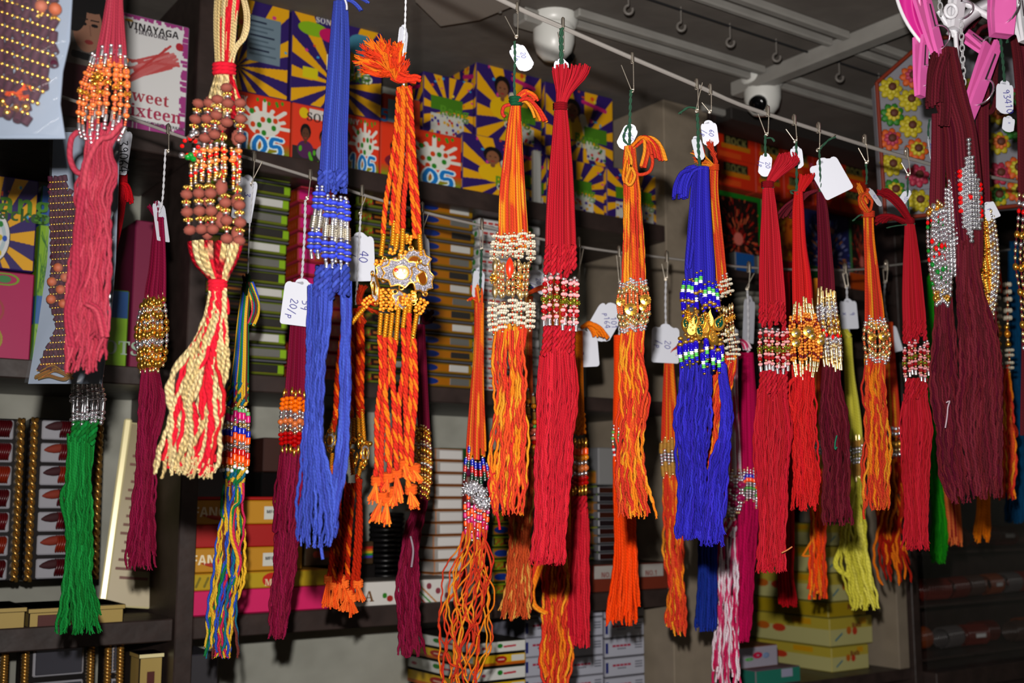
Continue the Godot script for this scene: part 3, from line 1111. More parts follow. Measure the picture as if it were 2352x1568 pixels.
func printed_fronts():
	# the printed fronts of the cracker boxes
	var a := sun_print(1, .42, .74, 13)
	a.fill_rect(Rect2i(84, 26, 60, 78), Color(.42, .5, .55))
	for i in 8: a.fill_rect(Rect2i(88, 34 + i * 8, 30 + (i * 13) % 24, 3), Color(.12, .16, .24) if i % 3 == 0 else Color(.3, .37, .42))
	img_mat("sun_back", a)
	var b := sun_print(2, .5, .72, 13)
	disc(b, 36, 30, 26, 12, Color(.5, .68, .08))
	disc(b, 66, 34, 20, 12, Color(.75, .05, .35))
	disc(b, 122, 38, 26, 20, Color(.25, .5, .6))
	b.fill_rect(Rect2i(20, 96, 26, 18), Color(.8, .75, .05))
	img_mat("sun_front", b)
	var c := sun_print(3, .55, .66, 11)
	portrait(c, 62, 48, 24, Color(.52, .33, .22), Color(.06, .04, .05), Color(.88, .7, .03))
	bar(c, Vector2(86, 60), Vector2(104, 120), 16, Color(.8, .78, .7))
	c.fill_rect(Rect2i(90, 78, 54, 32), Color(.26, .47, .08))
	c.fill_rect(Rect2i(96, 120, 44, 30), Color(.75, .75, .72))
	for i in 14: disc(c, rr(98, 138), rr(122, 148), 3, 3, [Color(.75, .1, .1), Color(.15, .4, .1), Color(.2, .1, .5)][i % 3])
	bar(c, Vector2(88, 24), Vector2(140, 34), 9, Color(.75, .12, .42))
	img_mat("sun_person", c)
	var d := sun_print(4, .5, .55, 12)
	d.fill_rect(Rect2i(24, 56, 100, 34), Color(.26, .47, .08))
	d.fill_rect(Rect2i(24, 100, 104, 58), Color(.75, .75, .72))
	for i in 30: disc(d, rr(28, 124), rr(104, 156), 4, 4, [Color(.7, .1, .1), Color(.2, .1, .5), Color(.8, .6, .1)][i % 3])
	img_mat("sun_flags", d)
	var e := canvas(160, 160, Color(.86, .2, .07))
	for y in range(110, 160): e.fill_rect(Rect2i(0, y, 160, 1), Color(.86, .2, .07).lerp(Color(.42, .62, .06), (y - 110) / 36.0 if y < 146 else 1.0))
	for i in 9: bar(e, Vector2(104, 76), Vector2(104, 76) + Vector2.from_angle(-PI + i * PI / 8) * (44 if i % 2 else 60), 9, Color(.86, .86, .82))
	disc(e, 104, 72, 34, 32, Color(.86, .86, .82))
	for i in 9: disc(e, 78 + (i * 23) % 56, 44 + (i * 17) % 52, 5, 7, Color(.8, .25, .08) if i % 2 else Color(.15, .5, .12))
	for i in 10: disc(e, rr(10, 150), rr(6, 40), 3, 5, Color(.25, .55, .1))
	portrait(e, 34, 66, 21, Color(.62, .4, .3), Color(.1, .05, .05), Color(.45, .08, .15))
	digits(e, "105", 50, 106, 44, 16, Color(.85, .93, .95))
	digits(e, "105", 50, 106, 44, 9, Color(.05, .45, .75))
	img_mat("number_box", e)
	var f := canvas(160, 160, Color(.86, .22, .12))
	f.fill_rect(Rect2i(0, 110, 160, 50), Color(.16, .14, .14))
	disc(f, 42, 22, 17, 14, Color(.85, .72, .03))
	f.fill_rect(Rect2i(62, 8, 80, 26), Color(.83, .8, .78))
	portrait(f, 50, 74, 24, Color(.35, .2, .13), Color(.04, .03, .03), Color(.3, .12, .3))
	portrait(f, 118, 80, 22, Color(.55, .35, .26), Color(.05, .04, .04), Color(.6, .6, .66))
	for i in 8: disc(f, rr(20, 140), rr(112, 150), 5, 7, Color(.3, .65, .1))
	img_mat("party_box", f)
	var g := canvas(160, 160, Color(.8, .17, .05))
	g.fill_rect(Rect2i(30, 24, 100, 60), Color(.12, .12, .06))
	g.fill_rect(Rect2i(20, 74, 118, 26), Color(.74, .43, .03))
	g.fill_rect(Rect2i(10, 120, 90, 30), Color(.83, .28, .08))
	img_mat("rock_box", g)
	var r := canvas(160, 160, Color(.1, .05, .04))
	for i in 260:
		var an := rr(0, TAU)
		var q := Vector2(80, 88)
		var l := rr(10, 90)
		bar(r, q + Vector2.from_angle(an) * l, q + Vector2.from_angle(an) * (l + rr(4, 12)), 3, [Color(.7, .1, .06), Color(.45, .04, .03), Color(.8, .35, .2), Color(.2, .1, .05)][i % 4])
	disc(r, 80, 84, 16, 12, Color(.8, .4, .35))
	for e2 in [[0, 0, 160, 10], [150, 0, 10, 90], [0, 0, 8, 160]]: r.fill_rect(Rect2i(e2[0], e2[1], e2[2], e2[3]), Color(.05, .42, .1))
	img_mat("spark_red", r)
	var s := canvas(160, 160, Color(.12, .13, .32))
	for i in 200:
		var an := rr(0, TAU)
		var l := rr(6, 80)
		bar(s, Vector2(80, 90) + Vector2.from_angle(an) * l, Vector2(80, 90) + Vector2.from_angle(an) * (l + 9), 3, [Color(.4, .45, .7), Color(.6, .6, .75), Color(.2, .25, .6), Color(.75, .45, .1)][i % 4])
	img_mat("spark_blue", s)
	var o := canvas(160, 160, Color(.75, .35, .04))
	for i in 160: disc(o, rr(0, 160), rr(0, 160), 5, 5, [Color(.8, .45, .05), Color(.55, .2, .02), Color(.85, .6, .1)][i % 3])
	img_mat("spark_orange", o)
	var lp := sun_print(5, .3, .66, 13)
	disc(lp, 48, 106, 46, 46, Color(.1, .1, .1))
	for i in 5: disc(lp, 48, 106, 44 - i * 9, 44 - i * 9, Color(.86, .86, .86) if i % 2 == 0 else Color(.7, .78, .8))
	for i in 20: disc(lp, 48 + cos(i * .9) * (8 + i * 1.7), 106 + sin(i * .9) * (8 + i * 1.7), 6, 5, [Color(.75, .1, .1), Color(.1, .5, .15), Color(.1, .3, .7), Color(.8, .7, .1)][i % 4])
	img_mat("lolly_box", lp)
	var gb := canvas(96, 192, Color(.5, .68, .1))
	gb.fill_rect(Rect2i(0, 0, 96, 44), Color(.08, .3, .6))
	for i in 40: bar(gb, Vector2(rr(0, 90), rr(50, 180)), Vector2(rr(0, 90), rr(50, 180)), 2, Color(.15, .4, .12))
	gb.fill_rect(Rect2i(0, 120, 96, 30), Color(.08, .35, .62))
	img_mat("doodle_box", gb)
	var gs := canvas(96, 128, Color(.45, .62, .03))
	gs.fill_rect(Rect2i(0, 0, 96, 46), Color(.02, .25, .48))
	img_mat("plots_box", gs)
	var mg := canvas(128, 160, Color(.66, .03, .32))
	disc(mg, 60, 14, 34, 12, Color(.45, .6, .05))
	disc(mg, 60, 14, 28, 9, Color(.66, .03, .32))
	disc(mg, 60, 14, 15, 7, Color(.2, .5, .25))
	for i in 2:
		for j in 30:
			var an := TAU * j / 30
			disc(mg, 36 + cos(an) * 26, 72 + i * 52 + sin(an) * 22, 3, 3, Color(.6, .55, .1) if i else Color(.6, .2, .2))
	img_mat("ring_box", mg)
	var sw := canvas(144, 224, Color(.86, .86, .86))
	for i in 60:
		sw.fill_rect(Rect2i(0, rng.randi_range(0, 220), rng.randi_range(4, 10), 6), Color(.62, .22, .5))
		sw.fill_rect(Rect2i(140 - rng.randi_range(6, 12), rng.randi_range(0, 220), 14, 6), Color(.62, .22, .5))
		sw.fill_rect(Rect2i(rng.randi_range(0, 140), 212 - rng.randi_range(0, 8), 6, 14), Color(.62, .22, .5))
		sw.fill_rect(Rect2i(rng.randi_range(0, 140), 0, 6, rng.randi_range(5, 10)), Color(.62, .22, .5))
	for i in 16: bar(sw, Vector2(rr(14, 50), rr(90, 140)), Vector2(rr(90, 128), rr(46, 90)), rr(2, 8), Color(.72, .2, .2).lerp(Color(.85, .6, .6), rng.randf() * .7))
	disc(sw, 124, 44, 8, 8, Color(.7, .15, .2))
	img_mat("sixteen_pack", sw)
	var po := canvas(128, 224, Color(.36, .33, .31))
	po.fill_rect(Rect2i(0, 130, 128, 94), Color(.25, .06, .11))
	disc(po, 60, 36, 56, 42, Color(.05, .04, .05))
	disc(po, 68, 64, 31, 42, Color(.55, .39, .31))
	disc(po, 40, 40, 24, 34, Color(.05, .04, .05))
	disc(po, 70, 24, 36, 14, Color(.05, .04, .05))
	for ex in [58, 82]:
		disc(po, ex, 58, 7, 3, Color(.04, .03, .04))
		bar(po, Vector2(ex - 8, 50), Vector2(ex + 8, 49), 2, Color(.1, .06, .05))
	bar(po, Vector2(72, 60), Vector2(75, 76), 2, Color(.45, .3, .24))
	disc(po, 72, 88, 9, 4, Color(.5, .16, .16))
	bar(po, Vector2(42, 112), Vector2(104, 116), 12, Color(.04, .04, .05))
	img_mat("portrait_pack", po)
	var pk := canvas(192, 24, Color(.13, .045, .015))
	pk.fill_rect(Rect2i(0, 0, 192, 4), Color(.5, .6, .05))
	pk.fill_rect(Rect2i(0, 20, 192, 4), Color(.55, .55, .05))
	pk.fill_rect(Rect2i(176, 0, 16, 24), Color(.5, .66, .08))
	pk.fill_rect(Rect2i(10, 5, 40, 14), Color(.5, .4, .05))
	for i in 8: disc(pk, 14 + i * 5, 12 + (i % 3) * 3, 3, 3, Color(.6, .12, .1) if i % 2 else Color(.4, .6, .1))
	pk.fill_rect(Rect2i(60, 9, 50, 5), Color(.62, .34, .06))
	img_mat("pack_brown", pk, .35)
	var pk2 := canvas(192, 24, Color(.6, .36, .02))
	pk2.fill_rect(Rect2i(0, 0, 192, 4), Color(.5, .38, .02))
	pk2.fill_rect(Rect2i(176, 0, 16, 24), Color(.55, .42, .03))
	disc(pk2, 40, 12, 34, 8, Color(.05, .16, .45))
	img_mat("pack_yellow", pk2, .35)
	var pk3 := canvas(192, 24, Color(.55, .2, .03))
	pk3.fill_rect(Rect2i(0, 0, 60, 20), Color(.75, .08, .42))
	for i in 10: disc(pk3, 70 + i * 10, 12, 6, 5, Color(.6, .3, .1) if i % 2 else Color(.6, .12, .1))
	img_mat("pack_pink", pk3, .35)
	var pk4 := canvas(160, 24, Color(.78, .78, .78))
	for i in 6:
		pk4.fill_rect(Rect2i(8 + i * 16, 9, 12, 6), Color(.7, .15, .12))
		pk4.fill_rect(Rect2i(8 + i * 20, 18, 10, 2), Color(.3, .3, .3))
	disc(pk4, 130, 12, 10, 8, Color(.2, .5, .2))
	img_mat("pack_white", pk4)
	var wb := canvas(128, 64, Color(.66, .67, .72))
	wb.fill_rect(Rect2i(0, 14, 10, 36), Color(.08, .12, .4))
	for i in 5: wb.fill_rect(Rect2i(24 + i * 12, 22, 10, 7), Color(.6, .1, .22))
	for i in 4: wb.fill_rect(Rect2i(40 + i * 7, 34, 5, 4), Color(.25, .25, .3))
	for i in 3: wb.fill_rect(Rect2i(96, 16 + i * 9, 24, 4), Color(.35, .36, .4))
	img_mat("white_blue_box", wb)
	var yb := canvas(160, 64, Color(.7, .68, .45))
	yb.fill_rect(Rect2i(0, 0, 160, 26), Color(.68, .61, .2))
	disc(yb, 70, 30, 9, 9, Color(.7, .35, .08))
	disc(yb, 92, 32, 9, 9, Color(.7, .2, .1))
	bar(yb, Vector2(20, 50), Vector2(44, 36), 4, Color(.15, .4, .5))
	yb.fill_rect(Rect2i(110, 4, 26, 14), Color(.75, .55, .05))
	img_mat("yellow_box", yb)
	var ss := canvas(192, 48, Color(.82, .82, .8))
	ss.fill_rect(Rect2i(0, 0, 192, 4), Color(.05, .3, .1))
	disc(ss, 92, 20, 10, 9, Color(.1, .45, .12))
	bar(ss, Vector2(108, 24), Vector2(150, 22), 7, Color(.7, .1, .2))
	disc(ss, 30, 26, 8, 6, Color(.65, .2, .3))
	img_mat("sweet_white", ss)
	var sy := canvas(192, 48, Color(.83, .66, .04))
	sy.fill_rect(Rect2i(0, 34, 192, 14), Color(.72, .35, .05))
	disc(sy, 96, 22, 22, 14, Color(.62, .08, .04))
	bar(sy, Vector2(86, 22), Vector2(106, 22), 5, Color(.85, .7, .6))
	sy.fill_rect(Rect2i(136, 8, 50, 24), Color(.8, .8, .78))
	img_mat("sweet_yellow", sy)
	var ma := canvas(256, 32, Color(.7, .58, .08))
	for i in 6: bar(ma, Vector2(12 + i * 14, 24), Vector2(18 + i * 14, 8), 4, Color(.45, .4, .1))
	disc(ma, 148, 16, 20, 14, Color(.72, .1, .05))
	img_mat("ma_lid", ma)
	var rb := canvas(128, 40, Color(.22, .14, .05))
	for i in 5: bar(rb, Vector2(70, 30 - i * 4), Vector2(124, 26 - i * 4), 4, [Color(.2, .2, .6), Color(.1, .5, .2), Color(.75, .65, .1), Color(.75, .35, .05), Color(.65, .1, .05)][i])
	bar(rb, Vector2(20, 20), Vector2(66, 20), 12, Color(.5, .14, .05))
	img_mat("rainbow_box", rb)
	var jw := canvas(256, 64, Color(.55, .55, .58))
	img_mat("tissue", jw)
	var aa := canvas(256, 48, Color(.8, .79, .77))
	for i in 3:
		bar(aa, Vector2(120 + i * 14, 4), Vector2(170 + i * 14, 46), 3, [Color(.7, .2, .15), Color(.2, .5, .2), Color(.7, .45, .2)][i])
		disc(aa, 180 + i * 22, 14 + i * 10, 6, 6, Color(.5, .2, .25))
	disc(aa, 88, 34, 7, 6, Color(.6, .12, .1))
	disc(aa, 76, 28, 5, 5, Color(.15, .45, .1))
	img_mat("motif_box", aa)

# ---------- goods on the shelves ----------
func carton(nm: String, label: String, cat: String, x0: float, x1: float, y0: float, y1: float, v: float, dep: float, front: Material, side: Material, rest: Material, o := {}) -> Node3D:
	# an upright carton whose front spans those photo pixels on the plane v; base height can be given
	var xm := (x0 + x1) * .5
	var ym := (y0 + y1) * .5
	var a := on_v(x0, ym, v)
	var b := on_v(x1, ym, v)
	var h0: float = o.get("h0", on_v(xm, y1, v).y)
	var h1: float = on_v(xm, y0, v).y
	if o.has("hh"): h1 = h0 + o.hh
	var u0 := a.dot(U)
	var u1 := b.dot(U)
	var n := thing(nm, label, cat, uvh((u0 + u1) * .5, v + dep * .5, h0), o.get("group", ""))
	n.rotation.y = TURN + o.get("yaw", 0.0)
	n.set_meta("size", Vector3(u1 - u0, h1 - h0, dep))
	part(n, o.get("part", "box"), dress(bevel_box(Vector3(u1 - u0, h1 - h0, dep), o.get("bev", .002)), front, side, rest))
	return n

func word(n: Node3D, txt: String, fx: float, fy: float, h: float, c: Color, o := {}):
	# raised print on the front of a carton, at fractions of its width and height
	var s: Vector3 = n.get_meta("size")
	var t := lettering(n, txt, h, Vector3((fx - .5) * s.x, fy * s.y - h * .5, s.z * .5 + .0006), mc(c), o.get("bold", true), o.get("serif", false))
	t.rotation.z = o.get("rot", 0.0)
	t.scale.x = o.get("sx", 1.0)

func nth(i: int) -> String:
	return ["first", "second", "third", "fourth", "fifth", "sixth", "seventh", "eighth", "ninth", "tenth", "eleventh", "twelfth", "thirteenth", "fourteenth", "fifteenth", "sixteenth", "seventeenth", "eighteenth", "nineteenth", "twentieth"][i]

func left_bay():
	printed_fronts()
	var S1 := 2.11
	var S2 := 1.682
	var S3 := 1.248
	var grey: Material = mc(Color(.5, .48, .5))
	var pk := carton("portrait_pack", "dark pack with a printed woman's face, behind the dusty pink threads at top left", "pack", 120, 262, 0, 300, 2.0, .04, M.portrait_pack, grey, grey, {"h0": S1, "hh": .24})
	var sx := carton("lettered_pack", "white and purple pack with torn-edge print and red lettering at top left", "pack", 268, 432, 10, 300, 1.995, .03, M.sixteen_pack, mc(Color(.55, .2, .45)), mc(Color(.6, .5, .6)), {"h0": S1, "hh": .215})
	word(sx, "VINAYAGA", .48, .93, .014, Color(.08, .05, .08))
	word(sx, "FIREWORKS", .46, .87, .008, Color(.2, .15, .2))
	word(sx, "Sweet", .42, .34, .021, Color(.65, .18, .25), {"serif": true})
	word(sx, "Sixteen", .5, .215, .022, Color(.65, .15, .3), {"serif": true})
	word(sx, "VINAYAGA FIREWORKS SIVAKASI", .5, .09, .006, Color(.25, .2, .25))
	var em := part(sx, "emblem", BM.disk, mc(Color(.85, .65, .1)))
	em.transform = Transform3D(Basis(Vector3.RIGHT, PI / 2).scaled(Vector3(.016, .002, .016)), Vector3(-.048, .2, .0155))
	# second shelf
	var lo := carton("sun_ray_box", "purple and yellow ray box with a big lollipop print, at the left edge", "box", -60, 84, 404, 618, 2.02, .1, M.lolly_box, M.lolly_box, mc(Color(.2, .1, .4)))
	word(lo, "Rang", .62, .82, .036, Color(.26, .5, .05))
	word(lo, "Cracker", .62, .66, .022, Color(.15, .33, .06))
	carton("ring_print_box", "magenta box with printed loops at the left edge, under the lollipop box", "box", -60, 74, 622, 836, 2.01, .1, M.ring_box, M.ring_box, mc(Color(.55, .02, .27)), {"h0": S2})
	carton("doodle_box", "tall green and blue box with white doodles, beside the bead bag", "box", 84, 128, 425, 838, 2.04, .1, M.doodle_box, M.doodle_box, mc(Color(.2, .4, .2)), {"h0": S2})
	var gl := carton("pouch", "glossy green pouch behind the dusty pink threads", "pouch", 246, 280, 462, 592, 2.2, .05, M.doodle_box, M.doodle_box, mc(Color(.35, .5, .05)), {"h0": S2})
	var pb := carton("two_tone_box", "small blue and lime box with pale letters beside the maroon bundle with gold beads", "box", 222, 294, 664, 842, 2.03, .12, M.plots_box, M.plots_box, mc(Color(.3, .45, .05)), {"h0": S2})
	word(pb, "DOTS", .6, .34, .024, Color(.6, .68, .6), {"serif": true})
	carton("magenta_box", "tall plain magenta box in the dark left compartment", "box", 304, 354, 506, 842, 2.06, .12, mc(Color(.45, .02, .22)), mc(Color(.4, .02, .2)), mc(Color(.4, .02, .2)), {"h0": S2})
	# third shelf: jewellery cases, standing against the wall
	jewel_case("jewellery case with bangle rows behind the green threads", 62, 236, 962, 1332, 2.06, 7, true)
	jewel_case("gold trimmed jewellery case with bangle rows at the left edge", -120, 54, 958, 1338, 2.06, 7, false)
	gift_box("flat gold fronted box below the green threads", 66, 284, 1392, 1445, 1.99)
	gift_box("flat gold fronted box at the left edge of the shelf", -140, 58, 1398, 1452, 1.99)
	var gp := on_v(304, 1400, 2.14)
	var gf := thing("gold_board", "tall gold edged board leaning at the right end of the left shelf", "board", Vector3(gp.x, S3 + .008, gp.z))
	gf.rotation = Vector3(-.1, TURN - .25, -.09)
	var gb := part(gf, "board", dress(bevel_box(Vector3(.11, .34, .012), .003), mt("olive_gold", Color(.45, .39, .21), .4, .1), mt("bright_gold", Color(.95, .9, .68), .3, .1), M.bright_gold))
	var ed := part(gf, "edge_strip", dress(bevel_box(Vector3(.014, .345, .02), .003), M.bright_gold, M.bright_gold, M.bright_gold))
	ed.position = Vector3(-.053, 0, .004)
	for i in 16:
		var ln := part(gf, "printed_line", dress(bevel_box(Vector3(.05 + (i * 7 % 4) * .006, .005, .0006), .0002), mc(Color(.4, .17, .06)), mc(Color(.4, .17, .06)), mc(Color(.4, .17, .06))))
		ln.position = Vector3(-.005, .05 + i * .016, .0068)
	# bottom shelf
	for i in 3:
		jewel_case(["gold trimmed mirror case at the bottom left edge", "gold trimmed mirror case under the shelf, below the green threads", "narrow gold trimmed case beside the dark upright, on the lowest shelf"][i], [-120.0, 45.0, 236.0][i], [20.0, 218.0, 286.0][i], [1496.0, 1478.0, 1466.0][i], 1640.0, 2.07, 2, false)
	gift_box("olive gold box standing at the right end of the lowest left shelf", 318, 372, 1500, 1640, 2.02)

func jewel_case(label: String, x0: float, x1: float, y0: float, y1: float, v: float, rows: int, front: bool):
	var n := carton("jewellery_case", label, "jewellery case", x0, x1, y0, y1, v, .03, mt("case_dark", Color(.06, .045, .05), .25), M.case_dark, M.case_dark, {"part": "tray"})
	n.rotation.x = -.06
	var s: Vector3 = n.get_meta("size")
	var gm: Material = mt("rope_gold", Color(.75, .58, .3), .3, .85)
	for sg in [-1, 1]:   # rope trims at both sides
		var t := TB.new()
		for i in 2:
			var p := PackedVector3Array()
			for j in 90:
				var a := j * .75 + PI * i
				p.append(Vector3(sg * (s.x * .5 - .008) + cos(a) * .0035, s.y * j / 89.0, .018 + sin(a) * .0035))
			t.tube(p, pf(.0035), one(Color.WHITE), 5)
		part(n, "rope_trim", t.mesh(), gm)
	var w := s.x - .04
	var hh := s.y / rows
	for i in rows:
		var y := hh * i + hh * .08
		var c := part(n, "cotton_pad", dress(bevel_box(Vector3(w, hh * .84, .006), .002), mt("cotton", Color(.6, .6, .63), .9), M.cotton, M.cotton))
		c.position = Vector3(0, y, .017)
		if rows < 3:
			var mir := part(n, "mirror", dress(bevel_box(Vector3(w * .92, hh * .74, .003), .001), mt("mirror_tint", Color(.5, .5, .56), .12, .8), M.mirror_tint, M.mirror_tint))
			mir.position = Vector3(0, y + hh * .05, .022)
			continue
		var t := TB.new()
		for j in 13:   # a row of bangles seen edge on
			var p := PackedVector3Array()
			var x := -w * .14 + w * .6 * j / 12.0 * .9
			for q in 9:
				var a := PI * q / 8
				p.append(Vector3(x + sin(a * 2) * .002, y + hh * .45 + cos(a) * hh * .34, .02 + sin(a) * .012))
			t.tube(p, pf(.0019), one(Color.WHITE), 5)
		part(n, "bangle_row", t.mesh(), mt("bangle_%d" % (i % 3), [Color(.28, .03, .06), Color(.5, .13, .05), Color(.36, .04, .07)][i % 3], .3), true)
		var cl := part(n, "cloth_strip", BM.rice, mt("velvet_%d" % (i % 2), [Color(.2, .02, .05), Color(.48, .14, .05)][i % 2], .8))
		cl.transform = Transform3D(Basis(Vector3.BACK, PI / 2 + .15).scaled_local(Vector3(hh * .4, w * .5, .012)), Vector3(-w * .2, y + hh * .6, .022))

func gift_box(label: String, x0: float, x1: float, y0: float, y1: float, v: float):
	var tall := y1 - y0 > 100
	var n := carton("gift_box", label, "box", x0, x1, y0, y1, v, .05 if tall else .13, mt("gold_card", Color(.72, .62, .36), .35, .2), M.gold_card, mt("dark_lid", Color(.12, .09, .09), .3), {"part": "base"})
	var s: Vector3 = n.get_meta("size")
	var e := part(n, "gold_edge", dress(bevel_box(Vector3(s.x + .004, .008, s.z + .004), .001), M.bright_gold if M.has("bright_gold") else M.gold_card, M.gold_card, M.dark_lid))
	e.position.y = s.y - .008
	var p := part(n, "red_panel", dress(bevel_box(Vector3(s.x * .32, s.y * .5, .001), .0003), mc(Color(.3, .08, .05)), mc(Color(.3, .08, .05)), mc(Color(.3, .08, .05))))
	p.position = Vector3(-s.x * .25 if not tall else 0.0, s.y * .2, s.z * .5 + .0008)

func middle_bay():
	var S1 := 2.11
	var S2 := 1.682
	var S3 := 1.248
	var pu := mc(Color(.18, .1, .38))
	var og := mc(Color(.75, .2, .08))
	var g1 := "number boxes on the top shelf"
	# top shelf: the big number boxes and the ray boxes on them
	var spec := [
		["number_box", "orange and green box numbered 105 beside the red and gold bundle", 486, 668, 205, 372, 2.03, M.number_box, og],
		["party_box", "orange box with two printed laughing faces, left of the tall blue threads", 670, 770, 225, 382, 2.03, M.party_box, og],
		["number_box", "orange and green box numbered 105 just right of the tall blue threads", 772, 872, 262, 398, 2.03, M.number_box, og],
		["number_box", "orange and green box numbered 105 behind the twisted orange cords", 874, 1060, 280, 434, 2.03, M.number_box, og],
	]
	for e in spec:
		var n := carton(e[0], e[1], "box", e[2], e[3], e[4], e[5], e[6], .14, e[7], e[8], e[8], {"h0": S1, "hh": .128, "group": g1 if e[0] == "number_box" else ""})
		if e[0] == "party_box": word(n, "SONY", .68, .88, .018, Color(.12, .1, .1), {"serif": true})
		else: word(n, "SONY", .3, .93, .012, Color(.85, .82, .78))
	var rays := [
		["purple and yellow ray box with a blue text panel, behind the red and gold bundle", 455, 664, -6, 218, 2.035, "sun_back", "Colour"],
		["large purple and yellow ray box with a green name, left of the twisted orange cords", 668, 878, 40, 262, 2.035, "sun_front", "Rang"],
	]
	for e in rays:
		var n := carton("sun_ray_box", e[0], "box", e[1], e[2], e[3], e[4], e[5], .12, M[e[6]], pu, pu, {"h0": S1 + .129})
		if e[7] == "Rang":
			word(n, "Rang", .62, .58, .034, Color(.85, .87, .8))
			word(n, "Rang", .62, .585, .032, Color(.3, .52, .06))
			word(n, "Chakkar", .64, .44, .018, Color(.25, .45, .08))
			word(n, "SONY", .36, .95, .012, Color(.8, .8, .8), {"serif": true})
		else:
			word(n, "Rang", .22, .8, .024, Color(.3, .52, .06))
			word(n, "SONY", .18, .97, .01, Color(.8, .8, .8), {"serif": true})
	var ob := carton("label_box", "orange box with a pale blue label, behind the twisted orange cords", "box", 880, 966, 205, 282, 2.05, .1, og, og, og, {"h0": S1 + .129, "hh": .07})
	var lb := part(ob, "label_panel", dress(bevel_box(Vector3(.025, .05, .001), .0003), mc(Color(.45, .58, .64)), mc(Color(.45, .58, .64)), mc(Color(.45, .58, .64))))
	lb.position = Vector3(-.022, .008, (ob.get_meta("size") as Vector3).z * .5 + .001)
	word(ob, "5", .05, .5, .03, Color(.1, .45, .7))
	var more := [
		["purple and yellow ray box with green letters, at the left of the upper pile", 972, 1088, 176, 306, 2.06, "sun_flags", -.001, true],
		["topmost purple and yellow ray box with a printed figure in yellow, above the pearl bundle", 1094, 1244, 152, 298, 2.05, "sun_person", 0.0, true],
		["purple and yellow ray box with a printed figure, bottom row beside the last number box", 1062, 1236, 304, 458, 2.03, "sun_person", 0.0, false],
		["upper purple and yellow ray box with green letters, behind the tall crimson threads", 1252, 1408, 206, 352, 2.04, "sun_person", 0.0, true],
		["lower purple and yellow ray box with flags, right of the tall crimson threads", 1256, 1388, 354, 488, 2.03, "sun_flags", 0.0, false],
		["last purple and yellow ray box with flags, at the right end of the top shelf", 1394, 1526, 398, 518, 2.02, "sun_flags", 0.0, false],
	]
	for e in more:
		var o := {"yaw": e[7]}
		if not e[8]: o.merge({"h0": S1, "hh": .144 if e[1] < 1100 else .133})
		else: o.merge({"h0": S1 + (.13 if e[7] != 0.0 else .145 if e[1] < 1200 else .134)})
		var n := carton("sun_ray_box", e[0], "box", e[1], e[2], e[3], e[4], e[5], .12, M[e[6]], M.sun_person, pu, o)
		word(n, "Rang", .6, .52 if e[6] == "sun_flags" else .4, .024, Color(.32, .55, .1))
		word(n, "Chakkar", .62, .4 if e[6] == "sun_flags" else .28, .014, Color(.75, .78, .7))
	var wp := carton("paper_roll", "narrow white strip standing between two ray boxes on the top shelf", "paper strip", 1227, 1244, 345, 470, 2.0, .012, mc(Color(.6, .6, .58)), mc(Color(.6, .6, .58)), mc(Color(.6, .6, .58)), {"h0": S1})
	# packs stacked in columns on the second shelf
	var cols := [
		["pack_brown", 440, 664, 14, 2.02, "brown and green foil pack", "the stack behind the many-coloured threads", true, .41],
		["pack_pink", 678, 806, 14, 2.03, "pink and orange pack", "the stack behind the dark maroon threads", false, .415],
		["pack_brown", 814, 950, 13, 2.04, "silver-ended brown pack", "the stack right of the tall blue threads", true, .395],
		["pack_yellow", 952, 1092, 14, 2.02, "yellow pack with blue oval", "the stack behind the orange pendant bundle", true, .40],
		["pack_white", 1098, 1244, 18, 2.03, "thin white box with red print", "the stack behind the pearl bundle", false, .385],
	]
	for c in cols:
		var a := on_v(c[1], 700, c[4])
		var b := on_v(c[2], 700, c[4])
		var u0 := a.dot(U)
		var u1 := b.dot(U)
		var hh: float = c[8] / c[3]
		var mesh := dress(bevel_box(Vector3(u1 - u0 - .007, hh * .74 if c[7] else hh * .93, .1), .003), M[c[0]], M[c[0]], mc(Color(.35, .4, .08) if c[0] == "pack_brown" else Color(.5, .36, .03) if c[0] == "pack_yellow" else Color(.6, .12, .2) if c[0] == "pack_pink" else Color(.7, .7, .7)))
		var foil := bevel_box(Vector3((u1 - u0) * .32, hh * .5, .002), .0008)
		var tray := dress(bevel_box(Vector3((u1 - u0) * .96, hh * .13, .096), .001), mt("tray_grey", Color(.3, .3, .33), .5), M.tray_grey, M.tray_grey)
		for i in c[3]:
			var k: int = c[3] - 1 - i
			var n := thing("incense_pack" if c[7] else "thin_box", "%s, %s up in %s" % [c[5], nth(i), c[6]], "pack" if c[7] else "box", uvh((u0 + u1) * .5 + rr(-.004, .004), c[4] + .05 + rr(-.004, .004), S2 + i * hh), c[5] + "s stacked on the second shelf")
			n.rotation.y = TURN + rr(-.03, .03)
			var bd := part(n, "box", mesh)
			if c[7]:
				bd.position.y = hh * .2
				part(n, "tray", tray)
				var f := part(n, "foil_window", foil, [mt("foil", Color(.85, .85, .83), .3, .35), mt("foil_grey", Color(.5, .5, .48), .3, .5), mt("foil_dark", Color(.24, .23, .22), .3, .5)][(i * 5 + int(c[1])) % 3])
				f.position = Vector3((u1 - u0) * .24, hh * .33, .0505)
				f.rotation.x = rr(-.12, .12)
	# third shelf
	var red := mc(Color(.62, .02, .01))
	var yel := mc(Color(.72, .5, .06))
	var pinkb := carton("gift_box", "bright pink box at the bottom of the pile on the third shelf", "box", 436, 762, 1350, 1414, 2.0, .2, mc(Color(.8, .06, .36)), mc(Color(.75, .05, .3)), mc(Color(.7, .05, .3)), {"h0": S3})
	var ps: Vector3 = pinkb.get_meta("size")
	var hb := S3 + ps.y
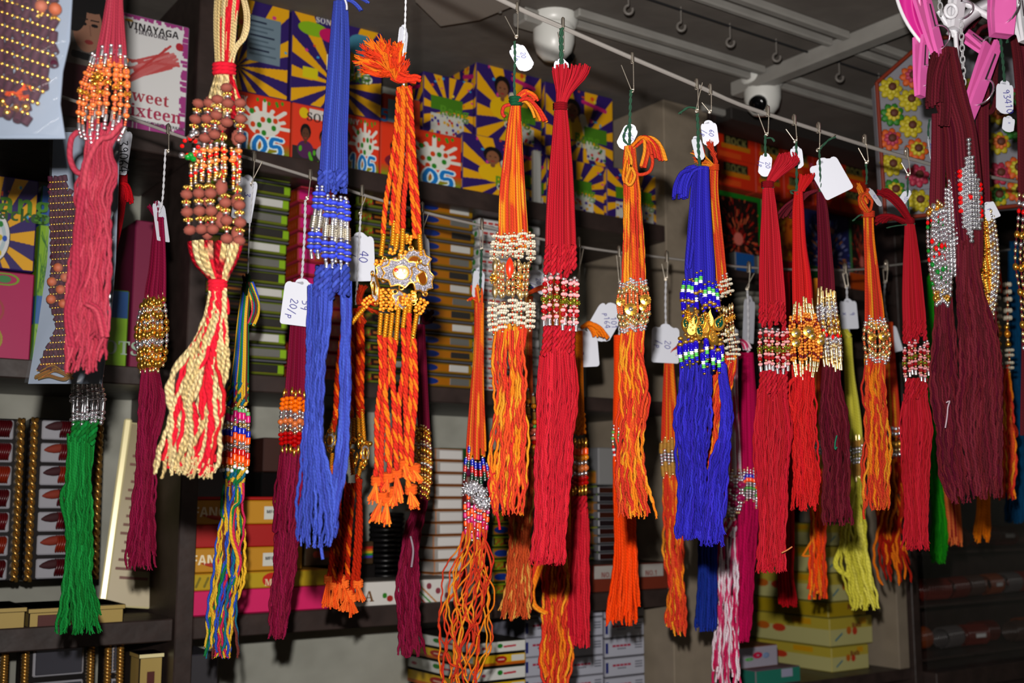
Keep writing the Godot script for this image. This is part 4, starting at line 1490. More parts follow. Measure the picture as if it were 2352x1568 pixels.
	var ml := carton("sweets_box", "long yellow lidded box with a red round emblem, on the bright pink box", "box", 434, 758, 1318, 1350, 1.995, .2, M.ma_lid, yel, yel, {"h0": hb, "hh": .03})
	word(ml, "M.A", .575, .52, .012, Color(.85, .75, .6), {"serif": true})
	hb += .031
	for i in 2:
		var y := hb + i * .085
		var f := carton("fancy_box", "yellow FANCY box with white stickers, %s of the two" % ["lower", "upper"][i], "box", 430, 694, 1270, 1325, 2.005, .2, yel, red, yel, {"h0": y, "hh": .043, "group": "FANCY boxes on the third shelf"})
		word(f, "FANCY", .2, .72, .018, Color(.92, .86, .72))
		for q in 2:
			var st := part(f, "sticker", dress(bevel_box(Vector3(.026, .024, .001), .0003), mc(Color(.78, .78, .74)), mc(Color(.78, .78, .74)), mc(Color(.78, .78, .74))))
			st.position = Vector3((.2 + q * .17) * (f.get_meta("size") as Vector3).x, .008, .1008)
			var pr := lettering(f, ["MFG", "MRP"][q], .006, Vector3((.2 + q * .17) * (f.get_meta("size") as Vector3).x, .022, .1016), M.black_ink)
		var mark := part(f, "red_mark", BM.rice, mc(Color(.65, .15, .06)))
		mark.transform = Transform3D(Basis(Vector3.BACK, 1.4).scaled_local(Vector3(.008, .05, .002)), Vector3(-.06, .012, .1005))
		carton("red_box", "plain red box %s on the third shelf" % ["between the two FANCY boxes", "on top of the upper FANCY box"][i], "box", 430, 694, 1222, 1270, 2.007, .2, red, red, red, {"h0": y + .0435, "hh": .041 if i == 0 else .006})
	var rbx := carton("rainbow_box", "small dark box with a rainbow print, right of the dark maroon threads", "box", 700, 858, 1262, 1312, 2.06, .12, M.rainbow_box, mc(Color(.2, .15, .05)), mc(Color(.2, .15, .05)), {"h0": S3 + ps.y + .0325, "hh": .045})
	carton("black_box", "plain black box under the rainbow box on the third shelf", "box", 774, 862, 1312, 1380, 2.095, .1, mc(Color(.07, .06, .06), .3), mc(Color(.07, .06, .06), .3), mc(Color(.07, .06, .06), .3), {"h0": S3, "hh": ps.y + .0315})
	carton("brown_carton", "brown carton standing behind the small gold pendant bundle", "box", 606, 690, 970, 1050, 2.2, .08, mc(Color(.22, .09, .05)), mc(Color(.2, .08, .05)), mc(Color(.2, .08, .05)), {"h0": S3 + .261, "hh": .07})
	carton("black_chest", "black chest at the back of the third shelf behind the FANCY boxes", "case", 596, 804, 1180, 1330, 2.206, .09, mc(Color(.05, .045, .05), .2), mc(Color(.06, .05, .05), .2), mc(Color(.05, .05, .05), .2), {"h0": S3, "hh": .149})
	carton("dark_case", "low black case under the brown carton", "case", 600, 800, 1050, 1180, 2.2, .09, mc(Color(.05, .045, .05), .2), mc(Color(.06, .05, .05), .2), mc(Color(.05, .05, .05), .2), {"h0": S3 + .15, "hh": .11})
	carton("grey_box", "plain grey box at the back left of the third shelf", "box", 436, 560, 1060, 1160, 2.212, .08, mc(Color(.4, .4, .41)), mc(Color(.4, .4, .41)), mc(Color(.4, .4, .41)), {"h0": S3})
	# bangles in a dark roll
	var bg := thing("bangle_stack", "tall stack of black bangles on the third shelf beside the white motif box", "bangle stack", Vector3(on_v(886, 1330, 2.15).x, S3, on_v(886, 1330, 2.15).z))
	for i in 17:
		var p := PackedVector3Array()
		for j in 17: p.append(Vector3(cos(TAU * j / 16) * .033, .005 + i * .0105, sin(TAU * j / 16) * .033))
		var t := TB.new()
		t.tube(p, pf(.005), one(Color.WHITE), 6)
		part(bg, "bangle", t.mesh(), mt("bangle_black", Color(.07, .065, .07), .3))
	var mb := carton("motif_box", "long white box with dotted motifs lying along the front of the third shelf", "box", 806, 1056, 1324, 1388, 1.99, .1, M.motif_box, mc(Color(.7, .68, .66)), mc(Color(.4, .38, .36)), {"h0": S3, "hh": .048})
	word(mb, "A.A", .1, .6, .02, Color(.4, .25, .08), {"serif": true})
	for i in 12:
		var n := carton("small_white_box", "small orange-edged white box, %s up in the stack left of the loose strings" % nth(i), "box", 990, 1060, 1300, 1326, 2.08, .11, mc(Color(.62, .6, .58)), mc(Color(.6, .58, .56)), mc(Color(.6, .35, .12)), {"h0": S3 + i * .0262, "hh": .0248, "group": "small white boxes stacked on the third shelf"})
		n.rotation.y = TURN + rr(-.05, .05) + .1
		var s: Vector3 = n.get_meta("size")
		var w := part(n, "end_label", dress(bevel_box(Vector3(s.x * .8, s.y * .7, .001), .0003), mc(Color(.82, .81, .8)), mc(Color(.8, .8, .8)), mc(Color(.8, .8, .8))))
		w.position = Vector3(s.x * .05, s.y * .12, s.z * .5 + .0005)
	carton("green_box", "flat green box behind the beads of the loose orange strings", "box", 1012, 1245, 1006, 1040, 2.16, .1, mc(Color(.02, .25, .06)), mc(Color(.02, .22, .06)), mc(Color(.02, .22, .06)), {"h0": 1.537, "hh": .03})
	carton("magenta_case", "flat magenta case under the green box at the back", "box", 1040, 1240, 1036, 1068, 2.15, .1, mc(Color(.45, .02, .25)), mc(Color(.4, .02, .2)), mc(Color(.4, .02, .2)), {"h0": 1.505, "hh": .031})
	carton("face_box", "white box with a red printed panel, right of the small white boxes", "box", 1072, 1104, 1090, 1150, 2.13, .1, mc(Color(.62, .55, .5)), mc(Color(.5, .1, .08)), mc(Color(.5, .1, .08)), {"h0": S3, "hh": .256})
	for i in 10:
		carton("striped_pack", "yellow and green foil pack, %s up in the stack behind the striped orange threads" % nth(i), "pack", 1132, 1224, 1300, 1326, 2.1, .1, M.pack_yellow if i % 2 else M.pack_brown, mc(Color(.1, .12, .2)), mc(Color(.3, .35, .05)), {"h0": S3 + i * .0255, "hh": .023, "group": "foil packs stacked on the third shelf"})
	for i in 9:
		carton("dark_pack", "thin dark pack with a pale edge, %s up in the stack beside the orange-red threads" % nth(i), "pack", 1376, 1436, 1240, 1262, 2.12, .1, mc([Color(.16, .04, .03), Color(.1, .06, .08), Color(.2, .07, .03)][i % 3], .3), mc(Color(.4, .4, .42)), mc(Color(.45, .45, .47), .3), {"h0": 1.311 + i * .0195, "hh": .0165, "group": "thin dark packs stacked on the third shelf"})
	for i in 9:
		carton("dark_pack", "thin pale-edged brown pack, %s up in the stack right of the orange-red threads" % nth(i), "pack", 1440, 1500, 1240, 1262, 2.11, .1, mc([Color(.12, .03, .03), Color(.25, .06, .03), Color(.08, .08, .12)][i % 3], .3), mc(Color(.4, .4, .42)), mc(Color(.42, .42, .44), .3), {"h0": 1.311 + i * .0195, "hh": .0165, "group": "thin dark packs stacked on the third shelf"})
	for i in 6:
		carton("striped_pack", "olive foil pack, %s up in the stack right of the tall crimson threads" % nth(i), "pack", 1336, 1374, 1230, 1262, 2.14, .1, M.pack_yellow if i % 2 else M.pack_brown, mc(Color(.08, .12, .25)), mc(Color(.3, .3, .05)), {"h0": 1.311 + i * .036, "hh": .032, "group": "foil packs stacked on the third shelf"})
	carton("white_carton", "plain white carton standing at the back behind the orange-red threads", "box", 1374, 1428, 968, 1062, 2.13, .06, mc(Color(.5, .5, .5)), mc(Color(.45, .45, .46)), mc(Color(.45, .45, .46)), {"h0": 1.488, "hh": .09})
	var bt := thing("steel_tumbler", "dim steel tumbler stack at the right end of the third shelf", "tumbler", Vector3(on_v(1506, 1300, 2.24).x, S3, on_v(1506, 1300, 2.24).z))
	for i in 5:
		var cpm := part(bt, "tumbler", from(lathe([[.0, .07], [.03, .07], [.032, .068], [.027, .0], [.0, .0]], 18)), mt("dim_steel", Color(.42, .39, .37), .35, .7))
		cpm.position.y = i * .07
	var ob1 := carton("brown_box", "wide orange brown box with white labels along the right end of the third shelf", "box", 1338, 1560, 1262, 1330, 2.0, .2, mc(Color(.4, .13, .05)), mc(Color(.3, .1, .04)), mc(Color(.2, .12, .09)), {"h0": S3, "hh": .062})
	for q in 2:
		var st := part(ob1, "paper_label", dress(bevel_box(Vector3(.075, .028, .001), .0003), mc(Color(.62, .6, .58)), mc(Color(.6, .6, .6)), mc(Color(.6, .6, .6))))
		st.position = Vector3(-.075 + q * .13, .03, .1012)
		lettering(ob1, "NO.1", .012, Vector3(-.075 + q * .13, .038, .102), mc(Color(.5, .3, .28)))
	# lowest shelf
	var dg := carton("grey_case", "dark grey case lid at the bottom left beside the upright", "case", 428, 500, 1502, 1640, 2.02, .2, mc(Color(.17, .16, .18)), mc(Color(.15, .14, .16)), mc(Color(.2, .19, .22)))
	var ys := [[1640, 1600], [1598, 1563], [1562, 1530], [1529, 1500], [1499, 1470]]
	for i in 5:
		var wht := i == 4 or i == 2
		carton("sweets_box", "%s sweets box, %s of the stack below the loose orange strings" % ["white" if wht else "yellow", ["lowest", "second from the bottom", "middle one", "second from the top", "topmost"][i]], "box", 1092, 1208, 1500, 1530, 2.02, .3, M.sweet_white if wht else M.sweet_yellow, M.sweet_white if wht else M.sweet_yellow, mc(Color(.12, .1, .07)), {"h0": on_v(1150, ys[i][0], 2.02).y, "hh": on_v(1150, ys[i][1], 2.02).y - on_v(1150, ys[i][0], 2.02).y - .001, "group": "sweets boxes stacked on the lowest shelf"})
	for c in 3:
		for i in 6:
			var y0: float = 1640 - i * 44.5
			var hb2 := on_v([1248, 1342, 1436][c], y0, 2.06).y
			carton("white_box", "white blue-printed box, %s up in %s on the lowest shelf" % [nth(i), ["the left stack", "the middle stack", "the right stack"][c]], "box", [1206.0, 1302.0, 1390.0][c], [1298.0, 1386.0, 1481.0][c], 1500, 1540, 2.06, .16, M.white_blue_box, mc(Color(.45, .45, .5)), mc(Color(.5, .5, .54)), {"h0": hb2, "hh": on_v(1342, y0 - 44.5, 2.06).y - on_v(1342, y0, 2.06).y - .001, "group": "white boxes with blue print on the lowest shelf"})

func right_bay():
	# third bay: cracker packs above, yellow cartons below
	var rk := [[1646, 1735, 274, 430], [1737, 1800, 290, 440], [1802, 1866, 318, 450], [1868, 1930, 332, 455], [1932, 1992, 350, 465]]
	for i in rk.size():
		var e: Array = rk[i]
		var n := carton("rock_box", "orange red ROCK box, %s in the upper row of the right bay" % nth(i), "box", e[0], e[1], e[2], e[3], 2.06, .1, M.rock_box, mc(Color(.7, .15, .05)), mc(Color(.7, .15, .05)), {"h0": 2.349, "hh": .078, "group": "ROCK boxes in the right bay"})
		word(n, "ROCK", .5, .8, .022, Color(.45, .42, .22))
		var m := carton("rock_box", "orange red ROCK box, %s in the lower row of the right bay" % nth(i), "box", e[0], e[1], e[2] + 90, e[3] + 60, 2.05, .1, M.rock_box, mc(Color(.7, .15, .05)), mc(Color(.7, .15, .05)), {"h0": 2.27, "hh": .078, "group": "ROCK boxes in the right bay"})
		word(m, "ROCK", .5, .8, .022, Color(.4, .38, .2))
	var sp := [["spark_red", 1640, 1748, "red sparkler print box with a green border"], ["spark_orange", 1750, 1836, "orange gravel print box"], ["spark_blue", 1838, 1950, "blue burst print box"], ["spark_red", 1952, 2000, "narrow green bordered sparkler box"]]
	for e in sp:
		carton("sparkler_box", e[3] + " in the right bay", "box", e[1], e[2], 430, 600, 2.08, .12, M[e[0]], mc(Color(.05, .3, .08)), mc(Color(.05, .3, .08)), {"h0": 2.03, "hh": .238})
	for i in 6:
		carton("colour_pouch", "small bright pouch, %s in the row before the sparkler boxes" % nth(i), "pouch", 1690 + i * 52, 1734 + i * 52, 600, 650, 1.995, .05, mc([Color(.1, .3, .55), Color(.7, .5, .05), Color(.55, .1, .1), Color(.1, .35, .15), Color(.55, .5, .5), Color(.65, .25, .05)][i], .25), mc(Color(.3, .3, .3)), mc(Color(.4, .4, .4)), {"h0": 2.03, "hh": .05, "group": "pouches in the right bay"})
	# plastic caps on a spindle
	var st := thing("bowl_stack", "stack of pale plastic bowls on the shelf behind the magenta threads", "bowl stack", Vector3(on_v(1722, 780, 2.1).x, 1.862, on_v(1722, 780, 2.1).z))
	for i in 7:
		var b := part(st, "bowl", from(lathe([[.045, .012], [.05, .014], [.05, .01], [.035, .0], [.0, -.002]], 18)), mt("bowl_plastic", Color(.55, .54, .5), .35))
		b.position.y = i * .022
	# hanging charms behind: a grey steel stand holding the pouches
	var gp := on_v(2035, 300, 2.3)
	# yellow cartons
	var ypos := [[1.0, .065], [1.066, .075], [1.142, .04], [1.183, .075], [1.259, .07], [1.33, .06]]
	for i in 6:
		var fm: Material = M.yellow_box if i != 2 else mc(Color(.62, .52, .02))
		var n := carton("yellow_carton", "pale yellow fruit print carton, %s of the right bay pile" % ["lowest", "second from the bottom", "thin bright yellow one", "third from the top", "second from the top", "topmost"][i], "box", [1907.0, 1905.0, 1903.0, 1905.0, 1900.0, 1906.0][i], [1992.0, 2003.0, 1990.0, 1988.0, 1986.0, 1976.0][i], 1400, 1450, 2.05, .42, fm, fm, mc(Color(.6, .55, .2)), {"h0": ypos[i][0], "hh": ypos[i][1] - .001, "group": "yellow cartons in the right bay"})
		word(n, "Roth", .62, .78, .012, Color(.4, .12, .1), {"serif": true})
	var tp := carton("toothpaste_box", "white carton with a pink ribbon print on the teal box at bottom right", "box", 1692, 1786, 1476, 1512, 2.03, .1, mc(Color(.62, .6, .66)), mc(Color(.6, .58, .6)), mc(Color(.5, .3, .2)), {"h0": 1.04, "hh": .052})
	for e in [[0.0, .03, .035, .016, Color(.75, .05, .25)], [-.03, .022, .03, .008, Color(.3, .65, .3)], [.03, .028, .024, .014, Color(.45, .55, .7)]]:
		var rb := part(tp, "printed_ribbon", BM.disk, mc(e[4]))
		rb.transform = Transform3D(Basis(Vector3.RIGHT, PI / 2).scaled_local(Vector3(e[2], .002, e[3])), Vector3(e[0], e[1], .0505))
	var tb := carton("teal_box", "flat teal box under the white carton at bottom right", "box", 1735, 1838, 1500, 1545, 2.0, .16, mc(Color(.12, .45, .38)), mc(Color(.12, .42, .36)), mc(Color(.4, .3, .35)), {"h0": 1.0, "hh": .039})
	var pr := part(tb, "label_panel", dress(bevel_box(Vector3(.04, .02, .001), .0003), mc(Color(.6, .6, .7)), mc(Color(.6, .6, .6)), mc(Color(.6, .6, .6))))
	pr.position = Vector3(.03, .016, .081)
	# inside the glass cabinet: rows of bangle rolls
	var bm := [Color(.28, .08, .05), Color(.22, .15, .13), Color(.38, .17, .07), Color(.27, .25, .25), Color(.36, .11, .08)]
	for r in 5:
		slab("shelf", M.laminate, 2.74, 4.5, 2.06, 2.29, .995 + r * .15, 1.003 + r * .15, .001)
		for i in 12:
			var n := thing("bangle_roll", "dark glass bangle roll, %s from the left on the %s cabinet shelf" % [nth(i), ["lowest", "second", "third", "fourth", "top"][r]], "bangle roll", uvh(2.80 + i * .112 + rr(-.005, .005), 2.16 + rr(-.04, .04), 1.037 + r * .15), "bangle rolls in the glass cabinet")
			n.rotation.y = TURN + rr(-.16, .16)
			var t := TB.new()
			for j in 9:
				var p := PackedVector3Array()
				for q in 13: p.append(Vector3(-.044 + j * .011, cos(TAU * q / 12) * .03, sin(TAU * q / 12) * .03))
				t.tube(p, pf(.0035), one(Color.WHITE), 5)
			part(n, "bangles", t.mesh(), mt("cab_%d" % ((i + r * 2) % 5), bm[(i + r * 2) % 5], .22), true)
			if (i * 3 + r) % 4 == 0:
				var tg := part(n, "paper_slip", dress(bevel_box(Vector3(.045, .012, .001), .0003), mc(Color(.8, .8, .8)), mc(Color(.5, .5, .5)), mc(Color(.5, .5, .5))))
				tg.position = Vector3(0, -.005, .034)
	flower_board()

func flower_board():
	# shallow display case of paper flowers above the cabinet
	var d := 2.2
	var at := W(2190, 300, d)
	var s := d / F
	var n := thing("display_case", "framed display case of paper flowers at the upper right", "display case", at)
	var poly := PackedVector2Array()
	for e in [[2012, 192], [2126, 92], [2420, 66], [2420, 470], [2330, 474], [2032, 505]]:
		var q := W(e[0], e[1], d) - at
		poly.append(Vector2(q.x, q.y))
	var bk := part(n, "back_board", extrude(poly, .02), mc(Color(.47, .47, .5)))
	bk.position.z = -.02
	var t := TB.new()
	for i in poly.size():
		var a := poly[i]
		var b := poly[(i + 1) % poly.size()]
		if i == 2: continue
		t.tube(PackedVector3Array([Vector3(a.x, a.y, .005), Vector3(b.x, b.y, .005)]), pf(5.0 * s), one(Color.WHITE), 6)
	part(n, "frame", t.mesh(), mt("frame_orange", Color(.45, .14, .05), .5))
	var bar_ := TB.new()
	var b0 := W(2262, 90, d) - at
	var b1 := W(2272, 478, d) - at
	bar_.tube(PackedVector3Array([b0, b1]), pf(10.0 * s), one(Color.WHITE), 6)
	part(n, "divider", bar_.mesh(), mt("divider_brown", Color(.14, .06, .04), .5))
	for i in 3:
		var w := TB.new()
		var y := 180 + i * 95
		w.tube(PackedVector3Array([W(2024 + i * 3, y + 70, d) - at, W(2420, y + 40, d) - at]), pf(1.6 * s), one(Color.WHITE), 5)
		part(n, "grid_line", w.mesh(), mc(Color(.5, .5, .54)))
	var pal := {"yellow": Color(.66, .6, .04), "pink": Color(.6, .1, .22), "green": Color(.12, .42, .08), "orange": Color(.72, .3, .04)}
	var fl := [[2044, 205, "yellow", "yellow"], [2092, 178, "orange", "pink"], [2048, 265, "green", "yellow"], [2088, 232, "yellow", "yellow"], [2044, 322, "orange", "pink"], [2090, 292, "yellow", "yellow"], [2046, 380, "yellow", "yellow"], [2104, 345, "orange", "yellow"], [2052, 438, "green", "yellow"], [2106, 405, "pink", "pink"], [2108, 462, "yellow", "yellow"], [2120, 130, "yellow", "green"], [2160, 420, "green", "yellow"], [2205, 270, "yellow", "orange"], [2236, 330, "green", "pink"], [2292, 330, "yellow", "orange"], [2330, 300, "green", "green"], [2332, 388, "orange", "yellow"], [2292, 400, "pink", "pink"], [2288, 450, "yellow", "green"], [2335, 440, "orange", "yellow"], [2290, 262, "yellow", "orange"], [2240, 200, "yellow", "green"], [2180, 160, "orange", "yellow"], [2330, 230, "pink", "green"]]
	for i in fl.size():
		var e: Array = fl[i]
		var f := thing("paper_flower", "%s and %s paper flower, %s" % [e[2], e[3], "%s from the top in %s" % [nth(fl.filter(func(g): return int((g[0] - 2000) / 65) == int((e[0] - 2000) / 65) and g[1] < e[1]).size()), ["the left column", "the second column", "the column under the clip", "the column left of the divider", "the column right of the divider", "the rightmost column"][int((e[0] - 2000) / 65)]]], "paper flower", W(e[0], e[1], d) + Vector3(0, 0, .004), "paper flowers in the display case")
		f.rotation.z = rr(0, 6)
		for k in 2:
			var tb := TB.new()
			for j in 8:
				var a := TAU * j / 8 + k * .4
				var r := (22.0 - k * 8) * s
				tb.blend(ball(8, 4), Transform3D(Basis(Vector3.BACK, a).scaled_local(Vector3(r * 1.3, r * .85, .01)), Vector3(cos(a) * r * .72, sin(a) * r * .72, k * .006)))
			part(f, "petals", tb.mesh(), mc(pal[e[2 + k]] if k == 0 else pal[e[3]].lightened(.1), .6))
		var c := part(f, "centre", BM.ball, mc(Color(.3, .12, .03), .7))
		c.transform = Transform3D(Basis().scaled(Vector3(20 * s, 20 * s, .012)), Vector3(0, 0, .012))

# ---------- the two lines ----------
const CRIMSON := [Color(.72, .1, .16), Color(.68, .08, .14), Color(.75, .12, .18)]
const SCARLET := [Color(.8, .12, .13), Color(.76, .1, .11)]
const MAROON := [Color(.36, .07, .13), Color(.31, .05, .1), Color(.4, .09, .15)]
const WINE := [Color(.42, .05, .17), Color(.38, .04, .14), Color(.46, .07, .2)]
const MAULI := [Color(.78, .22, .12), Color(.87, .46, .1), Color(.76, .18, .12), Color(.87, .55, .14), Color(.8, .27, .13)]
const BLUE := [Color(.17, .14, .67), Color(.15, .12, .6), Color(.2, .17, .73)]
const ORANGE := [Color(.92, .27, .05), Color(.9, .24, .04)]

func line_of(nm: String, label: String, pts: Array, v: float, rad: float):
	var q: Array = smooth_px(vv(pts), 30.0)
	var at := on_v(q[0].x, q[0].y, v)
	var t := TB.new()
	var p := PackedVector3Array()
	for e in q: p.append(on_v(e.x, e.y, v) - at)
	t.tube(p, pf(rad), one(Color.WHITE), 8, .6)
	var n := thing(nm, label, "cord", at)
	part(n, "cord", t.mesh(), M.cord_clear)
	var c := TB.new()
	c.tube(p, pf(rad * .35), one(Color.WHITE), 6)
	part(n, "core", c.mesh(), mt("cord_core", Color(.3, .28, .27), .4))

func lines():
	line_of("clear_line", "thick clear plastic line along the upper front, carrying the nearest bundles", [-320, -760, 300, -420, 800, -175, 1160, 4, 1290, 62, 1450, 132, 1605, 198, 1700, 240, 1825, 282, 1988, 334, 2083, 362, 2140, 378, 2265, 404, 2352, 420, 2560, 452], V1, .0033)
	line_of("clear_line", "thinner clear line sagging behind the front bundles in mid picture", [-300, 60, 60, 195, 300, 272, 440, 322, 580, 366, 710, 406, 830, 446, 970, 486, 1105, 518, 1330, 566, 1530, 592, 1720, 614, 1940, 620, 2040, 610, 2180, 592, 2310, 574, 2460, 560], V2, .0026)

func red_design(nm: String, label: String, x: float, y: float, kx: float, ky: float, lean: float, tassel: Array, pinned: Array):
	# crimson threads, two bands of small twists and a band of crystal and red beads
	var X := func(a: Array) -> Array:
		var o := []
		for r in a: o.append([y + r[0] * ky, x + r[1] * kx + lean * r[0] * ky, x + r[2] * kx + lean * r[0] * ky])
		return o
	bundle(nm, x, y, V1, label, "thread bracelet bundle")
	var k := ky
	threads("tassel_threads", tassel, 46, 2.6 * k, CRIMSON, {"rtop": 16, "depth": .7})
	knot(x, y, 28 * kx, 16 * k, Color(.5, .05, .1))
	tie([x - 14 * kx, y + 8, x, y + 13, x + 16 * kx, y + 6], 2.2)
	threads("upper_threads", X.call([[2, -12, 14], [50, -15, 20], [140, -22, 29], [250, -28, 36], [330, -29, 40]]), 34, 3.9 * k, CRIMSON, {"depth": .55})
	braids("upper_twists", X.call([[320, -30, 40], [360, -33, 42], [398, -34, 42]]), 9, 4.4 * k, CRIMSON[0], {"rag": 26, "pal": CRIMSON})
	beads(X.call([[380, -32, 44], [450, -36, 46], [520, -34, 44]]), 6, "s c R g c g E g c R g c S", {"k": k, "stag": 9, "line": CRIMSON[0]})
	beads(X.call([[384, -26, 40], [450, -30, 40], [516, -28, 40]]), 4, "s c g R c E c R c S", {"k": k, "stag": 9, "z": -10, "line": CRIMSON[0]})
	braids("lower_twists", X.call([[506, -34, 42], [560, -38, 42], [590, -42, 40]]), 9, 4.4 * k, CRIMSON[0], {"rag": 24, "pal": CRIMSON})
	threads("lower_threads", X.call([[570, -40, 40], [660, -46, 48], [760, -46, 36], [860, -44, 30], [960, -42, 24], [1042, -48, 24]]), 58, 3.7 * k, CRIMSON, {"wave": 2.4, "drift": .12, "rag": 34, "fray": 9, "depth": .5})
	for e in pinned: pass

func front_middle():
	var d := 0.0
	# --- pearl bundle ---
	bundle("pearl_thread_bundle", 1186, 228, V1, "orange and yellow bundle with two bands of white pearl rings and gold beads")
	d = cd
	tie([1182, 96, 1183, 140, 1181, 190, 1184, 230], 3.0)
	knot(1184, 232, 22, 20, Color(.08, .3, .2), "green_knot")
	strand("tassel_threads", vv([1188, 236, 1212, 228, 1232, 248, 1246, 276]), 4.2, Color.WHITE, {"n": 7, "spread": 11.0, "fan": true, "pal": MAULI, "mix": .5, "wave": 1.5})
	strand("tassel_threads", vv([1188, 226, 1206, 214, 1222, 222, 1228, 232]), 4.2, Color.WHITE, {"n": 5, "spread": 8.0, "pal": MAULI, "mix": .5})
	strand("loop_thread", vv([1178, 240, 1158, 246, 1154, 262, 1160, 270]), 4.6, lin(Color(.75, .2, .14)))
	threads("upper_threads", [[232, 1176, 1194], [280, 1168, 1196], [360, 1158, 1200], [450, 1148, 1206], [545, 1146, 1212]], 22, 4.4, MAULI, {"mix": .15, "depth": .5})
	beads([[530, 1142, 1218], [560, 1136, 1222], [606, 1130, 1222]], 4, "g p p g p p g", {"stag": 8, "line": MAULI[0], "z": -12})
	beads([[520, 1142, 1218], [560, 1136, 1222], [604, 1130, 1222]], 5, "g p g p g p g", {"stag": 12, "line": MAULI[0], "k": 1.0})
	beads([[596, 1134, 1216], [640, 1134, 1212], [690, 1136, 1210]], 6, "r r g r r", {"stag": 6, "line": MAULI[0], "k": .95, "z": -10})
	beads([[596, 1132, 1218], [640, 1130, 1216], [690, 1134, 1212]], 8, "r g r r g r", {"stag": 6, "line": MAULI[0], "k": .95})
	beads([[592, 1136, 1140], [640, 1132, 1140], [690, 1134, 1140]], 1, "r e r", {"stag": 2, "k": 1.5, "z": 6})
	beads([[600, 1192, 1196], [640, 1192, 1196], [690, 1192, 1196]], 1, "r e e r", {"stag": 2, "k": 1.3, "z": 8})
	var oc := bead(cur, "r", L(1171, 620, .012), 2.0 * cd)
	oc.material_override = mt("orange_oval", Color(.92, .14, .03), .35)
	oc.name = "orange_oval_bead"
	beads([[684, 1130, 1222], [720, 1126, 1224], [760, 1130, 1222]], 4, "g p p g p p g", {"stag": 8, "line": MAULI[0], "z": -12})
	beads([[676, 1130, 1222], [720, 1126, 1224], [776, 1130, 1222]], 5, "g p p g p p g", {"stag": 14, "line": MAULI[0], "k": 1.0})
	threads("lower_threads", [[752, 1136, 1210], [830, 1136, 1202], [900, 1142, 1206], [1000, 1134, 1208], [1100, 1128, 1206], [1170, 1130, 1198]], 26, 4.6, MAULI, {"mix": .35, "wave": 4.5, "drift": .22, "rag": 56, "fray": 12, "depth": .5})
	strand("stray_thread", vv([1136, 1085, 1122, 1108, 1128, 1140, 1144, 1190, 1148, 1216]), 3.2, lin(Color(.7, .1, .12)))
	pin(1188, 20, V1, 1186, 82, 1160, 38, "pearl bundle")
	tag(1184, 108, d, 42, 74, -28, ["20", "/p"], "white price card marked 20 on the green thread of the pearl bundle", {"fs": 11, "tx": 10, "ta": -115})
	# --- tall crimson bundle ---
	red_design("crimson_thread_bundle", "tall crimson bundle in the middle with a fan tassel and crystal bead band", 1287, 245, 1.0, 1.0, -.0135, [[150, 1266, 1358], [178, 1270, 1346], [212, 1278, 1314], [246, 1277, 1299]], [])
	d = cd
	tie([1290, 66, 1289, 100, 1290, 150], 5.0)
	pin(1293, 56, V1, 1292, 116, 1281, 74, "tall crimson bundle")
	tag(1290, 140, d, 36, 62, 4, [], "white price card half hidden behind the fan tassel of the tall crimson bundle")
	# --- orange bundle with round gold medallions ---
	bundle("orange_thread_bundle", 1447, 334, V1, "orange and red bundle with round gold medallions, hung by a green thread")
	d = cd
	tie([1449, 208, 1447, 260, 1446, 336], 3.4)
	tie([1446, 336, 1432, 320, 1438, 296, 1446, 286], 3.0)
	strand("tassel_threads", vv([1452, 340, 1480, 316, 1506, 330, 1518, 366]), 4.2, Color.WHITE, {"n": 9, "spread": 13.0, "fan": true, "pal": MAULI, "mix": .5, "wave": 1.5})
	strand("tassel_threads", vv([1452, 338, 1478, 322, 1484, 350, 1476, 386]), 4.2, Color.WHITE, {"n": 4, "spread": 7.0, "pal": MAULI, "mix": .5})
	strand("loop_thread", vv([1482, 334, 1498, 366, 1492, 394, 1468, 402, 1456, 392]), 4.4, lin(MAULI[0]))
	strand("loop_thread", vv([1440, 350, 1448, 380, 1436, 420, 1446, 430, 1456, 408, 1444, 384]), 4.0, lin(MAULI[3]), {"z": 22.0})
	strand("loop_thread", vv([1436, 372, 1430, 410, 1436, 424, 1444, 400]), 4.0, lin(MAULI[1]), {"z": 18.0})
	threads("upper_threads", [[336, 1436, 1458], [380, 1432, 1462], [440, 1434, 1470], [540, 1432, 1476], [650, 1430, 1482]], 22, 4.3, MAULI, {"mix": .2, "depth": .55, "wave": 1.0})
	beads([[636, 1424, 1484], [690, 1414, 1494], [720, 1416, 1494], [772, 1426, 1478]], 9, "s s r o o o o o o o o o o r r s s", {"stag": 9, "line": MAULI[0]})
	beads([[650, 1432, 1478], [690, 1420, 1488], [720, 1424, 1488], [768, 1434, 1474]], 6, "s r r o o o o o o r r s", {"stag": 9, "z": -8, "line": MAULI[0]})
	medallion(1446, 714, 15, 24.0, true)
	medallion(1480, 692, 13, 22.0, false)
	medallion(1424, 696, 11, 18.0, false)
	medallion(1474, 708, 9, 20.0, false)
	threads("lower_threads", [[752, 1428, 1480], [840, 1428, 1470], [920, 1430, 1484], [1000, 1426, 1474], [1100, 1420, 1482], [1186, 1424, 1496]], 30, 4.3, MAULI, {"mix": .35, "wave": 4.5, "drift": .22, "rag": 46, "depth": .5, "fray": 5})
	strand("stray_thread", vv([1462, 800, 1478, 850, 1484, 890, 1474, 930, 1470, 960]), 4.4, lin(MAULI[0]), {"z": 16.0})
	pin(1452, 136, V1, 1452, 206, 1427, 150, "orange medallion bundle")
	tag(1452, 292, d, 36, 66, 26, ["60", "/p"], "white price card with a crossed out green loop, tilted beside the orange medallion bundle", {"fs": 10, "tx": 6, "ta": -60})
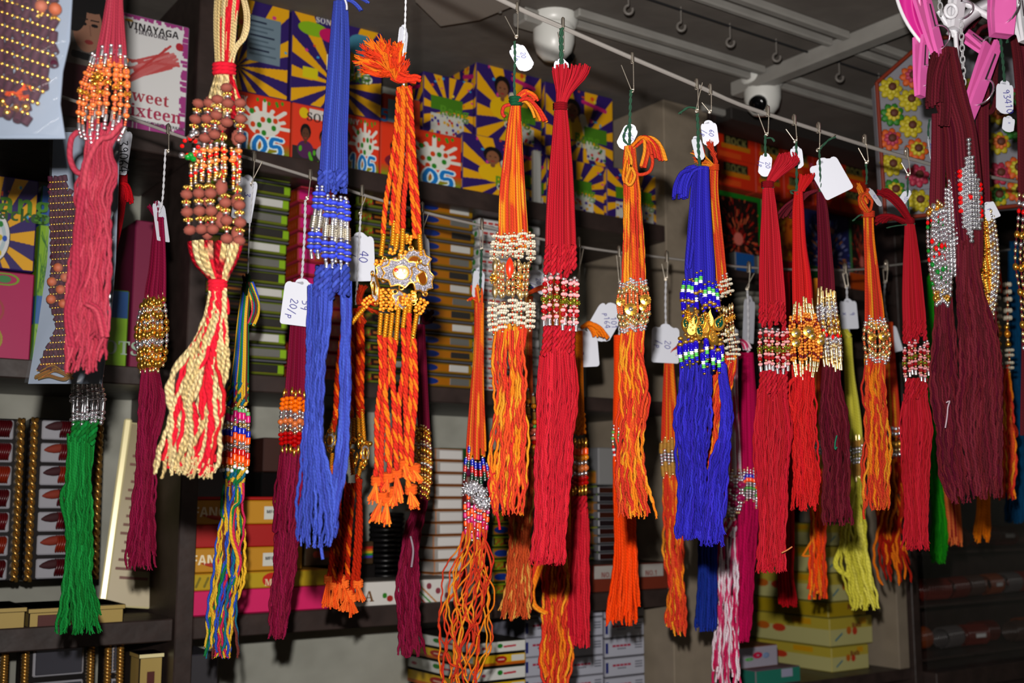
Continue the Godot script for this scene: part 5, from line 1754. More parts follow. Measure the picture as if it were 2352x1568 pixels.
	# --- bright blue bundle with tubes and gold paisleys ---
	bundle("blue_thread_bundle", 1610, 385, V1, "bright blue bundle with blue tube beads and gold paisley charms")
	d = cd
	tie([1601, 262, 1603, 300, 1604, 350, 1608, 388], 3.6)
	tie([1600, 250, 1580, 248, 1560, 262], 3.4)
	strand("tassel_threads", vv([1600, 388, 1580, 396, 1566, 424, 1562, 452]), 3.6, Color.WHITE, {"n": 18, "spread": 17.0, "pal": BLUE, "wave": 1.0})
	threads("upper_threads", [[384, 1594, 1626], [440, 1588, 1628], [540, 1580, 1634], [620, 1574, 1640], [672, 1578, 1640]], 30, 4.2, BLUE, {"depth": .5, "rag": 44})
	strand("loop_thread", vv([1588, 480, 1582, 540, 1576, 610, 1582, 616, 1590, 560]), 4.2, lin(BLUE[0]), {"z": 12.0})
	beads([[630, 1574, 1642], [670, 1566, 1648], [730, 1566, 1650]], 6, "y b b n w w B G b", {"stag": 16, "line": BLUE[0], "z": -10})
	beads([[620, 1574, 1642], [670, 1566, 1648], [722, 1566, 1650]], 9, "y b b n n w w B G b", {"stag": 22, "line": BLUE[0], "k": 1.0})
	for e in [[1571, 744, 20, 46, .1, true], [1586, 750, 26, 46, -.1, false], [1602, 760, 20, 48, .15, true], [1618, 752, 24, 50, 0.0, false], [1632, 772, 28, 54, .2, false], [1648, 742, 28, 44, -.2, true], [1578, 730, 16, 40, .2, false], [1610, 738, 18, 44, -.15, true], [1626, 734, 18, 40, .1, false], [1594, 736, 16, 40, 0.0, true]]:
		paisley(e[0], e[1], e[2], e[3], e[4], e[5])
	beads([[758, 1562, 1652], [810, 1558, 1660], [850, 1566, 1662]], 6, "G b B w n n b y", {"stag": 14, "line": BLUE[0], "z": -10})
	beads([[764, 1562, 1652], [810, 1558, 1660], [862, 1566, 1662]], 9, "G b B w w n n b b y", {"stag": 20, "line": BLUE[0], "k": 1.0})
	threads("lower_threads", [[848, 1562, 1632], [920, 1558, 1626], [970, 1552, 1622], [1060, 1562, 1618], [1140, 1560, 1618], [1230, 1556, 1612]], 42, 4.3, BLUE, {"wave": 4.5, "drift": .2, "rag": 46, "fray": 9, "depth": .5})
	threads("lower_threads", [[850, 1650, 1666], [930, 1656, 1676], [1000, 1652, 1676], [1070, 1632, 1668], [1160, 1620, 1656], [1244, 1612, 1658]], 22, 4.3, BLUE, {"wave": 3.5, "drift": .2, "rag": 40, "fray": 9, "depth": .5, "z": 10})
	strand("stray_thread", vv([1662, 1080, 1668, 1130, 1664, 1180, 1652, 1196]), 3.6, lin(BLUE[1]))
	pin(1600, 196, V1, 1600, 252, 1613, 190, "bright blue bundle")
	tag(1598, 318, d, 30, 60, -12, [], "white price card half hidden by the orange tuft above the bright blue bundle", {"yaw": 30})
	# --- orange bundle with pearls beside the blue one ---
	bundle("orange_pearl_bundle", 1640, 382, V1, "orange red bundle with small pearl rings, hanging against the right of the bright blue bundle", "thread bracelet bundle", "", .036)
	d = cd
	burst("tassel_threads", 1628, 356, 38, 30, 70, 3.4, MAULI, {"bx": 1640, "by": 384})
	knot(1640, 384, 18, 14, Color(.8, .25, .08))
	threads("upper_threads", [[384, 1630, 1648], [440, 1628, 1648], [520, 1632, 1656], [600, 1640, 1664], [650, 1644, 1668]], 14, 4.2, MAULI, {"mix": .2})
	beads([[622, 1646, 1668], [660, 1648, 1676], [700, 1654, 1682]], 3, "s g p p g p g", {"k": .85, "stag": 12})
	beads([[694, 1652, 1682], [740, 1654, 1684], [780, 1660, 1686]], 5, "r g e g r g", {"k": .8, "stag": 6})
	beads([[756, 1656, 1684], [800, 1660, 1692], [838, 1666, 1690]], 3, "g p g p g p p g", {"k": .85, "stag": 8})
	threads("lower_threads", [[826, 1660, 1690], [880, 1632, 1680], [960, 1622, 1662], [1040, 1624, 1662], [1150, 1624, 1664]], 22, 4.4, MAULI, {"mix": .35, "wave": 4, "drift": .2, "rag": 60})
	pin(1631, 208, V1, 1630, 254, 1612, 236, "orange pearl ring bundle")
	cd = d
	tag(1627, 282, d, 40, 66, -6, ["60", "/p"], "white price card marked 60, upright in front of the orange tuft", {"fs": 12, "tx": 6, "ta": -105})
	# --- second crimson bundle ---
	red_design("crimson_thread_bundle", "second crimson bundle with a fan tassel leaning right, behind a card marked 20", 1763, 424, .86, .845, .022, [[352, 1788, 1828], [372, 1780, 1836], [392, 1770, 1812], [422, 1758, 1774]], [])
	d = cd
	tie([1757, 312, 1757, 340, 1758, 360], 2.8)
	tie([1760, 318, 1772, 318, 1778, 326], 2.4)
	strand("stray_thread", vv([1788, 1268, 1800, 1262, 1812, 1254]), 1.8, lin(Color(.8, .5, .3)), {"z": 30.0})
	pin(1763, 258, V1, 1760, 306, 1741, 262, "second crimson bundle")
	tag(1760, 357, d, 31, 58, 8, ["20", "/p"], "white price card marked 20, left of the leaning crimson fan tassel", {"fs": 11, "tx": 5, "ta": -80})

func medallion(px: float, py: float, r: float, z: float, gem: bool):
	var s := cd / F
	var t := TB.new()
	t.blend(lathe([[.0, .22], [.5, .2], [.62, .1], [.9, .12], [1, .02], [.9, -.1], [0, -.15]], 20), Transform3D(Basis(Vector3.RIGHT, PI / 2).scaled(Vector3.ONE * r * s), Vector3.ZERO))
	for i in 14:
		var a := TAU * i / 14
		t.blend(ball(6, 4), Transform3D(Basis().scaled(Vector3.ONE * r * s * .24), Vector3(cos(a), sin(a), 0) * r * s * .96))
	var o := part(cur, "medallion", t.mesh(), M.gold)
	o.position = L(px, py, z * s)
	var g := part(o, "stone", BM.facet, M.silver if gem else M.gold)
	g.transform = Transform3D(Basis(Vector3.RIGHT, PI / 2).scaled_local(Vector3(.8, .4, .8) * r * s), Vector3(0, 0, r * s * .22))

func paisley(px: float, py: float, w: float, h: float, rot: float, enamel: bool):
	var s := cd / F
	var poly := PackedVector2Array()
	for i in 22:
		var a := TAU * i / 22
		var y := sin(a) * .5
		var x := cos(a) * .5 * (1.0 - smoothstep(-.1, .5, y) * .75) + maxf(0, y) * maxf(0, y) * 1.1
		poly.append(Vector2(x * w, y * h) * s)
	var o := part(cur, "paisley_charm", extrude(poly, 5 * s), M.gold)
	o.transform = Transform3D(Basis(Vector3.UP, rr(-.7, .7)) * Basis(Vector3.BACK, rot), L(px, py, 20 * s))
	var inner := PackedVector2Array()
	for q in poly: inner.append(q * .66)
	var e := part(o, "enamel" if enamel else "raised_centre", extrude(inner, 3 * s), mt("green_enamel", Color(.02, .2, .16), .1) if enamel else M.old_gold)
	e.position.z = 2.4 * s
	for i in 5:
		var b := part(o, "gold_grain", BM.fine, M.gold)
		b.transform = Transform3D(Basis().scaled(Vector3.ONE * 5 * s), Vector3(rr(-.12, .12) * w * s, (i / 4.0 - .5) * h * .5 * s, 4 * s))
	bead(cur, "y", L(px, py - h * .5 - 4, 20 * s), cd)
	bead(cur, "y", L(px, py + h * .5 + 4, 20 * s), cd)

func star(n: int, r0: float, r1: float, sx: float, sy: float) -> PackedVector2Array:
	var p := PackedVector2Array()
	for i in n * 2:
		var a := TAU * i / (n * 2)
		var r := r0 if i % 2 == 0 else r1
		p.append(Vector2(cos(a) * r * sx, sin(a) * r * sy))
	return p

func pendant(px: float, py: float, rx: float, ry: float, z: float, tilt: Vector3, points: int, figure: bool):
	# a jagged glitter plaque in a gold rim with a round middle
	var s := cd / F
	var o := part(cur, "glitter_pendant", extrude(star(points, 1.0, .8, rx * s, ry * s), 4 * s), M.gold)
	o.transform = Transform3D(Basis.from_euler(tilt), L(px, py, z * s))
	var inner := star(points, .92, .71, rx * s, ry * s)
	var gl := part(o, "glitter_face", extrude(inner, 2 * s), glitter())
	gl.position.z = 2.2 * s
	var rim := TB.new()
	var ring := PackedVector3Array()
	for i in 25: ring.append(Vector3(cos(TAU * i / 24) * rx * .36, sin(TAU * i / 24) * ry * .42, 3.6) * s)
	rim.tube(ring, pf(2.0 * s), one(Color.WHITE), 6)
	var pts := star(points, .97, .77, rx * s, ry * s)
	var edge := PackedVector3Array()
	for q in pts: edge.append(Vector3(q.x, q.y, 3 * s))
	edge.append(edge[0])
	rim.tube(edge, pf(1.7 * s), one(Color.WHITE), 5)
	part(o, "gold_rim", rim.mesh(), M.gold)
	var c := part(o, "middle_disc", from(lathe([[0, .5], [.9, .5], [1, 0], [1, -.5], [0, -.5]], 20)), M.pale_gold if figure else mt("amber_foil", Color(.5, .25, .06), .2, .6))
	c.transform = Transform3D(Basis(Vector3.RIGHT, PI / 2).scaled_local(Vector3(rx * .34 * s, 1.4 * s, ry * .4 * s)), Vector3(0, 0, 3.2 * s))
	if figure:
		var f := TB.new()   # a small raised white figure with a red dot
		for e in [[-.02, .12, .16, .2], [0, -.08, .26, .3], [-.14, -.2, .14, .12], [.14, -.2, .14, .12], [.16, .08, .1, .2], [-.17, .06, .1, .2]]:
			f.blend(ball(8, 6), Transform3D(Basis().scaled(Vector3(e[2] * rx, e[3] * ry, 4) * s), Vector3(e[0] * rx, e[1] * ry, 4.2) * s))
		part(o, "raised_figure", f.mesh(), mt("figure_white", Color(.92, .88, .86), .4))
		var dt := part(o, "red_dot", BM.ball, mc(Color(.75, .04, .04), .3))
		dt.transform = Transform3D(Basis().scaled(Vector3(9, 9, 5) * s), Vector3(-.22 * rx, .14 * ry, 5) * s)
	var lp := TB.new()
	for sg in [1, -1]:
		var q := PackedVector3Array()
		for i in 13: q.append(Vector3(cos(TAU * i / 12) * 5.5, sg * (ry * .95) + sin(TAU * i / 12) * 5.5, 4) * s)
		lp.tube(q, pf(1.8 * s), one(Color.WHITE), 6)
	part(o, "loop", lp.mesh(), M.gold)

func glitter() -> Material:
	if M.has("glitter"): return M.glitter
	var m := mt("glitter", Color.WHITE, .35, .4)
	var im := Image.create(128, 128, false, Image.FORMAT_RGB8)
	var hm := Image.create(128, 128, false, Image.FORMAT_RGB8)
	for y in 128:
		for x in 128:
			var k := rng.randf()
			im.set_pixel(x, y, Color(.42, .42, .5).lerp(Color(.92, .92, .97), k))
			hm.set_pixel(x, y, Color(k, k, k))
	hm.bump_map_to_normal_map(9.0)
	m.albedo_texture = ImageTexture.create_from_image(im)
	m.normal_enabled = true
	m.normal_texture = ImageTexture.create_from_image(hm)
	m.uv1_triplanar = true
	m.uv1_scale = Vector3.ONE * 14.0
	return m

func gold_coil(x0: float, y0: float, x1: float, y1: float, w: float, z: float):
	# a cord whipped with gold wire: a core and a close helix
	var s := cd / F
	var t := TB.new()
	var p := PackedVector3Array()
	var m := int(Vector2(x0, y0).distance_to(Vector2(x1, y1)) / .85)
	for i in m + 1:
		var f := i / float(m)
		var a := i * .9
		var d := Vector2(x1 - x0, y1 - y0).normalized()
		var off := Vector2(-d.y, d.x) * cos(a) * w * .42
		p.append(L(lerpf(x0, x1, f) + off.x, lerpf(y0, y1, f) + off.y, (z + sin(a) * w * .42) * s))
	t.tube(p, pf(w * .13 * s), one(Color.WHITE), 5)
	part(cur, "gold_coil", t.mesh(), mt("coil_gold", Color(.8, .58, .16), .32, .8))
	strand("coil_core", vv([x0, y0, x1, y1]), w * .42, lin(Color(.7, .42, .06)), {"z": z})

func knob(x: float, y: float, w: float, h: float, z: float, ang := 0.0):
	# a woven bead of orange thread: rows of small knots
	var s := cd / F
	var t := TB.new()
	var rows := maxi(2, int(h / 8))
	for i in rows:
		var n := maxi(3, int(w / 5))
		for j in n:
			var a := TAU * j / n + i * .5
			t.blend(ball(7, 5), Transform3D(Basis().scaled(Vector3(8, 7.5, 8) * s), Vector3(cos(a) * w * .4, (i - (rows - 1) * .5) * -7.4, sin(a) * w * .4) * s))
	var o := part(cur, "woven_knob", t.mesh(), mt("knob_orange", Color(.82, .48, .06), .6))
	o.transform = Transform3D(Basis(Vector3.BACK, ang), L(x, y, z * s))

func front_left():
	# --- plastic bag of dark beads at the top left corner ---
	bead_bag("bead_bag", "plastic bag of dark gold beads filling the top left corner", .95, [[-30, 165, -60], [-30, 156, 90], [-30, 140, 160], [-30, 134, 235], [-30, 146, 315]], [[-60, -40, 130], [60, -40, 128], [150, -40, 118], [215, -40, 92], [262, -40, 62]], 1.45, .35, true)
	# --- dusty pink bundle ---
	bundle("pink_thread_bundle", 262, 0, V1, "blurred dusty pink bundle with copper and gold beads at the upper left")
	var pk := [Color(.66, .21, .28), Color(.62, .18, .25), Color(.7, .25, .32)]
	threads("upper_threads", [[-160, 262, 282], [0, 247, 280], [60, 236, 284], [130, 222, 290]], 22, 4.8, pk, {})
	beads([[104, 214, 292], [150, 205, 296], [200, 186, 302], [250, 180, 302], [300, 180, 294], [340, 192, 272]], 9, "s S g o o C o o C o e o g C o o C g o o S s s", {"k": 1.05, "stag": 18, "line": pk[0]})
	beads([[110, 222, 286], [200, 200, 296], [300, 190, 288]], 5, "g o C o C g C o C o g S", {"k": 1.15, "stag": 14, "z": -12, "line": pk[0]})
	bead(cur, "e", L(242, 196, .02), 1.7 * cd)
	threads("lower_threads", [[290, 200, 280], [340, 196, 256], [400, 188, 264], [450, 182, 246], [520, 184, 254], [600, 172, 250], [700, 160, 240], [770, 158, 238], [850, 150, 226]], 40, 5.0, pk, {"wave": 6, "drift": .22, "rag": 80, "fray": 7, "depth": .5})
	strand("loop_thread", vv([182, 302, 164, 318, 160, 360, 172, 392, 200, 408, 226, 440]), 7.5, lin(pk[0]), {"n": 2, "spread": 2.0})
	strand("loop_thread", vv([286, 292, 262, 320, 236, 330, 210, 380, 200, 440]), 7.0, lin(pk[2]), {"z": 24.0})
	strand("loop_thread", vv([200, 430, 186, 520, 180, 640, 164, 720, 172, 800]), 6.0, lin(pk[1]), {"n": 4, "spread": 9.0, "z": 18.0})
	strand("tassel_threads", vv([212, 702, 234, 716, 244, 750, 250, 776]), 4.5, Color.WHITE, {"n": 6, "spread": 8.0, "pal": pk, "z": 26.0})
	burst("tassel_threads", 210, 760, 38, 46, 26, 4.5, pk, {"bx": 214, "by": 706})
	# --- red and gold bundle with brown seeds ---
	bundle("red_gold_bundle", 515, 0, V1, "large red and gold tinsel bundle strung with brown seed beads")
	var red := [Color(.8, .1, .17), Color(.74, .08, .14)]
	var tin := [Color(1.12, 1.0, .74), Color(1.05, .92, .64)]
	threads("tinsel_threads", [[-120, 505, 560], [0, 494, 548], [70, 492, 542], [158, 496, 534]], 13, 4.0, tin, {"mat": M.tinsel, "depth": .7})
	strand("tinsel_threads", vv([540, -60, 566, 30, 560, 80, 540, 110, 528, 150]), 3.0, lin(tin[0]), {"mat": M.tinsel, "n": 5, "spread": 8.0})
	threads("red_threads", [[-120, 500, 548], [0, 520, 546], [80, 496, 534], [158, 500, 532]], 6, 9.0, red, {"depth": .3})
	knot(515, 160, 44, 26, red[0])
	threads("tinsel_twists", [[168, 498, 534], [220, 482, 544], [280, 470, 554]], 9, 8.5, [tin[0], red[0], tin[1]], {"mat": M.tinsel, "mix": .9, "depth": .7, "rag": 40, "step": 7.0})
	threads("red_threads", [[168, 508, 536], [210, 512, 548], [236, 540, 556]], 4, 6.0, red, {"fray": 10, "rag": 20})
	beads([[196, 462, 550], [240, 455, 560], [300, 444, 562], [350, 440, 560]], 5, "W k q W k s q W", {"stag": 26, "k": 1.0, "line": red[0]})
	beads([[330, 446, 556], [380, 436, 560], [440, 436, 558]], 8, "s z C g h r g s h g y g z", {"stag": 10, "k": 1.1, "line": red[0]})
	beads([[340, 460, 540], [430, 450, 550]], 6, "g y h g C y g s y g", {"stag": 10, "k": 1.2, "z": 10, "line": red[0]})
	beads([[410, 432, 558], [460, 424, 558], [520, 430, 560], [572, 440, 556]], 5, "k W k q W k s W", {"stag": 24, "k": 1.0, "line": red[0]})
	beads([[180, 480, 545], [560, 470, 545]], 3, "W k q W k s h y g s k W q k W", {"stag": 20, "k": 1.0, "z": -16, "line": red[0]})
	for e in [[434, 352], [440, 340], [452, 336], [464, 342], [470, 354], [474, 366], [462, 372], [446, 372]]:
		bead(cur, "h", L(e[0], e[1], .022), 1.1 * cd)
	for e in [[436, 376, "z"], [456, 376, "i"], [462, 384, "i"], [450, 380, "i"], [476, 376, "z"], [458, 332, "z"], [468, 326, "z"]]:
		bead(cur, e[2], L(e[0], e[1], .026), 1.7 * cd)
	threads("tinsel_twists", [[556, 436, 560], [600, 448, 544], [640, 484, 520], [656, 490, 514]], 13, 8.0, [red[0], tin[0], red[1], tin[1]], {"mat": M.tinsel, "mix": .9, "depth": .4, "step": 7.0})
	threads("red_threads", [[600, 452, 540], [640, 482, 520], [660, 488, 514]], 8, 6.0, red, {"depth": .5})
	knot(500, 655, 34, 26, red[0])
	strand("loop_thread", vv([508, 664, 522, 690, 524, 720, 516, 700, 506, 670]), 4.5, lin(red[0]), {"n": 2, "spread": 3.0})
	for e in [[[500, 664, 478, 740, 440, 800, 402, 850, 396, 920, 410, 990, 392, 1040], 9.0, 0], [[504, 664, 500, 730, 470, 800, 430, 860, 410, 940, 400, 1010, 384, 1050], 10.0, 1], [[508, 664, 510, 740, 496, 820, 470, 880, 448, 960, 430, 1020, 420, 1070], 9.0, 0], [[500, 664, 480, 760, 460, 840, 440, 900, 452, 960, 450, 1020, 436, 1070], 10.0, 1], [[512, 664, 516, 760, 500, 850, 482, 920, 476, 990, 462, 1040, 456, 1080], 9.0, 0], [[506, 664, 500, 770, 486, 860, 490, 940, 488, 1000, 484, 1060, 490, 1085], 10.0, 1], [[510, 664, 508, 760, 498, 840, 510, 900, 512, 950, 498, 1010, 470, 1075], 8.0, 0], [[502, 664, 490, 750, 470, 830, 456, 900, 420, 960, 424, 1010, 404, 1060], 9.0, 0]]:
		if e[2]: cord("red_cord", vv(e[0]), e[1] * .9, [red[0], red[1], red[0]], rr(0, 16))
		else: strand("tinsel_cord", vv(e[0]), e[1] * .8, lin(tin[0]), {"mat": M.tinsel, "z": rr(0, 18), "sides": 8})
	threads("tinsel_threads", [[664, 486, 520], [740, 466, 520], [820, 436, 516], [900, 402, 512], [980, 396, 506], [1050, 372, 498], [1085, 366, 496]], 22, 5.5, tin, {"mat": M.tinsel, "wave": 6, "drift": .25, "rag": 30, "fray": 12, "depth": .5, "z": 6})
	threads("red_threads", [[664, 488, 518], [740, 470, 518], [820, 440, 514], [900, 408, 508], [980, 400, 502], [1050, 378, 496], [1078, 372, 492]], 10, 7.0, red, {"wave": 6, "drift": .3, "rag": 20, "depth": .5, "z": 4})
	for e in [[392, 1030], [420, 1055], [452, 1066], [484, 1066]]:
		knot(e[0], e[1] - 14, 24, 16, red[0])
		strand("red_ends", vv([e[0], e[1] - 14, e[0] - 6, e[1] + 6, e[0] - 12, e[1] + 24]), 5.0, Color.WHITE, {"n": 6, "spread": 11.0, "fan": true, "pal": red, "z": 10.0})
		strand("tinsel_ends", vv([e[0] + 4, e[1] - 14, e[0] + 2, e[1] + 8, e[0] - 4, e[1] + 28]), 2.2, Color.WHITE, {"n": 14, "spread": 16.0, "fan": true, "pal": tin, "mat": M.tinsel, "z": 14.0})
	# --- tall blue bundle with silver tubes ---
	bundle("blue_thread_bundle", 785, 10, V1, "tall royal blue bundle with silver tubes and blue wound discs, left of centre")
	var bl := [Color(.2, .26, .62), Color(.18, .23, .56), Color(.24, .31, .68)]
	strand("white_tie", vv([776, 4, 790, 0, 798, 16, 799, 30]), 2.6, lin(Color(.8, .8, .85)), {"z": 18.0})
	strand("tassel_threads", vv([792, 0, 812, 6, 826, 18, 832, 26]), 3.0, Color.WHITE, {"n": 4, "spread": 7.0, "pal": bl})
	strand("tassel_threads", vv([800, -6, 820, -4, 838, 2, 846, 8]), 2.6, Color.WHITE, {"n": 3, "spread": 4.0, "pal": bl})
	threads("upper_threads", [[4, 768, 796], [40, 764, 799], [120, 757, 802], [220, 749, 800], [310, 741, 797], [420, 734, 798]], 24, 4.9, bl, {"depth": .5})
	braids("upper_twists", [[395, 732, 799], [440, 728, 800]], 6, 5.6, bl[0], {"rag": 16, "pal": bl})
	beads([[426, 728, 797], [480, 724, 800], [540, 716, 802], [580, 714, 802], [628, 722, 800]], 6, "s s u v u v u S H s u v u v u s S", {"k": .95, "stag": 16, "line": bl[0], "big": 9.0})
	beads([[440, 734, 794], [540, 722, 796], [615, 728, 794]], 4, "s u v u H H u v u v s", {"k": .95, "stag": 12, "z": -14, "line": bl[0]})
	braids("lower_twists", [[612, 724, 804], [660, 716, 806], [690, 716, 806]], 7, 5.8, bl[0], {"rag": 22, "pal": bl})
	threads("lower_threads", [[664, 708, 764], [760, 706, 756], [880, 704, 742], [1000, 700, 738], [1080, 696, 752], [1160, 688, 768], [1248, 682, 768]], 30, 5.0, bl, {"wave": 3, "drift": .15, "rag": 50, "fray": 8, "depth": .5})
	threads("lower_threads", [[660, 784, 806], [760, 786, 806], [880, 784, 804], [1000, 778, 798], [1110, 764, 788], [1206, 748, 772]], 12, 5.2, bl, {"wave": 2, "drift": .15, "rag": 20, "fray": 8, "depth": .5})
	strand("stray_thread", vv([734, 1200, 736, 1240, 742, 1284]), 4.0, lin(bl[2]))
	# --- orange cords with glitter pendants ---
	bundle("orange_cord_bundle", 927, 200, V1, "twisted orange and red cords with silver glitter star pendants at the centre left")
	var cr := [Color(.74, .16, .07), Color(.87, .42, .1)]
	tie([934, -80, 932, 10, 930, 70, 926, 140, 928, 200], 2.2, "white_thread")
	burst("tassel_threads", 876, 140, 52, 44, 230, 3.4, [Color(.86, .25, .07), Color(.92, .45, .08), Color(.84, .22, .08)], {"bx": 905, "by": 172})
	burst("tassel_threads", 910, 142, 36, 44, 110, 3.4, [Color(.86, .25, .07), Color(.92, .45, .08), Color(.84, .22, .08)], {"bx": 915, "by": 190})
	strand("tassel_threads", vv([908, 178, 926, 186, 944, 184, 956, 188]), 4.0, Color.WHITE, {"n": 14, "spread": 13.0, "pal": [Color(.8, .2, .08), Color(.78, .17, .07)], "z": 12.0})
	var paths := [[916, 204, 910, 300, 900, 380, 886, 470, 880, 540], [922, 204, 920, 300, 912, 380, 906, 440, 900, 520], [928, 204, 926, 320, 922, 400, 916, 460, 914, 540], [934, 204, 938, 300, 936, 380, 928, 460, 926, 530], [938, 204, 942, 300, 944, 400, 950, 480, 954, 550], [942, 204, 948, 300, 954, 400, 960, 470, 964, 540]]
	for i in paths.size():
		cord("orange_cord", vv(paths[i]), 6.4, [[cr[0], cr[0], cr[1]], [cr[1], cr[1], cr[0]], [cr[0], cr[0], cr[0].lerp(cr[1], .2)], [cr[1], cr[1], cr[1].lerp(cr[0], .3)]][(i * 3 + 1) % 4], 4 + (i % 3) * 6)
	for e in [[882, 540, 876, 590], [906, 510, 902, 566], [926, 528, 924, 580], [934, 540, 938, 560], [962, 520, 968, 590], [914, 540, 910, 575]]:
		gold_coil(e[0], e[1], e[2], e[3], 13.0, 10.0)
	for e in [[870, 606, 18, 18, 12], [902, 580, 17, 22, 12], [926, 586, 18, 16, 20], [940, 552, 13, 26, 8]]:
		knob(e[0], e[1], e[2], e[3], e[4])
	pendant(952, 606, 44, 36, 12.0, Vector3(.15, .35, .3), 8, false)
	pendant(896, 622, 40, 30, 8.0, Vector3(.1, -.2, .4), 8, false)
	pendant(924, 632, 50, 38, 30.0, Vector3(-.05, .06, .04), 9, true)
	pendant(970, 642, 32, 40, 20.0, Vector3(0, .5, .2), 8, false)
	pendant(864, 664, 16, 38, 8.0, Vector3(.1, -.9, .1), 7, false)
	pendant(922, 690, 20, 26, 6.0, Vector3(.2, .3, .7), 6, false)
	pendant(952, 690, 9, 9, 16.0, Vector3.ZERO, 6, false)
	for e in [[888, 690, 34, 62, 6, 0.0], [906, 704, 22, 30, 10, 0.0], [934, 692, 18, 34, 22, .05], [968, 706, 22, 40, 14, .5], [846, 694, 18, 34, 10, .75], [950, 676, 10, 22, 10, 0.0]]:
		knob(e[0], e[1], e[2], e[3], e[4], -e[5])
	for e in [[838, 708, 808, 744], [876, 720, 872, 770], [890, 722, 884, 776], [902, 720, 896, 776], [916, 708, 910, 784], [932, 708, 926, 754], [944, 690, 940, 720], [958, 722, 948, 780], [950, 770, 946, 800]]:
		gold_coil(e[0], e[1], e[2], e[3], 12.0, 8.0)
	var low := [[872, 770, 876, 860, 866, 960, 866, 1060, 860, 1100], [884, 776, 884, 860, 880, 950, 876, 1060, 878, 1130], [896, 776, 900, 850, 886, 900, 892, 980, 890, 1060], [910, 784, 904, 850, 906, 920, 910, 1000, 912, 1080], [926, 754, 928, 840, 916, 930, 920, 1010, 926, 1070], [940, 720, 938, 800, 932, 900, 934, 1000, 930, 1060], [946, 800, 946, 900, 938, 980, 936, 1060, 940, 1120], [952, 780, 956, 900, 948, 1000, 946, 1070], [900, 776, 896, 860, 912, 940, 898, 1020, 894, 1090]]
	for i in low.size():
		cord("orange_cord", vv(low[i]), 6.6, [[cr[0], cr[0], cr[1]], [cr[0], cr[0], cr[0].lerp(cr[1], .2)], [cr[1], cr[1], cr[0]], [cr[0], cr[1], cr[0]]][i % 4], (i % 4) * 5)
	for e in [[866, 1104, 858, 1150], [878, 1140, 862, 1195], [892, 1096, 884, 1128], [912, 1086, 916, 1150], [930, 1066, 940, 1100], [944, 1124, 952, 1166], [952, 1076, 962, 1104], [890, 1150, 888, 1200], [906, 1130, 905, 1160]]:
		knot(e[0], e[1], 20, 20, cr[1].lerp(cr[0], .4))
		strand("tassel_ends", vv([e[0], e[1] + 6, lerpf(e[0], e[1 + 1], .5), lerpf(e[1], e[3], .55), e[2], e[3]]), 2.1, Color.WHITE, {"n": 34, "spread": 14.0, "fan": true, "pal": [Color(.9, .4, .12), Color(.88, .32, .12), Color(.92, .5, .15)], "z": 10.0})
	tag(928, 66, cd, 44, 90, 5, [], "white price card seen edge on above the orange tuft", {"yaw": 68})

func bead_bag(nm: String, label: String, v: float, bag: Array, bd: Array, k: float, slope: float, top: bool):
	# a clear bag over a white card, full of slanting rows of dark and gold beads
	bundle(nm, (bag[0][0] + bag[0][1]) * .5, bag[0][2], v, label, "bead bag")
	var s := cd / F
	var card := PackedVector2Array()
	var film := PackedVector2Array()
	for r in bag: card.append(_xy(L(r[0], r[2])))
	for i in bag.size(): card.append(_xy(L(bag[bag.size() - 1 - i][1], bag[bag.size() - 1 - i][2])))
	for q in card: film.append(q)
	var c := part(cur, "white_card", extrude(card, .0012), mt("bag_card", Color(.42, .46, .52), .5))
	c.position.z = L(bag[0][0], bag[0][2]).z - 12 * s
	var tb := TB.new()   # the film: a bulged sheet
	var nx := 10
	for i in bag.size() * 3 - 2:
		var f := i / 3.0
		var a: Array = bag[int(f)]
		var b: Array = bag[mini(int(f) + 1, bag.size() - 1)]
		var t := f - int(f)
		for j in nx + 1:
			var g := j / float(nx)
			var x := lerpf(lerpf(a[0], b[0], t), lerpf(a[1], b[1], t), g)
			tb.v.append(L(x, lerpf(a[2], b[2], t), s * (22 * sin(PI * g) + 5 + 5 * sin(i * 1.7 + j * .9))))
			tb.n.append(Vector3(-.5 * cos(PI * g) + .2 * sin(i * 1.7 + j), .2 * cos(i * 1.7 + j * .9), 1).normalized())
			tb.c.append(Color.WHITE)
			tb.t.append(Vector2(g, f))
	for i in bag.size() * 3 - 3:
		for j in nx:
			var q := i * (nx + 1) + j
			tb.k.append_array([q, q + 1, q + nx + 1, q + 1, q + nx + 2, q + nx + 1])
	part(cur, "clear_film", tb.mesh(), M.bag_clear)
	var y: float = bd[0][0]
	var row := 0
	while y < bd[-1][0]:
		var lim := PackedFloat32Array()
		var w := ip(bd.map(func(r): return [r[0], r[1], r[2]]), y)
		var x := w.x - w.y
		while x < w.x + w.y:
			var yy := y + (x - w.x) * slope
			if row % 2 == 0:
				bead(cur, "V", L(x, yy, s * rr(-2, 2)), k * cd).rotation.z += .5
				x += 14 * k
			else:
				bead(cur, "y", L(x, yy, s * 3), k * cd * .95)
				x += 8.0 * k
		y += (10.5 if row % 2 == 0 else 9.5) * k
		row += 1
	if top:
		for e in [[98, 18], [130, 24]]:
			bead(cur, "Z", L(e[0], e[1], s * 8), 1.3 * cd)
			bead(cur, "k", L(e[0], e[1] + 22, s * 8), 1.0 * cd)
		burst("orange_tuft", 48, 214, 30, 18, 60, 4.5, [Color(.9, .32, .04), Color(.92, .4, .06)], {"bx": 40, "by": 218})
		for e in [[10, 236], [40, 250], [62, 248], [20, 262]]: bead(cur, "Y", L(e[0], e[1], s * 8), 1.5 * cd)

func _xy(p: Vector3) -> Vector2:
	return Vector2(p.x, p.y)

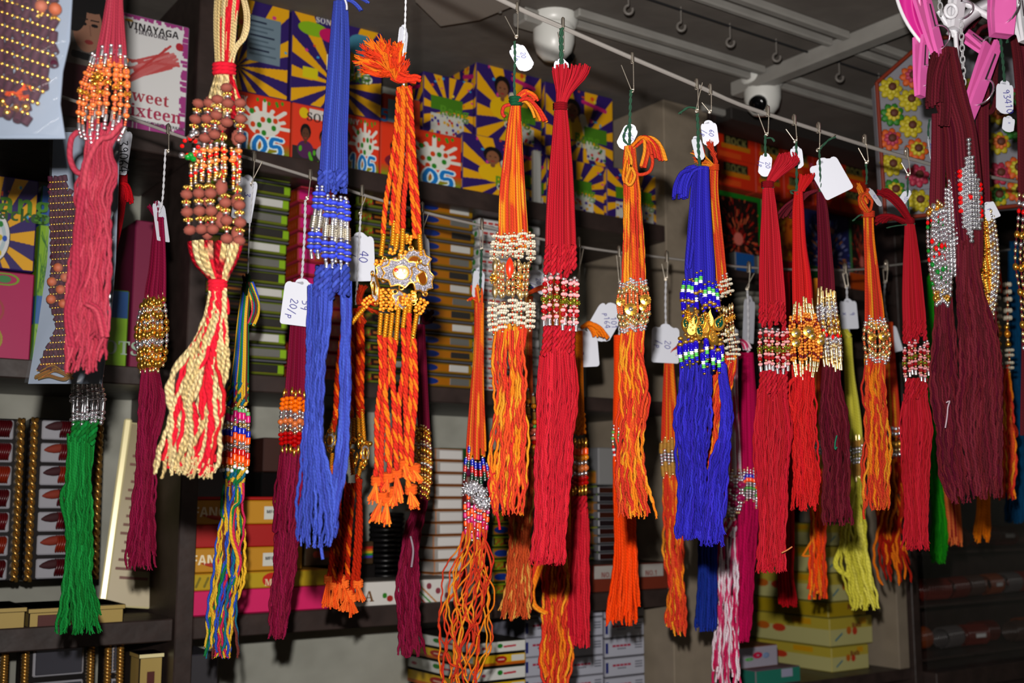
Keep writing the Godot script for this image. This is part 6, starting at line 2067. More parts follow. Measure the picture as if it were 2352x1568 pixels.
func front_right():
	var d := 0.0
	# --- scarlet bundle with mustard beads ---
	bundle("scarlet_thread_bundle", 1832, 446, V1, "scarlet bundle with mustard beads and gold flower charms, right of the second crimson bundle")
	d = cd
	tie([1828, 326, 1829, 380, 1829, 448], 2.8)
	tie([1820, 446, 1814, 440, 1820, 438, 1834, 440], 2.4)
	threads("tassel_threads", [[398, 1836, 1872], [412, 1836, 1866], [440, 1830, 1846]], 34, 2.4, SCARLET, {"rtop": 16, "fray": 0})
	threads("upper_threads", [[440, 1826, 1842], [480, 1822, 1845], [560, 1822, 1850], [640, 1821, 1862], [720, 1822, 1866]], 26, 3.6, SCARLET, {"depth": .55, "rag": 22})
	beads([[680, 1822, 1864], [720, 1818, 1870], [770, 1812, 1882], [800, 1812, 1884], [850, 1820, 1878], [874, 1824, 1872]], 9, "t t t m m d m m d m m m m d m m d m m t t t", {"k": .92, "stag": 12, "line": SCARLET[0]})
	beads([[720, 1812, 1870], [760, 1808, 1882], [800, 1808, 1886], [836, 1812, 1884]], 8, "m m d m m m m m d m m m m d m", {"k": .92, "stag": 6, "z": 8, "line": SCARLET[0]})
	for e in [[1820, 770, 11], [1848, 766, 13], [1820, 792, 10], [1876, 788, 9], [1856, 776, 9], [1878, 776, 7]]: medallion(e[0], e[1], e[2], 34.0, true)
	threads("lower_threads", [[852, 1820, 1872], [900, 1822, 1866], [960, 1818, 1868], [1040, 1826, 1872], [1100, 1828, 1880], [1166, 1826, 1876]], 34, 3.8, SCARLET, {"wave": 4, "drift": .2, "rag": 40, "fray": 7, "depth": .5})
	strand("loop_thread", vv([1826, 866, 1810, 886, 1812, 920, 1824, 946]), 4.6, lin(SCARLET[0]), {"n": 2, "spread": 2.0})
	pin(1824, 278, V1, 1826, 322, 1805, 297, "scarlet mustard bead bundle")
	tag(1828, 340, d, 30, 56, -4, [], "white price card half hidden by the crimson fan, above the scarlet bundle")
	# --- dark maroon bundle with silver bead tubes ---
	bundle("maroon_thread_bundle", 1884, 446, V1, "dark maroon bundle with silver and gold tubes under the large blank card")
	d = cd
	tie([1881, 346, 1883, 400, 1884, 450], 2.4)
	tie([1882, 344, 1894, 330, 1906, 320, 1918, 316], 2.8)
	strand("tassel_threads", vv([1878, 436, 1850, 446, 1822, 470, 1806, 492]), 3.0, Color.WHITE, {"n": 22, "spread": 20.0, "fan": true, "pal": MAROON, "z": -14.0})
	strand("tassel_threads", vv([1880, 430, 1868, 400, 1864, 374]), 3.0, Color.WHITE, {"n": 4, "spread": 4.0, "pal": MAROON, "z": -10.0})
	threads("upper_threads", [[442, 1878, 1892], [480, 1878, 1900], [560, 1880, 1908], [660, 1880, 1916]], 22, 3.7, MAROON, {"depth": .55})
	beads([[656, 1878, 1918], [720, 1876, 1922], [780, 1884, 1932], [870, 1894, 1934]], 8, "t t s z z z g z h z g z z z g t", {"k": .95, "stag": 16, "line": MAROON[0]})
	beads([[666, 1884, 1914], [780, 1890, 1928], [860, 1898, 1930]], 4, "t g z s z g f f z s g t t", {"k": .95, "stag": 12, "z": 6, "line": MAROON[0]})
	threads("lower_threads", [[842, 1890, 1928], [900, 1886, 1932], [980, 1884, 1944], [1060, 1892, 1946], [1130, 1892, 1944], [1200, 1896, 1956]], 34, 3.7, MAROON, {"wave": 3.5, "drift": .2, "rag": 54, "fray": 6, "depth": .5})
	strand("stray_thread", vv([1912, 1002, 1908, 1018, 1908, 1034, 1912, 1028]), 1.8, lin(Color(.15, .45, .35)), {"z": 36.0})
	strand("stray_thread", vv([1930, 1010, 1946, 1060, 1950, 1110, 1944, 1140]), 3.0, lin(MAROON[0]))
	pin(1880, 296, V1, 1878, 342, 1919, 309, "dark maroon bundle")
	tag(1888, 372, d, 78, 98, -27, [], "large blank white card beside the dark maroon bundle", {"big": true})
	# --- orange yellow bundle with gold rice beads ---
	bundle("orange_thread_bundle", 1994, 490, V1, "orange and yellow bundle with gold rice beads and a looped knot")
	d = cd
	tie([1988, 378, 1990, 400, 1989, 424], 2.4)
	tie([2002, 494, 1990, 500, 1976, 494, 1958, 508], 2.2)
	burst("tassel_threads", 1982, 440, 16, 26, 26, 3.0, MAULI, {"bx": 1990, "by": 470})
	for i in 5: strand("loop_thread", vv([1990, 492, 1974, 476 - i * 3, 1972 + i * 2, 452, 1990, 446 + i * 4, 2000 - i, 468, 1992, 490]), 3.2, lin(MAULI[i]), {"z": 8.0 + i * 4})
	knot(1994, 492, 24, 14, MAULI[0])
	threads("upper_threads", [[488, 1985, 2004], [540, 1986, 2006], [620, 1988, 2016], [734, 1988, 2030]], 18, 3.9, MAULI, {"mix": .2, "depth": .55})
	beads([[720, 1988, 2028], [770, 1980, 2042], [795, 1982, 2044], [840, 1988, 2038]], 8, "s s r o r o o r o r s s", {"k": .95, "stag": 9, "line": MAULI[0]})
	medallion(2020, 776, 10, 26.0, true)
	medallion(1996, 778, 9, 24.0, false)
	threads("lower_threads", [[826, 1986, 2032], [880, 1986, 2028], [960, 1992, 2038], [1040, 1990, 2044], [1110, 1988, 2040], [1166, 1992, 2036]], 26, 4.0, MAULI, {"mix": .35, "wave": 4.5, "drift": .24, "rag": 34, "depth": .5, "fray": 5})
	strand("stray_thread", vv([1996, 1140, 1986, 1158, 1982, 1176, 1984, 1192]), 3.0, lin(MAULI[0]))
	pin(1986, 324, V1, 1990, 370, 1971, 340, "orange bundle with gold rice beads")
	tag(1998, 436, d, 22, 52, -32, ["52"], "narrow white price card leaning right at the looped orange knot", {"fs": 9, "yaw": 40, "ta": -120})
	# --- third crimson bundle ---
	red_design("crimson_thread_bundle", "third crimson bundle, farthest right of its kind, its tassel folded to the left", 2088, 508, .74, .715, .034, [[500, 2078, 2096], [508, 2078, 2098]], [])
	d = cd
	tie([2084, 408, 2084, 450, 2088, 508], 2.2)
	strand("tassel_threads", vv([2090, 510, 2064, 470, 2040, 446, 2024, 440]), 3.0, Color.WHITE, {"n": 26, "spread": 14.0, "fan": true, "pal": [Color(.55, .04, .09), Color(.5, .03, .08)], "z": 4.0})
	strand("tassel_threads", vv([2086, 512, 2050, 496, 2026, 498, 2010, 510]), 3.0, Color.WHITE, {"n": 22, "spread": 16.0, "fan": true, "pal": [Color(.55, .04, .09), Color(.5, .03, .08)], "z": -4.0})
	tie([2096, 510, 2080, 516, 2052, 520, 2036, 524], 2.0)
	pin(2082, 354, V1, 2086, 398, 2070, 374, "third crimson bundle")
	tag(2086, 440, d, 22, 46, 34, ["101"], "narrow white price card marked 101 leaning left above the third crimson bundle", {"fs": 8, "yaw": -40, "ta": -60})

# ---------- the peg hanger and what it holds ----------
func peg(px: float, py: float, ln: float, w: float, ang: float, mat: Material, label: String, d: float, side := false, ring := 1.0):
	# a spring peg: two tapered arms, their slot and the wire ring; (px, py) is the jaw end, ang leans it
	var s := d / F
	var n := thing("clothes_peg", label, "clothes peg", W(px, py, d))
	n.basis = Basis(Vector3.BACK, deg_to_rad(ang)) * Basis(Vector3.UP, PI * .2 if side else .12)
	var poly := PackedVector2Array()
	for e in [[-.42, 0], [.42, 0], [.5, .3], [.46, .62], [.36, 1.0], [-.36, 1.0], [-.46, .62], [-.5, .3]]: poly.append(Vector2(e[0] * w, e[1] * ln) * s)
	for k in [1, -1]:
		var a := part(n, "arm", extrude(poly, w * .25 * s), mat)
		a.position = Vector3(0, 0, k * w * .13 * s)
		a.rotation.x = k * .05
		var sl := part(n, "slot", dress(bevel_box(Vector3(w * .16, ln * .34, w * .05) * s, .0002), mc(Color(.16, .1, .14)), mc(Color(.16, .1, .14)), mc(Color(.16, .1, .14))))
		sl.position = Vector3(0, ln * .5 * s, k * (w * .262 + .05 * ln * .5) * s)
		sl.rotation.x = k * .05
		for q in 5:
			var rb := part(n, "grip_rib", dress(bevel_box(Vector3(w * .7, ln * .012, w * .05) * s, .0002), mat, mat, mat))
			rb.position = Vector3(0, ln * (.86 + q * .022) * s, k * (w * .262 + .05 * ln * (.86 + q * .022)) * s)
	var t := TB.new()
	var p := PackedVector3Array()
	for i in 19:
		var a := -PI * .85 + i / 18.0 * PI * 1.7
		p.append(Vector3(w * .1, ln * .34 + sin(a) * ln * .17, cos(a) * w * .9 * ring + w * .3) * s)
	t.tube(p, pf(2.4 * s), one(Color.WHITE), 6)
	part(n, "spring_ring", t.mesh(), mt("spring_steel", Color(.85, .85, .87), .2, .95))

func hanger():
	var v := .886
	var d := dist(2210, 60, v)
	var s := d / F
	var pink: Material = mt("peg_pink", Color(.82, .36, .63), .35)
	var wh: Material = mt("peg_white", Color(.8, .8, .82), .35)
	# the hanger: a fluted pink dome with white rim and arms
	var n := thing("peg_hanger", "pink and white folding peg hanger at the top right corner", "hanger", W(2200, -40, d))
	cur = n
	cd = d
	var dome := TB.new()   # a fluted shell that swells out of a curved white rim
	var nu := 40
	var left := func(g: float) -> float: return 2044 + 4 * g + 62 * pow(g, 3.0)
	var right := func(g: float) -> float: return 2104 + 22 * g
	for i in 17:
		for j in nu + 1:
			var g := i / 16.0
			var f := j / float(nu)
			var fl := absf(sin(f * PI * 2.5 + g * 4.5))
			var bul := sin(PI * f)
			dome.v.append(L(lerpf(left.call(g), right.call(g), f), lerpf(-110, 100, g), (16 + bul * 20 + fl * 12 * bul) * s))
			dome.n.append(Vector3(-cos(PI * f) * .6 + .7 * cos(f * PI * 5 + g * 9), -.3 * g + .4 * cos(f * PI * 5 + g * 9), 1).normalized())
			dome.c.append(Color.WHITE)
			dome.t.append(Vector2(f, g))
	for i in 16:
		for j in nu:
			var q := i * (nu + 1) + j
			dome.k.append_array([q, q + 1, q + nu + 1, q + 1, q + nu + 2, q + nu + 1])
	part(n, "fluted_dome", dome.mesh(), mt("dome_pink", Color(.74, .14, .5), .3))
	for edge in [left, right]:
		var p := PackedVector3Array()
		for i in 17: p.append(L(edge.call(i / 16.0), lerpf(-110, 102, i / 16.0), 15 * s))
		var rt := TB.new()
		rt.tube(p, pf(4.5 * s), one(Color.WHITE), 8)
		part(n, "white_rim", rt.mesh(), wh)
	var fan := TB.new()
	var fp := PackedVector3Array()
	for e in smooth_px(vv([2192, 80, 2214, 46, 2256, 14, 2320, -14, 2400, -30]), 8.0): fp.append(L(e.x, e.y, -14 * s))
	fan.tube(fp, pf(17 * s), one(Color.WHITE), 10, .25)
	part(n, "white_arc", fan.mesh(), wh)
	for e in [[2120, -60, 2420, -20, 12.0], [2150, -40, 2420, 110, 10.0], [2196, 40, 2216, 250, 6.0], [2160, 20, 2200, 74, 8.0]]:
		var t := TB.new()
		t.tube(PackedVector3Array([L(e[0], e[1], -10 * s), L((e[0] + e[2]) * .5, (e[1] + e[3]) * .5, -16 * s), L(e[2], e[3], -10 * s)]), pf(e[4] * s), one(Color.WHITE), 8, .6)
		part(n, "white_arm", t.mesh(), wh)
	for e in [[2118, 20, 2138, 140], [2206, 60, 2212, 190], [2150, -40, 2160, 30], [2290, -30, 2300, 0], [2140, 90, 2130, 120]]:
		var t := TB.new()   # little chains of oval links
		var m := int(absf(e[3] - e[1]) / 13)
		for i in m + 1:
			var q := PackedVector3Array()
			for j in 13:
				var a := TAU * j / 12
				var x := lerpf(e[0], e[2], i / float(m))
				var y := lerpf(e[1], e[3], i / float(m))
				q.append(L(x + cos(a) * 5 * (1 - i % 2), y + sin(a) * 9, s * (4 + cos(a) * 5 * (i % 2))))
			t.tube(q, pf(1.7 * s), one(Color.WHITE), 5)
		part(n, "chain", t.mesh(), mt("chain_clear", Color(.62, .62, .63), .15))
	var rgt := TB.new()
	var rr_ := PackedVector3Array()
	for i in 15: rr_.append(L(2176 + cos(TAU * i / 14) * 13, 34 + sin(TAU * i / 14) * 15, 22 * s))
	rgt.tube(rr_, pf(4.5 * s), one(Color.WHITE), 8)
	part(n, "white_eyelet", rgt.mesh(), wh)
	# pegs
	peg(2114, 222, 150, 30, -3, pink, "pink peg at the far left of the hanger, under the fluted dome", d - .01, true)
	peg(2160, 142, 170, 34, 13, pink, "pink peg gripping the broad maroon bundle", d - .03, true)
	peg(2222, 270, 200, 36, -21, pink, "pink peg tilted right behind the broad maroon bundle", d + .02, true)
	peg(2300, 82, 170, 56, -4, pink, "large pink peg face on at the top right", d - .02)
	peg(2286, 130, 90, 32, 52, pink, "pink peg lying aslant in the shade behind the green thread", d + .05, true)
	peg(2192, 66, 130, 36, -8, wh, "white peg at the middle of the hanger", d, true)
	peg(2352, 96, 120, 30, 6, wh, "white peg at the right edge of the picture", d, true)
	# broad maroon bundle
	bundle("maroon_thread_bundle", 2170, 130, v, "broad dark maroon bundle held by a pink peg, with a silver and red stone band")
	var mr := [Color(.38, .09, .14), Color(.33, .07, .12), Color(.43, .12, .17)]
	threads("upper_threads", [[112, 2140, 2196], [150, 2136, 2204], [220, 2142, 2220], [300, 2168, 2240], [380, 2172, 2250], [470, 2180, 2256], [590, 2194, 2256]], 36, 4.3, mr, {"depth": .5})
	strand("tassel_threads", vv([2150, 140, 2140, 180, 2136, 220, 2134, 250]), 4.0, Color.WHITE, {"n": 22, "spread": 17.0, "pal": mr, "z": 26.0})
	strand("tassel_threads", vv([2160, 140, 2162, 200, 2164, 250, 2162, 296]), 4.0, Color.WHITE, {"n": 14, "spread": 10.0, "pal": mr, "z": 24.0})
	for e in [[2217, 330, 570], [2224, 370, 545], [2211, 372, 560], [2230, 410, 545], [2203, 396, 540], [2237, 420, 540], [2197, 400, 500], [2243, 430, 520]]:
		var m := int((e[2] - e[1]) / 10.0)
		for i in m:
			var y: float = e[1] + i * 10.0
			var red: bool = (e[0] == 2197 or e[0] == 2243 or (absf(e[0] - 2217) < 4 and y > 455 and y < 480)) and i % 3 != 2
			bead(cur, "h" if red else "z", L(e[0] + (y - 450) * .03, y, (20 + 10 * (1 - absf(e[0] - 2220) / 30.0)) * s), 1.22 * cd, 0.0, Vector3(1.15, 1, 1))
	for e in [2172, 2180, 2188]:
		beads([[392 + (2188 - e) * 2.5, e - 3, e + 3], [480, e - 2, e + 6], [640, e + 4, e + 12]], 2, "z z s z z s z z z s z z z s z z z s z z z", {"k": .85, "stag": 4, "z": 6, "line": mr[0]})
	threads("lower_threads", [[570, 2196, 2240], [660, 2194, 2250], [760, 2198, 2276], [860, 2206, 2290], [940, 2200, 2292], [1030, 2206, 2294], [1140, 2228, 2292]], 54, 4.3, mr, {"wave": 3, "drift": .18, "rag": 120, "fray": 6, "depth": .5, "z": 8})
	# narrower maroon bundle at its left
	bundle("maroon_thread_bundle", 2150, 300, v, "narrow maroon bundle left of the broad one, with gold, red and green stones", "thread bracelet bundle", "", .03)
	threads("upper_threads", [[262, 2142, 2166], [360, 2140, 2168], [460, 2136, 2168]], 14, 4.2, mr, {})
	beads([[458, 2132, 2168], [500, 2125, 2176], [580, 2126, 2180], [640, 2134, 2180], [712, 2148, 2176]], 8, "g Y z h i z z s z i z h z s z z i z g Y s", {"k": .95, "stag": 10, "line": mr[0], "z": 6})
	beads([[470, 2136, 2166], [600, 2130, 2178], [690, 2146, 2176]], 5, "s z z s z z h z s z i z z s z", {"k": 1.05, "stag": 10, "line": mr[0], "z": 16})
	threads("lower_threads", [[680, 2148, 2184], [780, 2146, 2190], [860, 2140, 2196], [960, 2150, 2202], [1060, 2162, 2204], [1150, 2180, 2222]], 34, 4.2, mr, {"wave": 4, "drift": .2, "rag": 70, "fray": 6})
	strand("white_tie", vv([2158, 928, 2166, 924, 2162, 938, 2160, 960, 2156, 985]), 1.8, lin(Color(.75, .65, .7)), {"z": 40.0})
	# gold bead bundle behind
	bundle("maroon_gold_bundle", 2262, 420, v, "maroon bundle with gold coil and crystal strings behind the broad one", "thread bracelet bundle", "", .05)
	threads("upper_threads", [[150, 2240, 2270], [300, 2242, 2268], [500, 2246, 2272]], 10, 4.0, mr, {})
	beads([[480, 2240, 2268], [560, 2240, 2276], [650, 2244, 2284], [720, 2262, 2280]], 5, "x Y x Y x Y x g x", {"k": .9, "stag": 8, "line": mr[0]})
	beads([[480, 2264, 2276], [560, 2270, 2286], [640, 2274, 2288], [740, 2266, 2276]], 3, "g z g z g z z g z z g z z g z z g z z g z g z", {"k": .95, "stag": 8, "line": mr[0], "z": 10})
	threads("lower_threads", [[700, 2264, 2286], [850, 2270, 2292], [1000, 2262, 2290]], 10, 4.0, mr, {"wave": 3, "rag": 30})
	# at the right edge
	bundle("maroon_thread_bundle", 2342, 60, v, "maroon bundle with pale gold tubes cut off by the right edge")
	threads("upper_threads", [[40, 2316, 2352], [130, 2326, 2376], [260, 2336, 2390], [440, 2338, 2400]], 30, 4.2, mr, {})
	beads([[430, 2338, 2400], [500, 2336, 2400], [600, 2328, 2400], [680, 2342, 2390], [830, 2350, 2380]], 9, "g s h z g Y z g g Y g g Y g g g Y g g z g", {"k": 1.0, "stag": 8, "line": mr[0]})
	threads("lower_threads", [[800, 2346, 2390], [1000, 2342, 2400]], 12, 4.0, mr, {})
	# loose tuft and loops above
	bundle("maroon_tuft", 2300, 40, v, "dark red tuft of cut threads between the white and the large pink peg", "thread tuft", "", .02)
	strand("tassel_threads", vv([2310, 20, 2270, 24, 2236, 40, 2212, 62]), 3.4, Color.WHITE, {"n": 34, "spread": 22.0, "fan": true, "pal": [Color(.32, .05, .09), Color(.28, .04, .08)], "z": 4.0})
	strand("loop_thread", vv([2284, 56, 2256, 66, 2240, 90, 2234, 104]), 4.5, lin(mr[0]), {"n": 3, "spread": 4.0})
	strand("loop_thread", vv([2280, 90, 2264, 140, 2262, 200, 2264, 240, 2254, 256, 2272, 258, 2284, 230, 2282, 160, 2288, 100]), 4.5, lin(mr[1]), {"n": 4, "spread": 5.0})
	cd = d
	tie([2296, 84, 2300, 120, 2303, 150, 2306, 188], 3.2)
	tie([2314, 84, 2312, 100], 3.0)
	tag(2308, 192, d, 44, 84, 4, ["93410"], "white price card with a long handwritten number below the large pink peg", {"fs": 17, "tx": 2, "ty": .18, "ta": -78})
	tag(2318, 270, d + .02, 30, 40, 10, ["x"], "lower white price card peeping out under the long numbered card", {"fs": 8})
	tag(2134, 318, d + .04, 26, 64, -4, ["9410"], "white price card seen aslant beside the narrow maroon bundle", {"yaw": 55, "fs": 12, "ty": .15})
	cd = d + .04
	cur = thing("green_tie", "short green thread that holds the aslant card beside the narrow maroon bundle", "thread", W(2133, 280, cd))
	tie([2134, 275, 2131, 300, 2132, 320], 2.2)
	tag(2266, 468, d + .06, 38, 44, -24, ["p"], "small white price card behind the crystal strings of the broad maroon bundle", {"big": true, "fs": 11})

# ---------- the second line ----------
func ends(xy: Array, cols: Array, n := 16, sp := 12.0):
	for e in xy:
		knot(e[0], e[1], 17, 17, cols[0])
		strand("tassel_ends", vv([e[0], e[1] + 4, lerpf(e[0], e[2], .5), lerpf(e[1], e[3], .55), e[2], e[3]]), 2.0, Color.WHITE, {"n": n + 8, "spread": sp, "fan": true, "pal": cols, "z": 8.0})

func second_line():
	var d := 0.0
	# the second bag of dark beads
	bead_bag("bead_bag", "clear bag with a white edge and dark bead strings, behind the dusty pink threads", 1.27, [[118, 272, 300], [114, 268, 430], [104, 262, 600], [84, 250, 740], [60, 230, 880]], [[410, 116, 150], [480, 118, 178], [600, 122, 180], [690, 118, 170], [750, 132, 152], [800, 110, 160], [850, 90, 190]], .8, -.06, false)
	for e in [[140, 618], [156, 640], [126, 650], [146, 668], [124, 690], [152, 700]]: bead(cur, "Z", L(e[0], e[1], .008), .95 * cd)
	strand("gold_wire_loops", vv([90, 850, 120, 838, 150, 856, 170, 846, 150, 870, 110, 862, 86, 868, 130, 850, 168, 868]), 2.6, lin(Color(.85, .6, .15)), {"mat": mt("wire_gold", Color(.85, .62, .2), .25, .9), "n": 4, "spread": 7.0})
	# --- green bundle ---
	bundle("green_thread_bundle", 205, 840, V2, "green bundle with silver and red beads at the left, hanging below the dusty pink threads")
	threads("upper_threads", [[400, 268, 290], [470, 250, 286], [700, 200, 240], [850, 180, 230]], 14, 4.6, [Color(.5, .02, .05)], {})
	strand("tassel_threads", vv([262, 426, 288, 424, 298, 440, 302, 466]), 3.0, Color.WHITE, {"n": 14, "spread": 10.0, "fan": true, "pal": [Color(.6, .02, .05)]})
	beads([[826, 172, 232], [880, 168, 236], [930, 168, 242], [982, 168, 236]], 7, "s h q S s q q S s q s", {"k": 1.0, "stag": 9, "line": Color(.5, .02, .05)})
	beads([[836, 178, 228], [978, 174, 234]], 4, "q h S q s S q s", {"k": 1.0, "stag": 8, "z": -10, "line": Color(.5, .02, .05)})
	var gr := [Color(.06, .42, .16), Color(.05, .36, .13), Color(.08, .48, .2)]
	braids("twists", [[968, 168, 230], [1030, 160, 220]], 5, 5.6, gr[0], {"rag": 20, "pal": gr})
	threads("lower_threads", [[1010, 156, 216], [1080, 158, 208], [1150, 152, 208], [1230, 160, 208], [1320, 154, 208], [1390, 142, 224], [1445, 132, 230]], 36, 4.3, gr, {"wave": 3.5, "drift": .2, "rag": 50, "fray": 9})
	strand("loop_thread", vv([160, 1108, 146, 1130, 146, 1160, 156, 1200, 160, 1240]), 4.4, lin(gr[0]), {"n": 2, "spread": 2.0})
	tag(276, 300, cd - .02, 60, 118, 6, ["39064"], "white price card with a long dark number beside the dusty pink threads", {"big": true, "ink": M.black_ink, "fs": 22, "ty": .2, "tx": 10, "ta": -80})
	# --- maroon with gold faceted beads ---
	bundle("wine_thread_bundle", 360, 470, V2, "wine red bundle with a plump band of gold faceted beads")
	d = cd
	tie([381, 344, 378, 400, 374, 460, 366, 490], 2.4, "white_thread")
	burst("tassel_threads", 356, 474, 14, 20, 24, 3.0, WINE, {"bx": 364, "by": 510})
	threads("upper_threads", [[500, 356, 374], [560, 350, 378], [620, 344, 380], [680, 334, 380]], 22, 4.0, WINE, {})
	beads([[668, 338, 374], [710, 322, 382], [760, 312, 386], [800, 314, 384], [860, 322, 374]], 9, "g Y z s g Y Y z s g Y Y g", {"k": 1.0, "stag": 8, "line": WINE[0]})
	beads([[680, 340, 370], [760, 322, 380], [850, 328, 372]], 6, "Y g Y z g Y s Y g Y", {"k": 1.0, "stag": 6, "z": 8, "line": WINE[0]})
	threads("lower_threads", [[848, 326, 364], [920, 322, 376], [1000, 320, 360], [1100, 316, 352], [1200, 304, 350], [1300, 292, 352]], 34, 4.0, WINE, {"wave": 3, "drift": .2, "rag": 46, "fray": 8})
	strand("loop_thread", vv([360, 880, 376, 910, 374, 950, 362, 1000]), 4.4, lin(WINE[0]), {"n": 3, "spread": 3.0})
	pin(387, 300, V2, 386, 344, 384, 352, "wine red bundle")
	tag(364, 470, d, 40, 100, -10, ["9"], "white price card turned nearly edge on beside the wine red bundle", {"big": true, "yaw": 62, "fs": 16})
	# --- many coloured bundle ---
	bundle("rainbow_thread_bundle", 570, 640, V2, "many coloured bundle of yellow, green, blue and pink threads with a banded bead belt")
	d = cd
	var mu := [Color(.78, .6, .14), Color(.1, .42, .22), Color(.16, .28, .66), Color(.7, .14, .28), Color(.8, .64, .2), Color(.1, .36, .46), Color(.8, .62, .16), Color(.36, .16, .14)]
	tie([582, 420, 574, 520, 570, 640], 1.6, "white_thread")
	burst("knot_threads", 566, 650, 12, 22, 16, 3.2, [Color(.05, .16, .08), Color(.2, .06, .12)], {"bx": 568, "by": 680})
	strand("tassel_threads", vv([572, 650, 586, 690, 586, 720, 578, 745]), 3.2, Color.WHITE, {"n": 11, "spread": 8.0, "pal": mu})
	threads("upper_threads", [[660, 556, 574], [740, 546, 570], [820, 538, 570], [900, 528, 570]], 22, 3.4, mu, {})
	braids("upper_twists", [[880, 526, 572], [940, 512, 572]], 7, 3.6, mu[0], {"pal": mu, "rag": 10})
	beads([[926, 508, 572], [980, 504, 574], [1060, 504, 572], [1088, 508, 570]], 8, "g l P s g L O s z Q O g w", {"k": .86, "stag": 6, "line": mu[0]})
	beads([[930, 514, 566], [1084, 512, 566]], 6, "w l P g s L O z s Q O g", {"k": .86, "stag": 5, "z": -9, "line": mu[0]})
	braids("lower_twists", [[1076, 510, 568], [1120, 520, 560]], 6, 3.8, mu[0], {"pal": [mu[5], mu[1], mu[4]], "rag": 10})
	threads("lower_threads", [[1106, 516, 562], [1180, 512, 552], [1260, 504, 554], [1340, 492, 548], [1420, 484, 538], [1505, 480, 534]], 26, 4.4, mu, {"wave": 6, "drift": .35, "rag": 30, "fray": 6})
	strand("stray_threads", vv([556, 1110, 556, 1150, 540, 1170, 536, 1230, 552, 1290, 540, 1340]), 4.0, Color.WHITE, {"n": 4, "spread": 4.0, "pal": mu, "z": 14.0})
	pin(584, 362, V2, 579, 420, 602, 372, "many coloured bundle")
	tag(570, 412, d, 58, 112, 8, ["3"], "white price card partly hidden behind the red and gold bundle", {"big": true, "yaw": 50, "fs": 16})
	# --- maroon with amber and ruby bands ---
	bundle("wine_thread_bundle", 684, 690, V2, "deep wine bundle with amber, brown and ruby bead bands below the card marked 59")
	d = cd
	threads("upper_threads", [[640, 676, 700], [750, 668, 702], [830, 662, 702], [905, 656, 702]], 20, 4.0, WINE, {"rag": 20})
	beads([[888, 654, 700], [930, 648, 702], [980, 644, 704], [1056, 650, 696]], 6, "f A A A s s C s g D D D f", {"k": .95, "stag": 7, "line": WINE[0]})
	beads([[896, 658, 698], [1050, 654, 694]], 4, "f A A s s C s g D D f", {"k": .95, "stag": 6, "z": -10, "line": WINE[0]})
	threads("lower_threads", [[1040, 644, 698], [1100, 640, 692], [1180, 640, 684], [1280, 636, 676], [1380, 630, 664], [1462, 618, 656]], 28, 4.4, WINE, {"wave": 4.5, "drift": .25, "rag": 34, "fray": 5})
	strand("loop_thread", vv([642, 1130, 636, 1180, 632, 1218, 640, 1216, 646, 1180]), 4.4, lin(WINE[1]), {"z": 14.0})
	tie([702, 460, 700, 540, 694, 640], 3.0, "white_thread")
	pin(713, 404, V2, 706, 452, 703, 456, "deep wine bundle with the card marked 59")
	tag(694, 650, d - .02, 78, 112, 6, ["59", "20/p"], "large white price card marked 59 and 20, left of the tall blue bundle", {"big": true, "fs": 17, "tx": 14, "ta": -96, "ty": .36})
	# --- small gold pendant cords ---
	bundle("orange_cord_bundle", 822, 690, V2, "dim orange twisted cords with gold coils and jewelled buckles behind the tall blue bundle")
	d = cd
	var cr := [Color(.62, .12, .03), Color(.85, .36, .05)]
	burst("tassel_threads", 838, 684, 26, 26, 46, 3.2, [Color(.7, .18, .06), Color(.6, .13, .04)], {"bx": 822, "by": 700})
	burst("tassel_threads", 848, 724, 24, 20, 40, 3.2, [Color(.7, .18, .06), Color(.66, .2, .06)], {"bx": 824, "by": 706})
	tie([829, 492, 824, 580, 818, 700], 2.4, "white_thread")
	for e in [[812, 710, 790, 760, 776, 860, 772, 950, 762, 1000], [818, 710, 812, 800, 812, 900, 806, 960], [824, 710, 824, 800, 822, 900, 826, 960], [828, 710, 832, 800, 830, 900, 832, 950], [816, 710, 804, 800, 798, 900, 796, 960]]:
		cord("orange_cord", vv(e), 7.0, [cr[0], cr[1], cr[0]], rr(0, 10))
	for e in [[776, 940, 760, 990], [806, 940, 798, 1010], [822, 930, 826, 1010], [832, 940, 838, 1020], [764, 1040, 760, 1080], [806, 1030, 812, 1090], [832, 1060, 822, 1100], [814, 960, 812, 1020]]: gold_coil(e[0], e[1], e[2], e[3], 11.0, 6.0)
	pendant(762, 1012, 16, 22, 16.0, Vector3(0, -.3, 0), 12, false)
	pendant(838, 1040, 14, 24, 10.0, Vector3(0, .9, 0), 10, false)
	for e in [[816, 1010], [826, 1020], [812, 1036], [834, 1014], [822, 1050], [806, 1020], [842, 1060], [828, 1000], [818, 1064], [836, 1074], [852, 1020]]: bead(cur, ["Y", "z", "f", "g"][int(e[0]) % 4], L(e[0], e[1], .012), 1.0 * cd)
	var lo := [[758, 1080, 764, 1180, 762, 1280, 756, 1330], [780, 1090, 776, 1200, 770, 1300, 768, 1340], [800, 1110, 794, 1200, 786, 1290, 780, 1340], [812, 1110, 804, 1200, 798, 1300, 800, 1330], [822, 1090, 828, 1200, 824, 1300, 822, 1340], [770, 1080, 782, 1200, 774, 1300], [826, 1100, 822, 1200, 816, 1290, 808, 1360]]
	for i in lo.size(): cord("orange_cord", vv(lo[i]), 6.6, [cr[0], cr[i % 2], cr[0]], (i % 3) * 5)
	ends([[756, 1330, 750, 1390], [768, 1344, 770, 1394], [782, 1330, 776, 1380], [790, 1340, 800, 1385], [808, 1372, 812, 1410], [822, 1340, 830, 1376], [800, 1362, 790, 1400]], [Color(.86, .38, .13), Color(.85, .3, .1)])
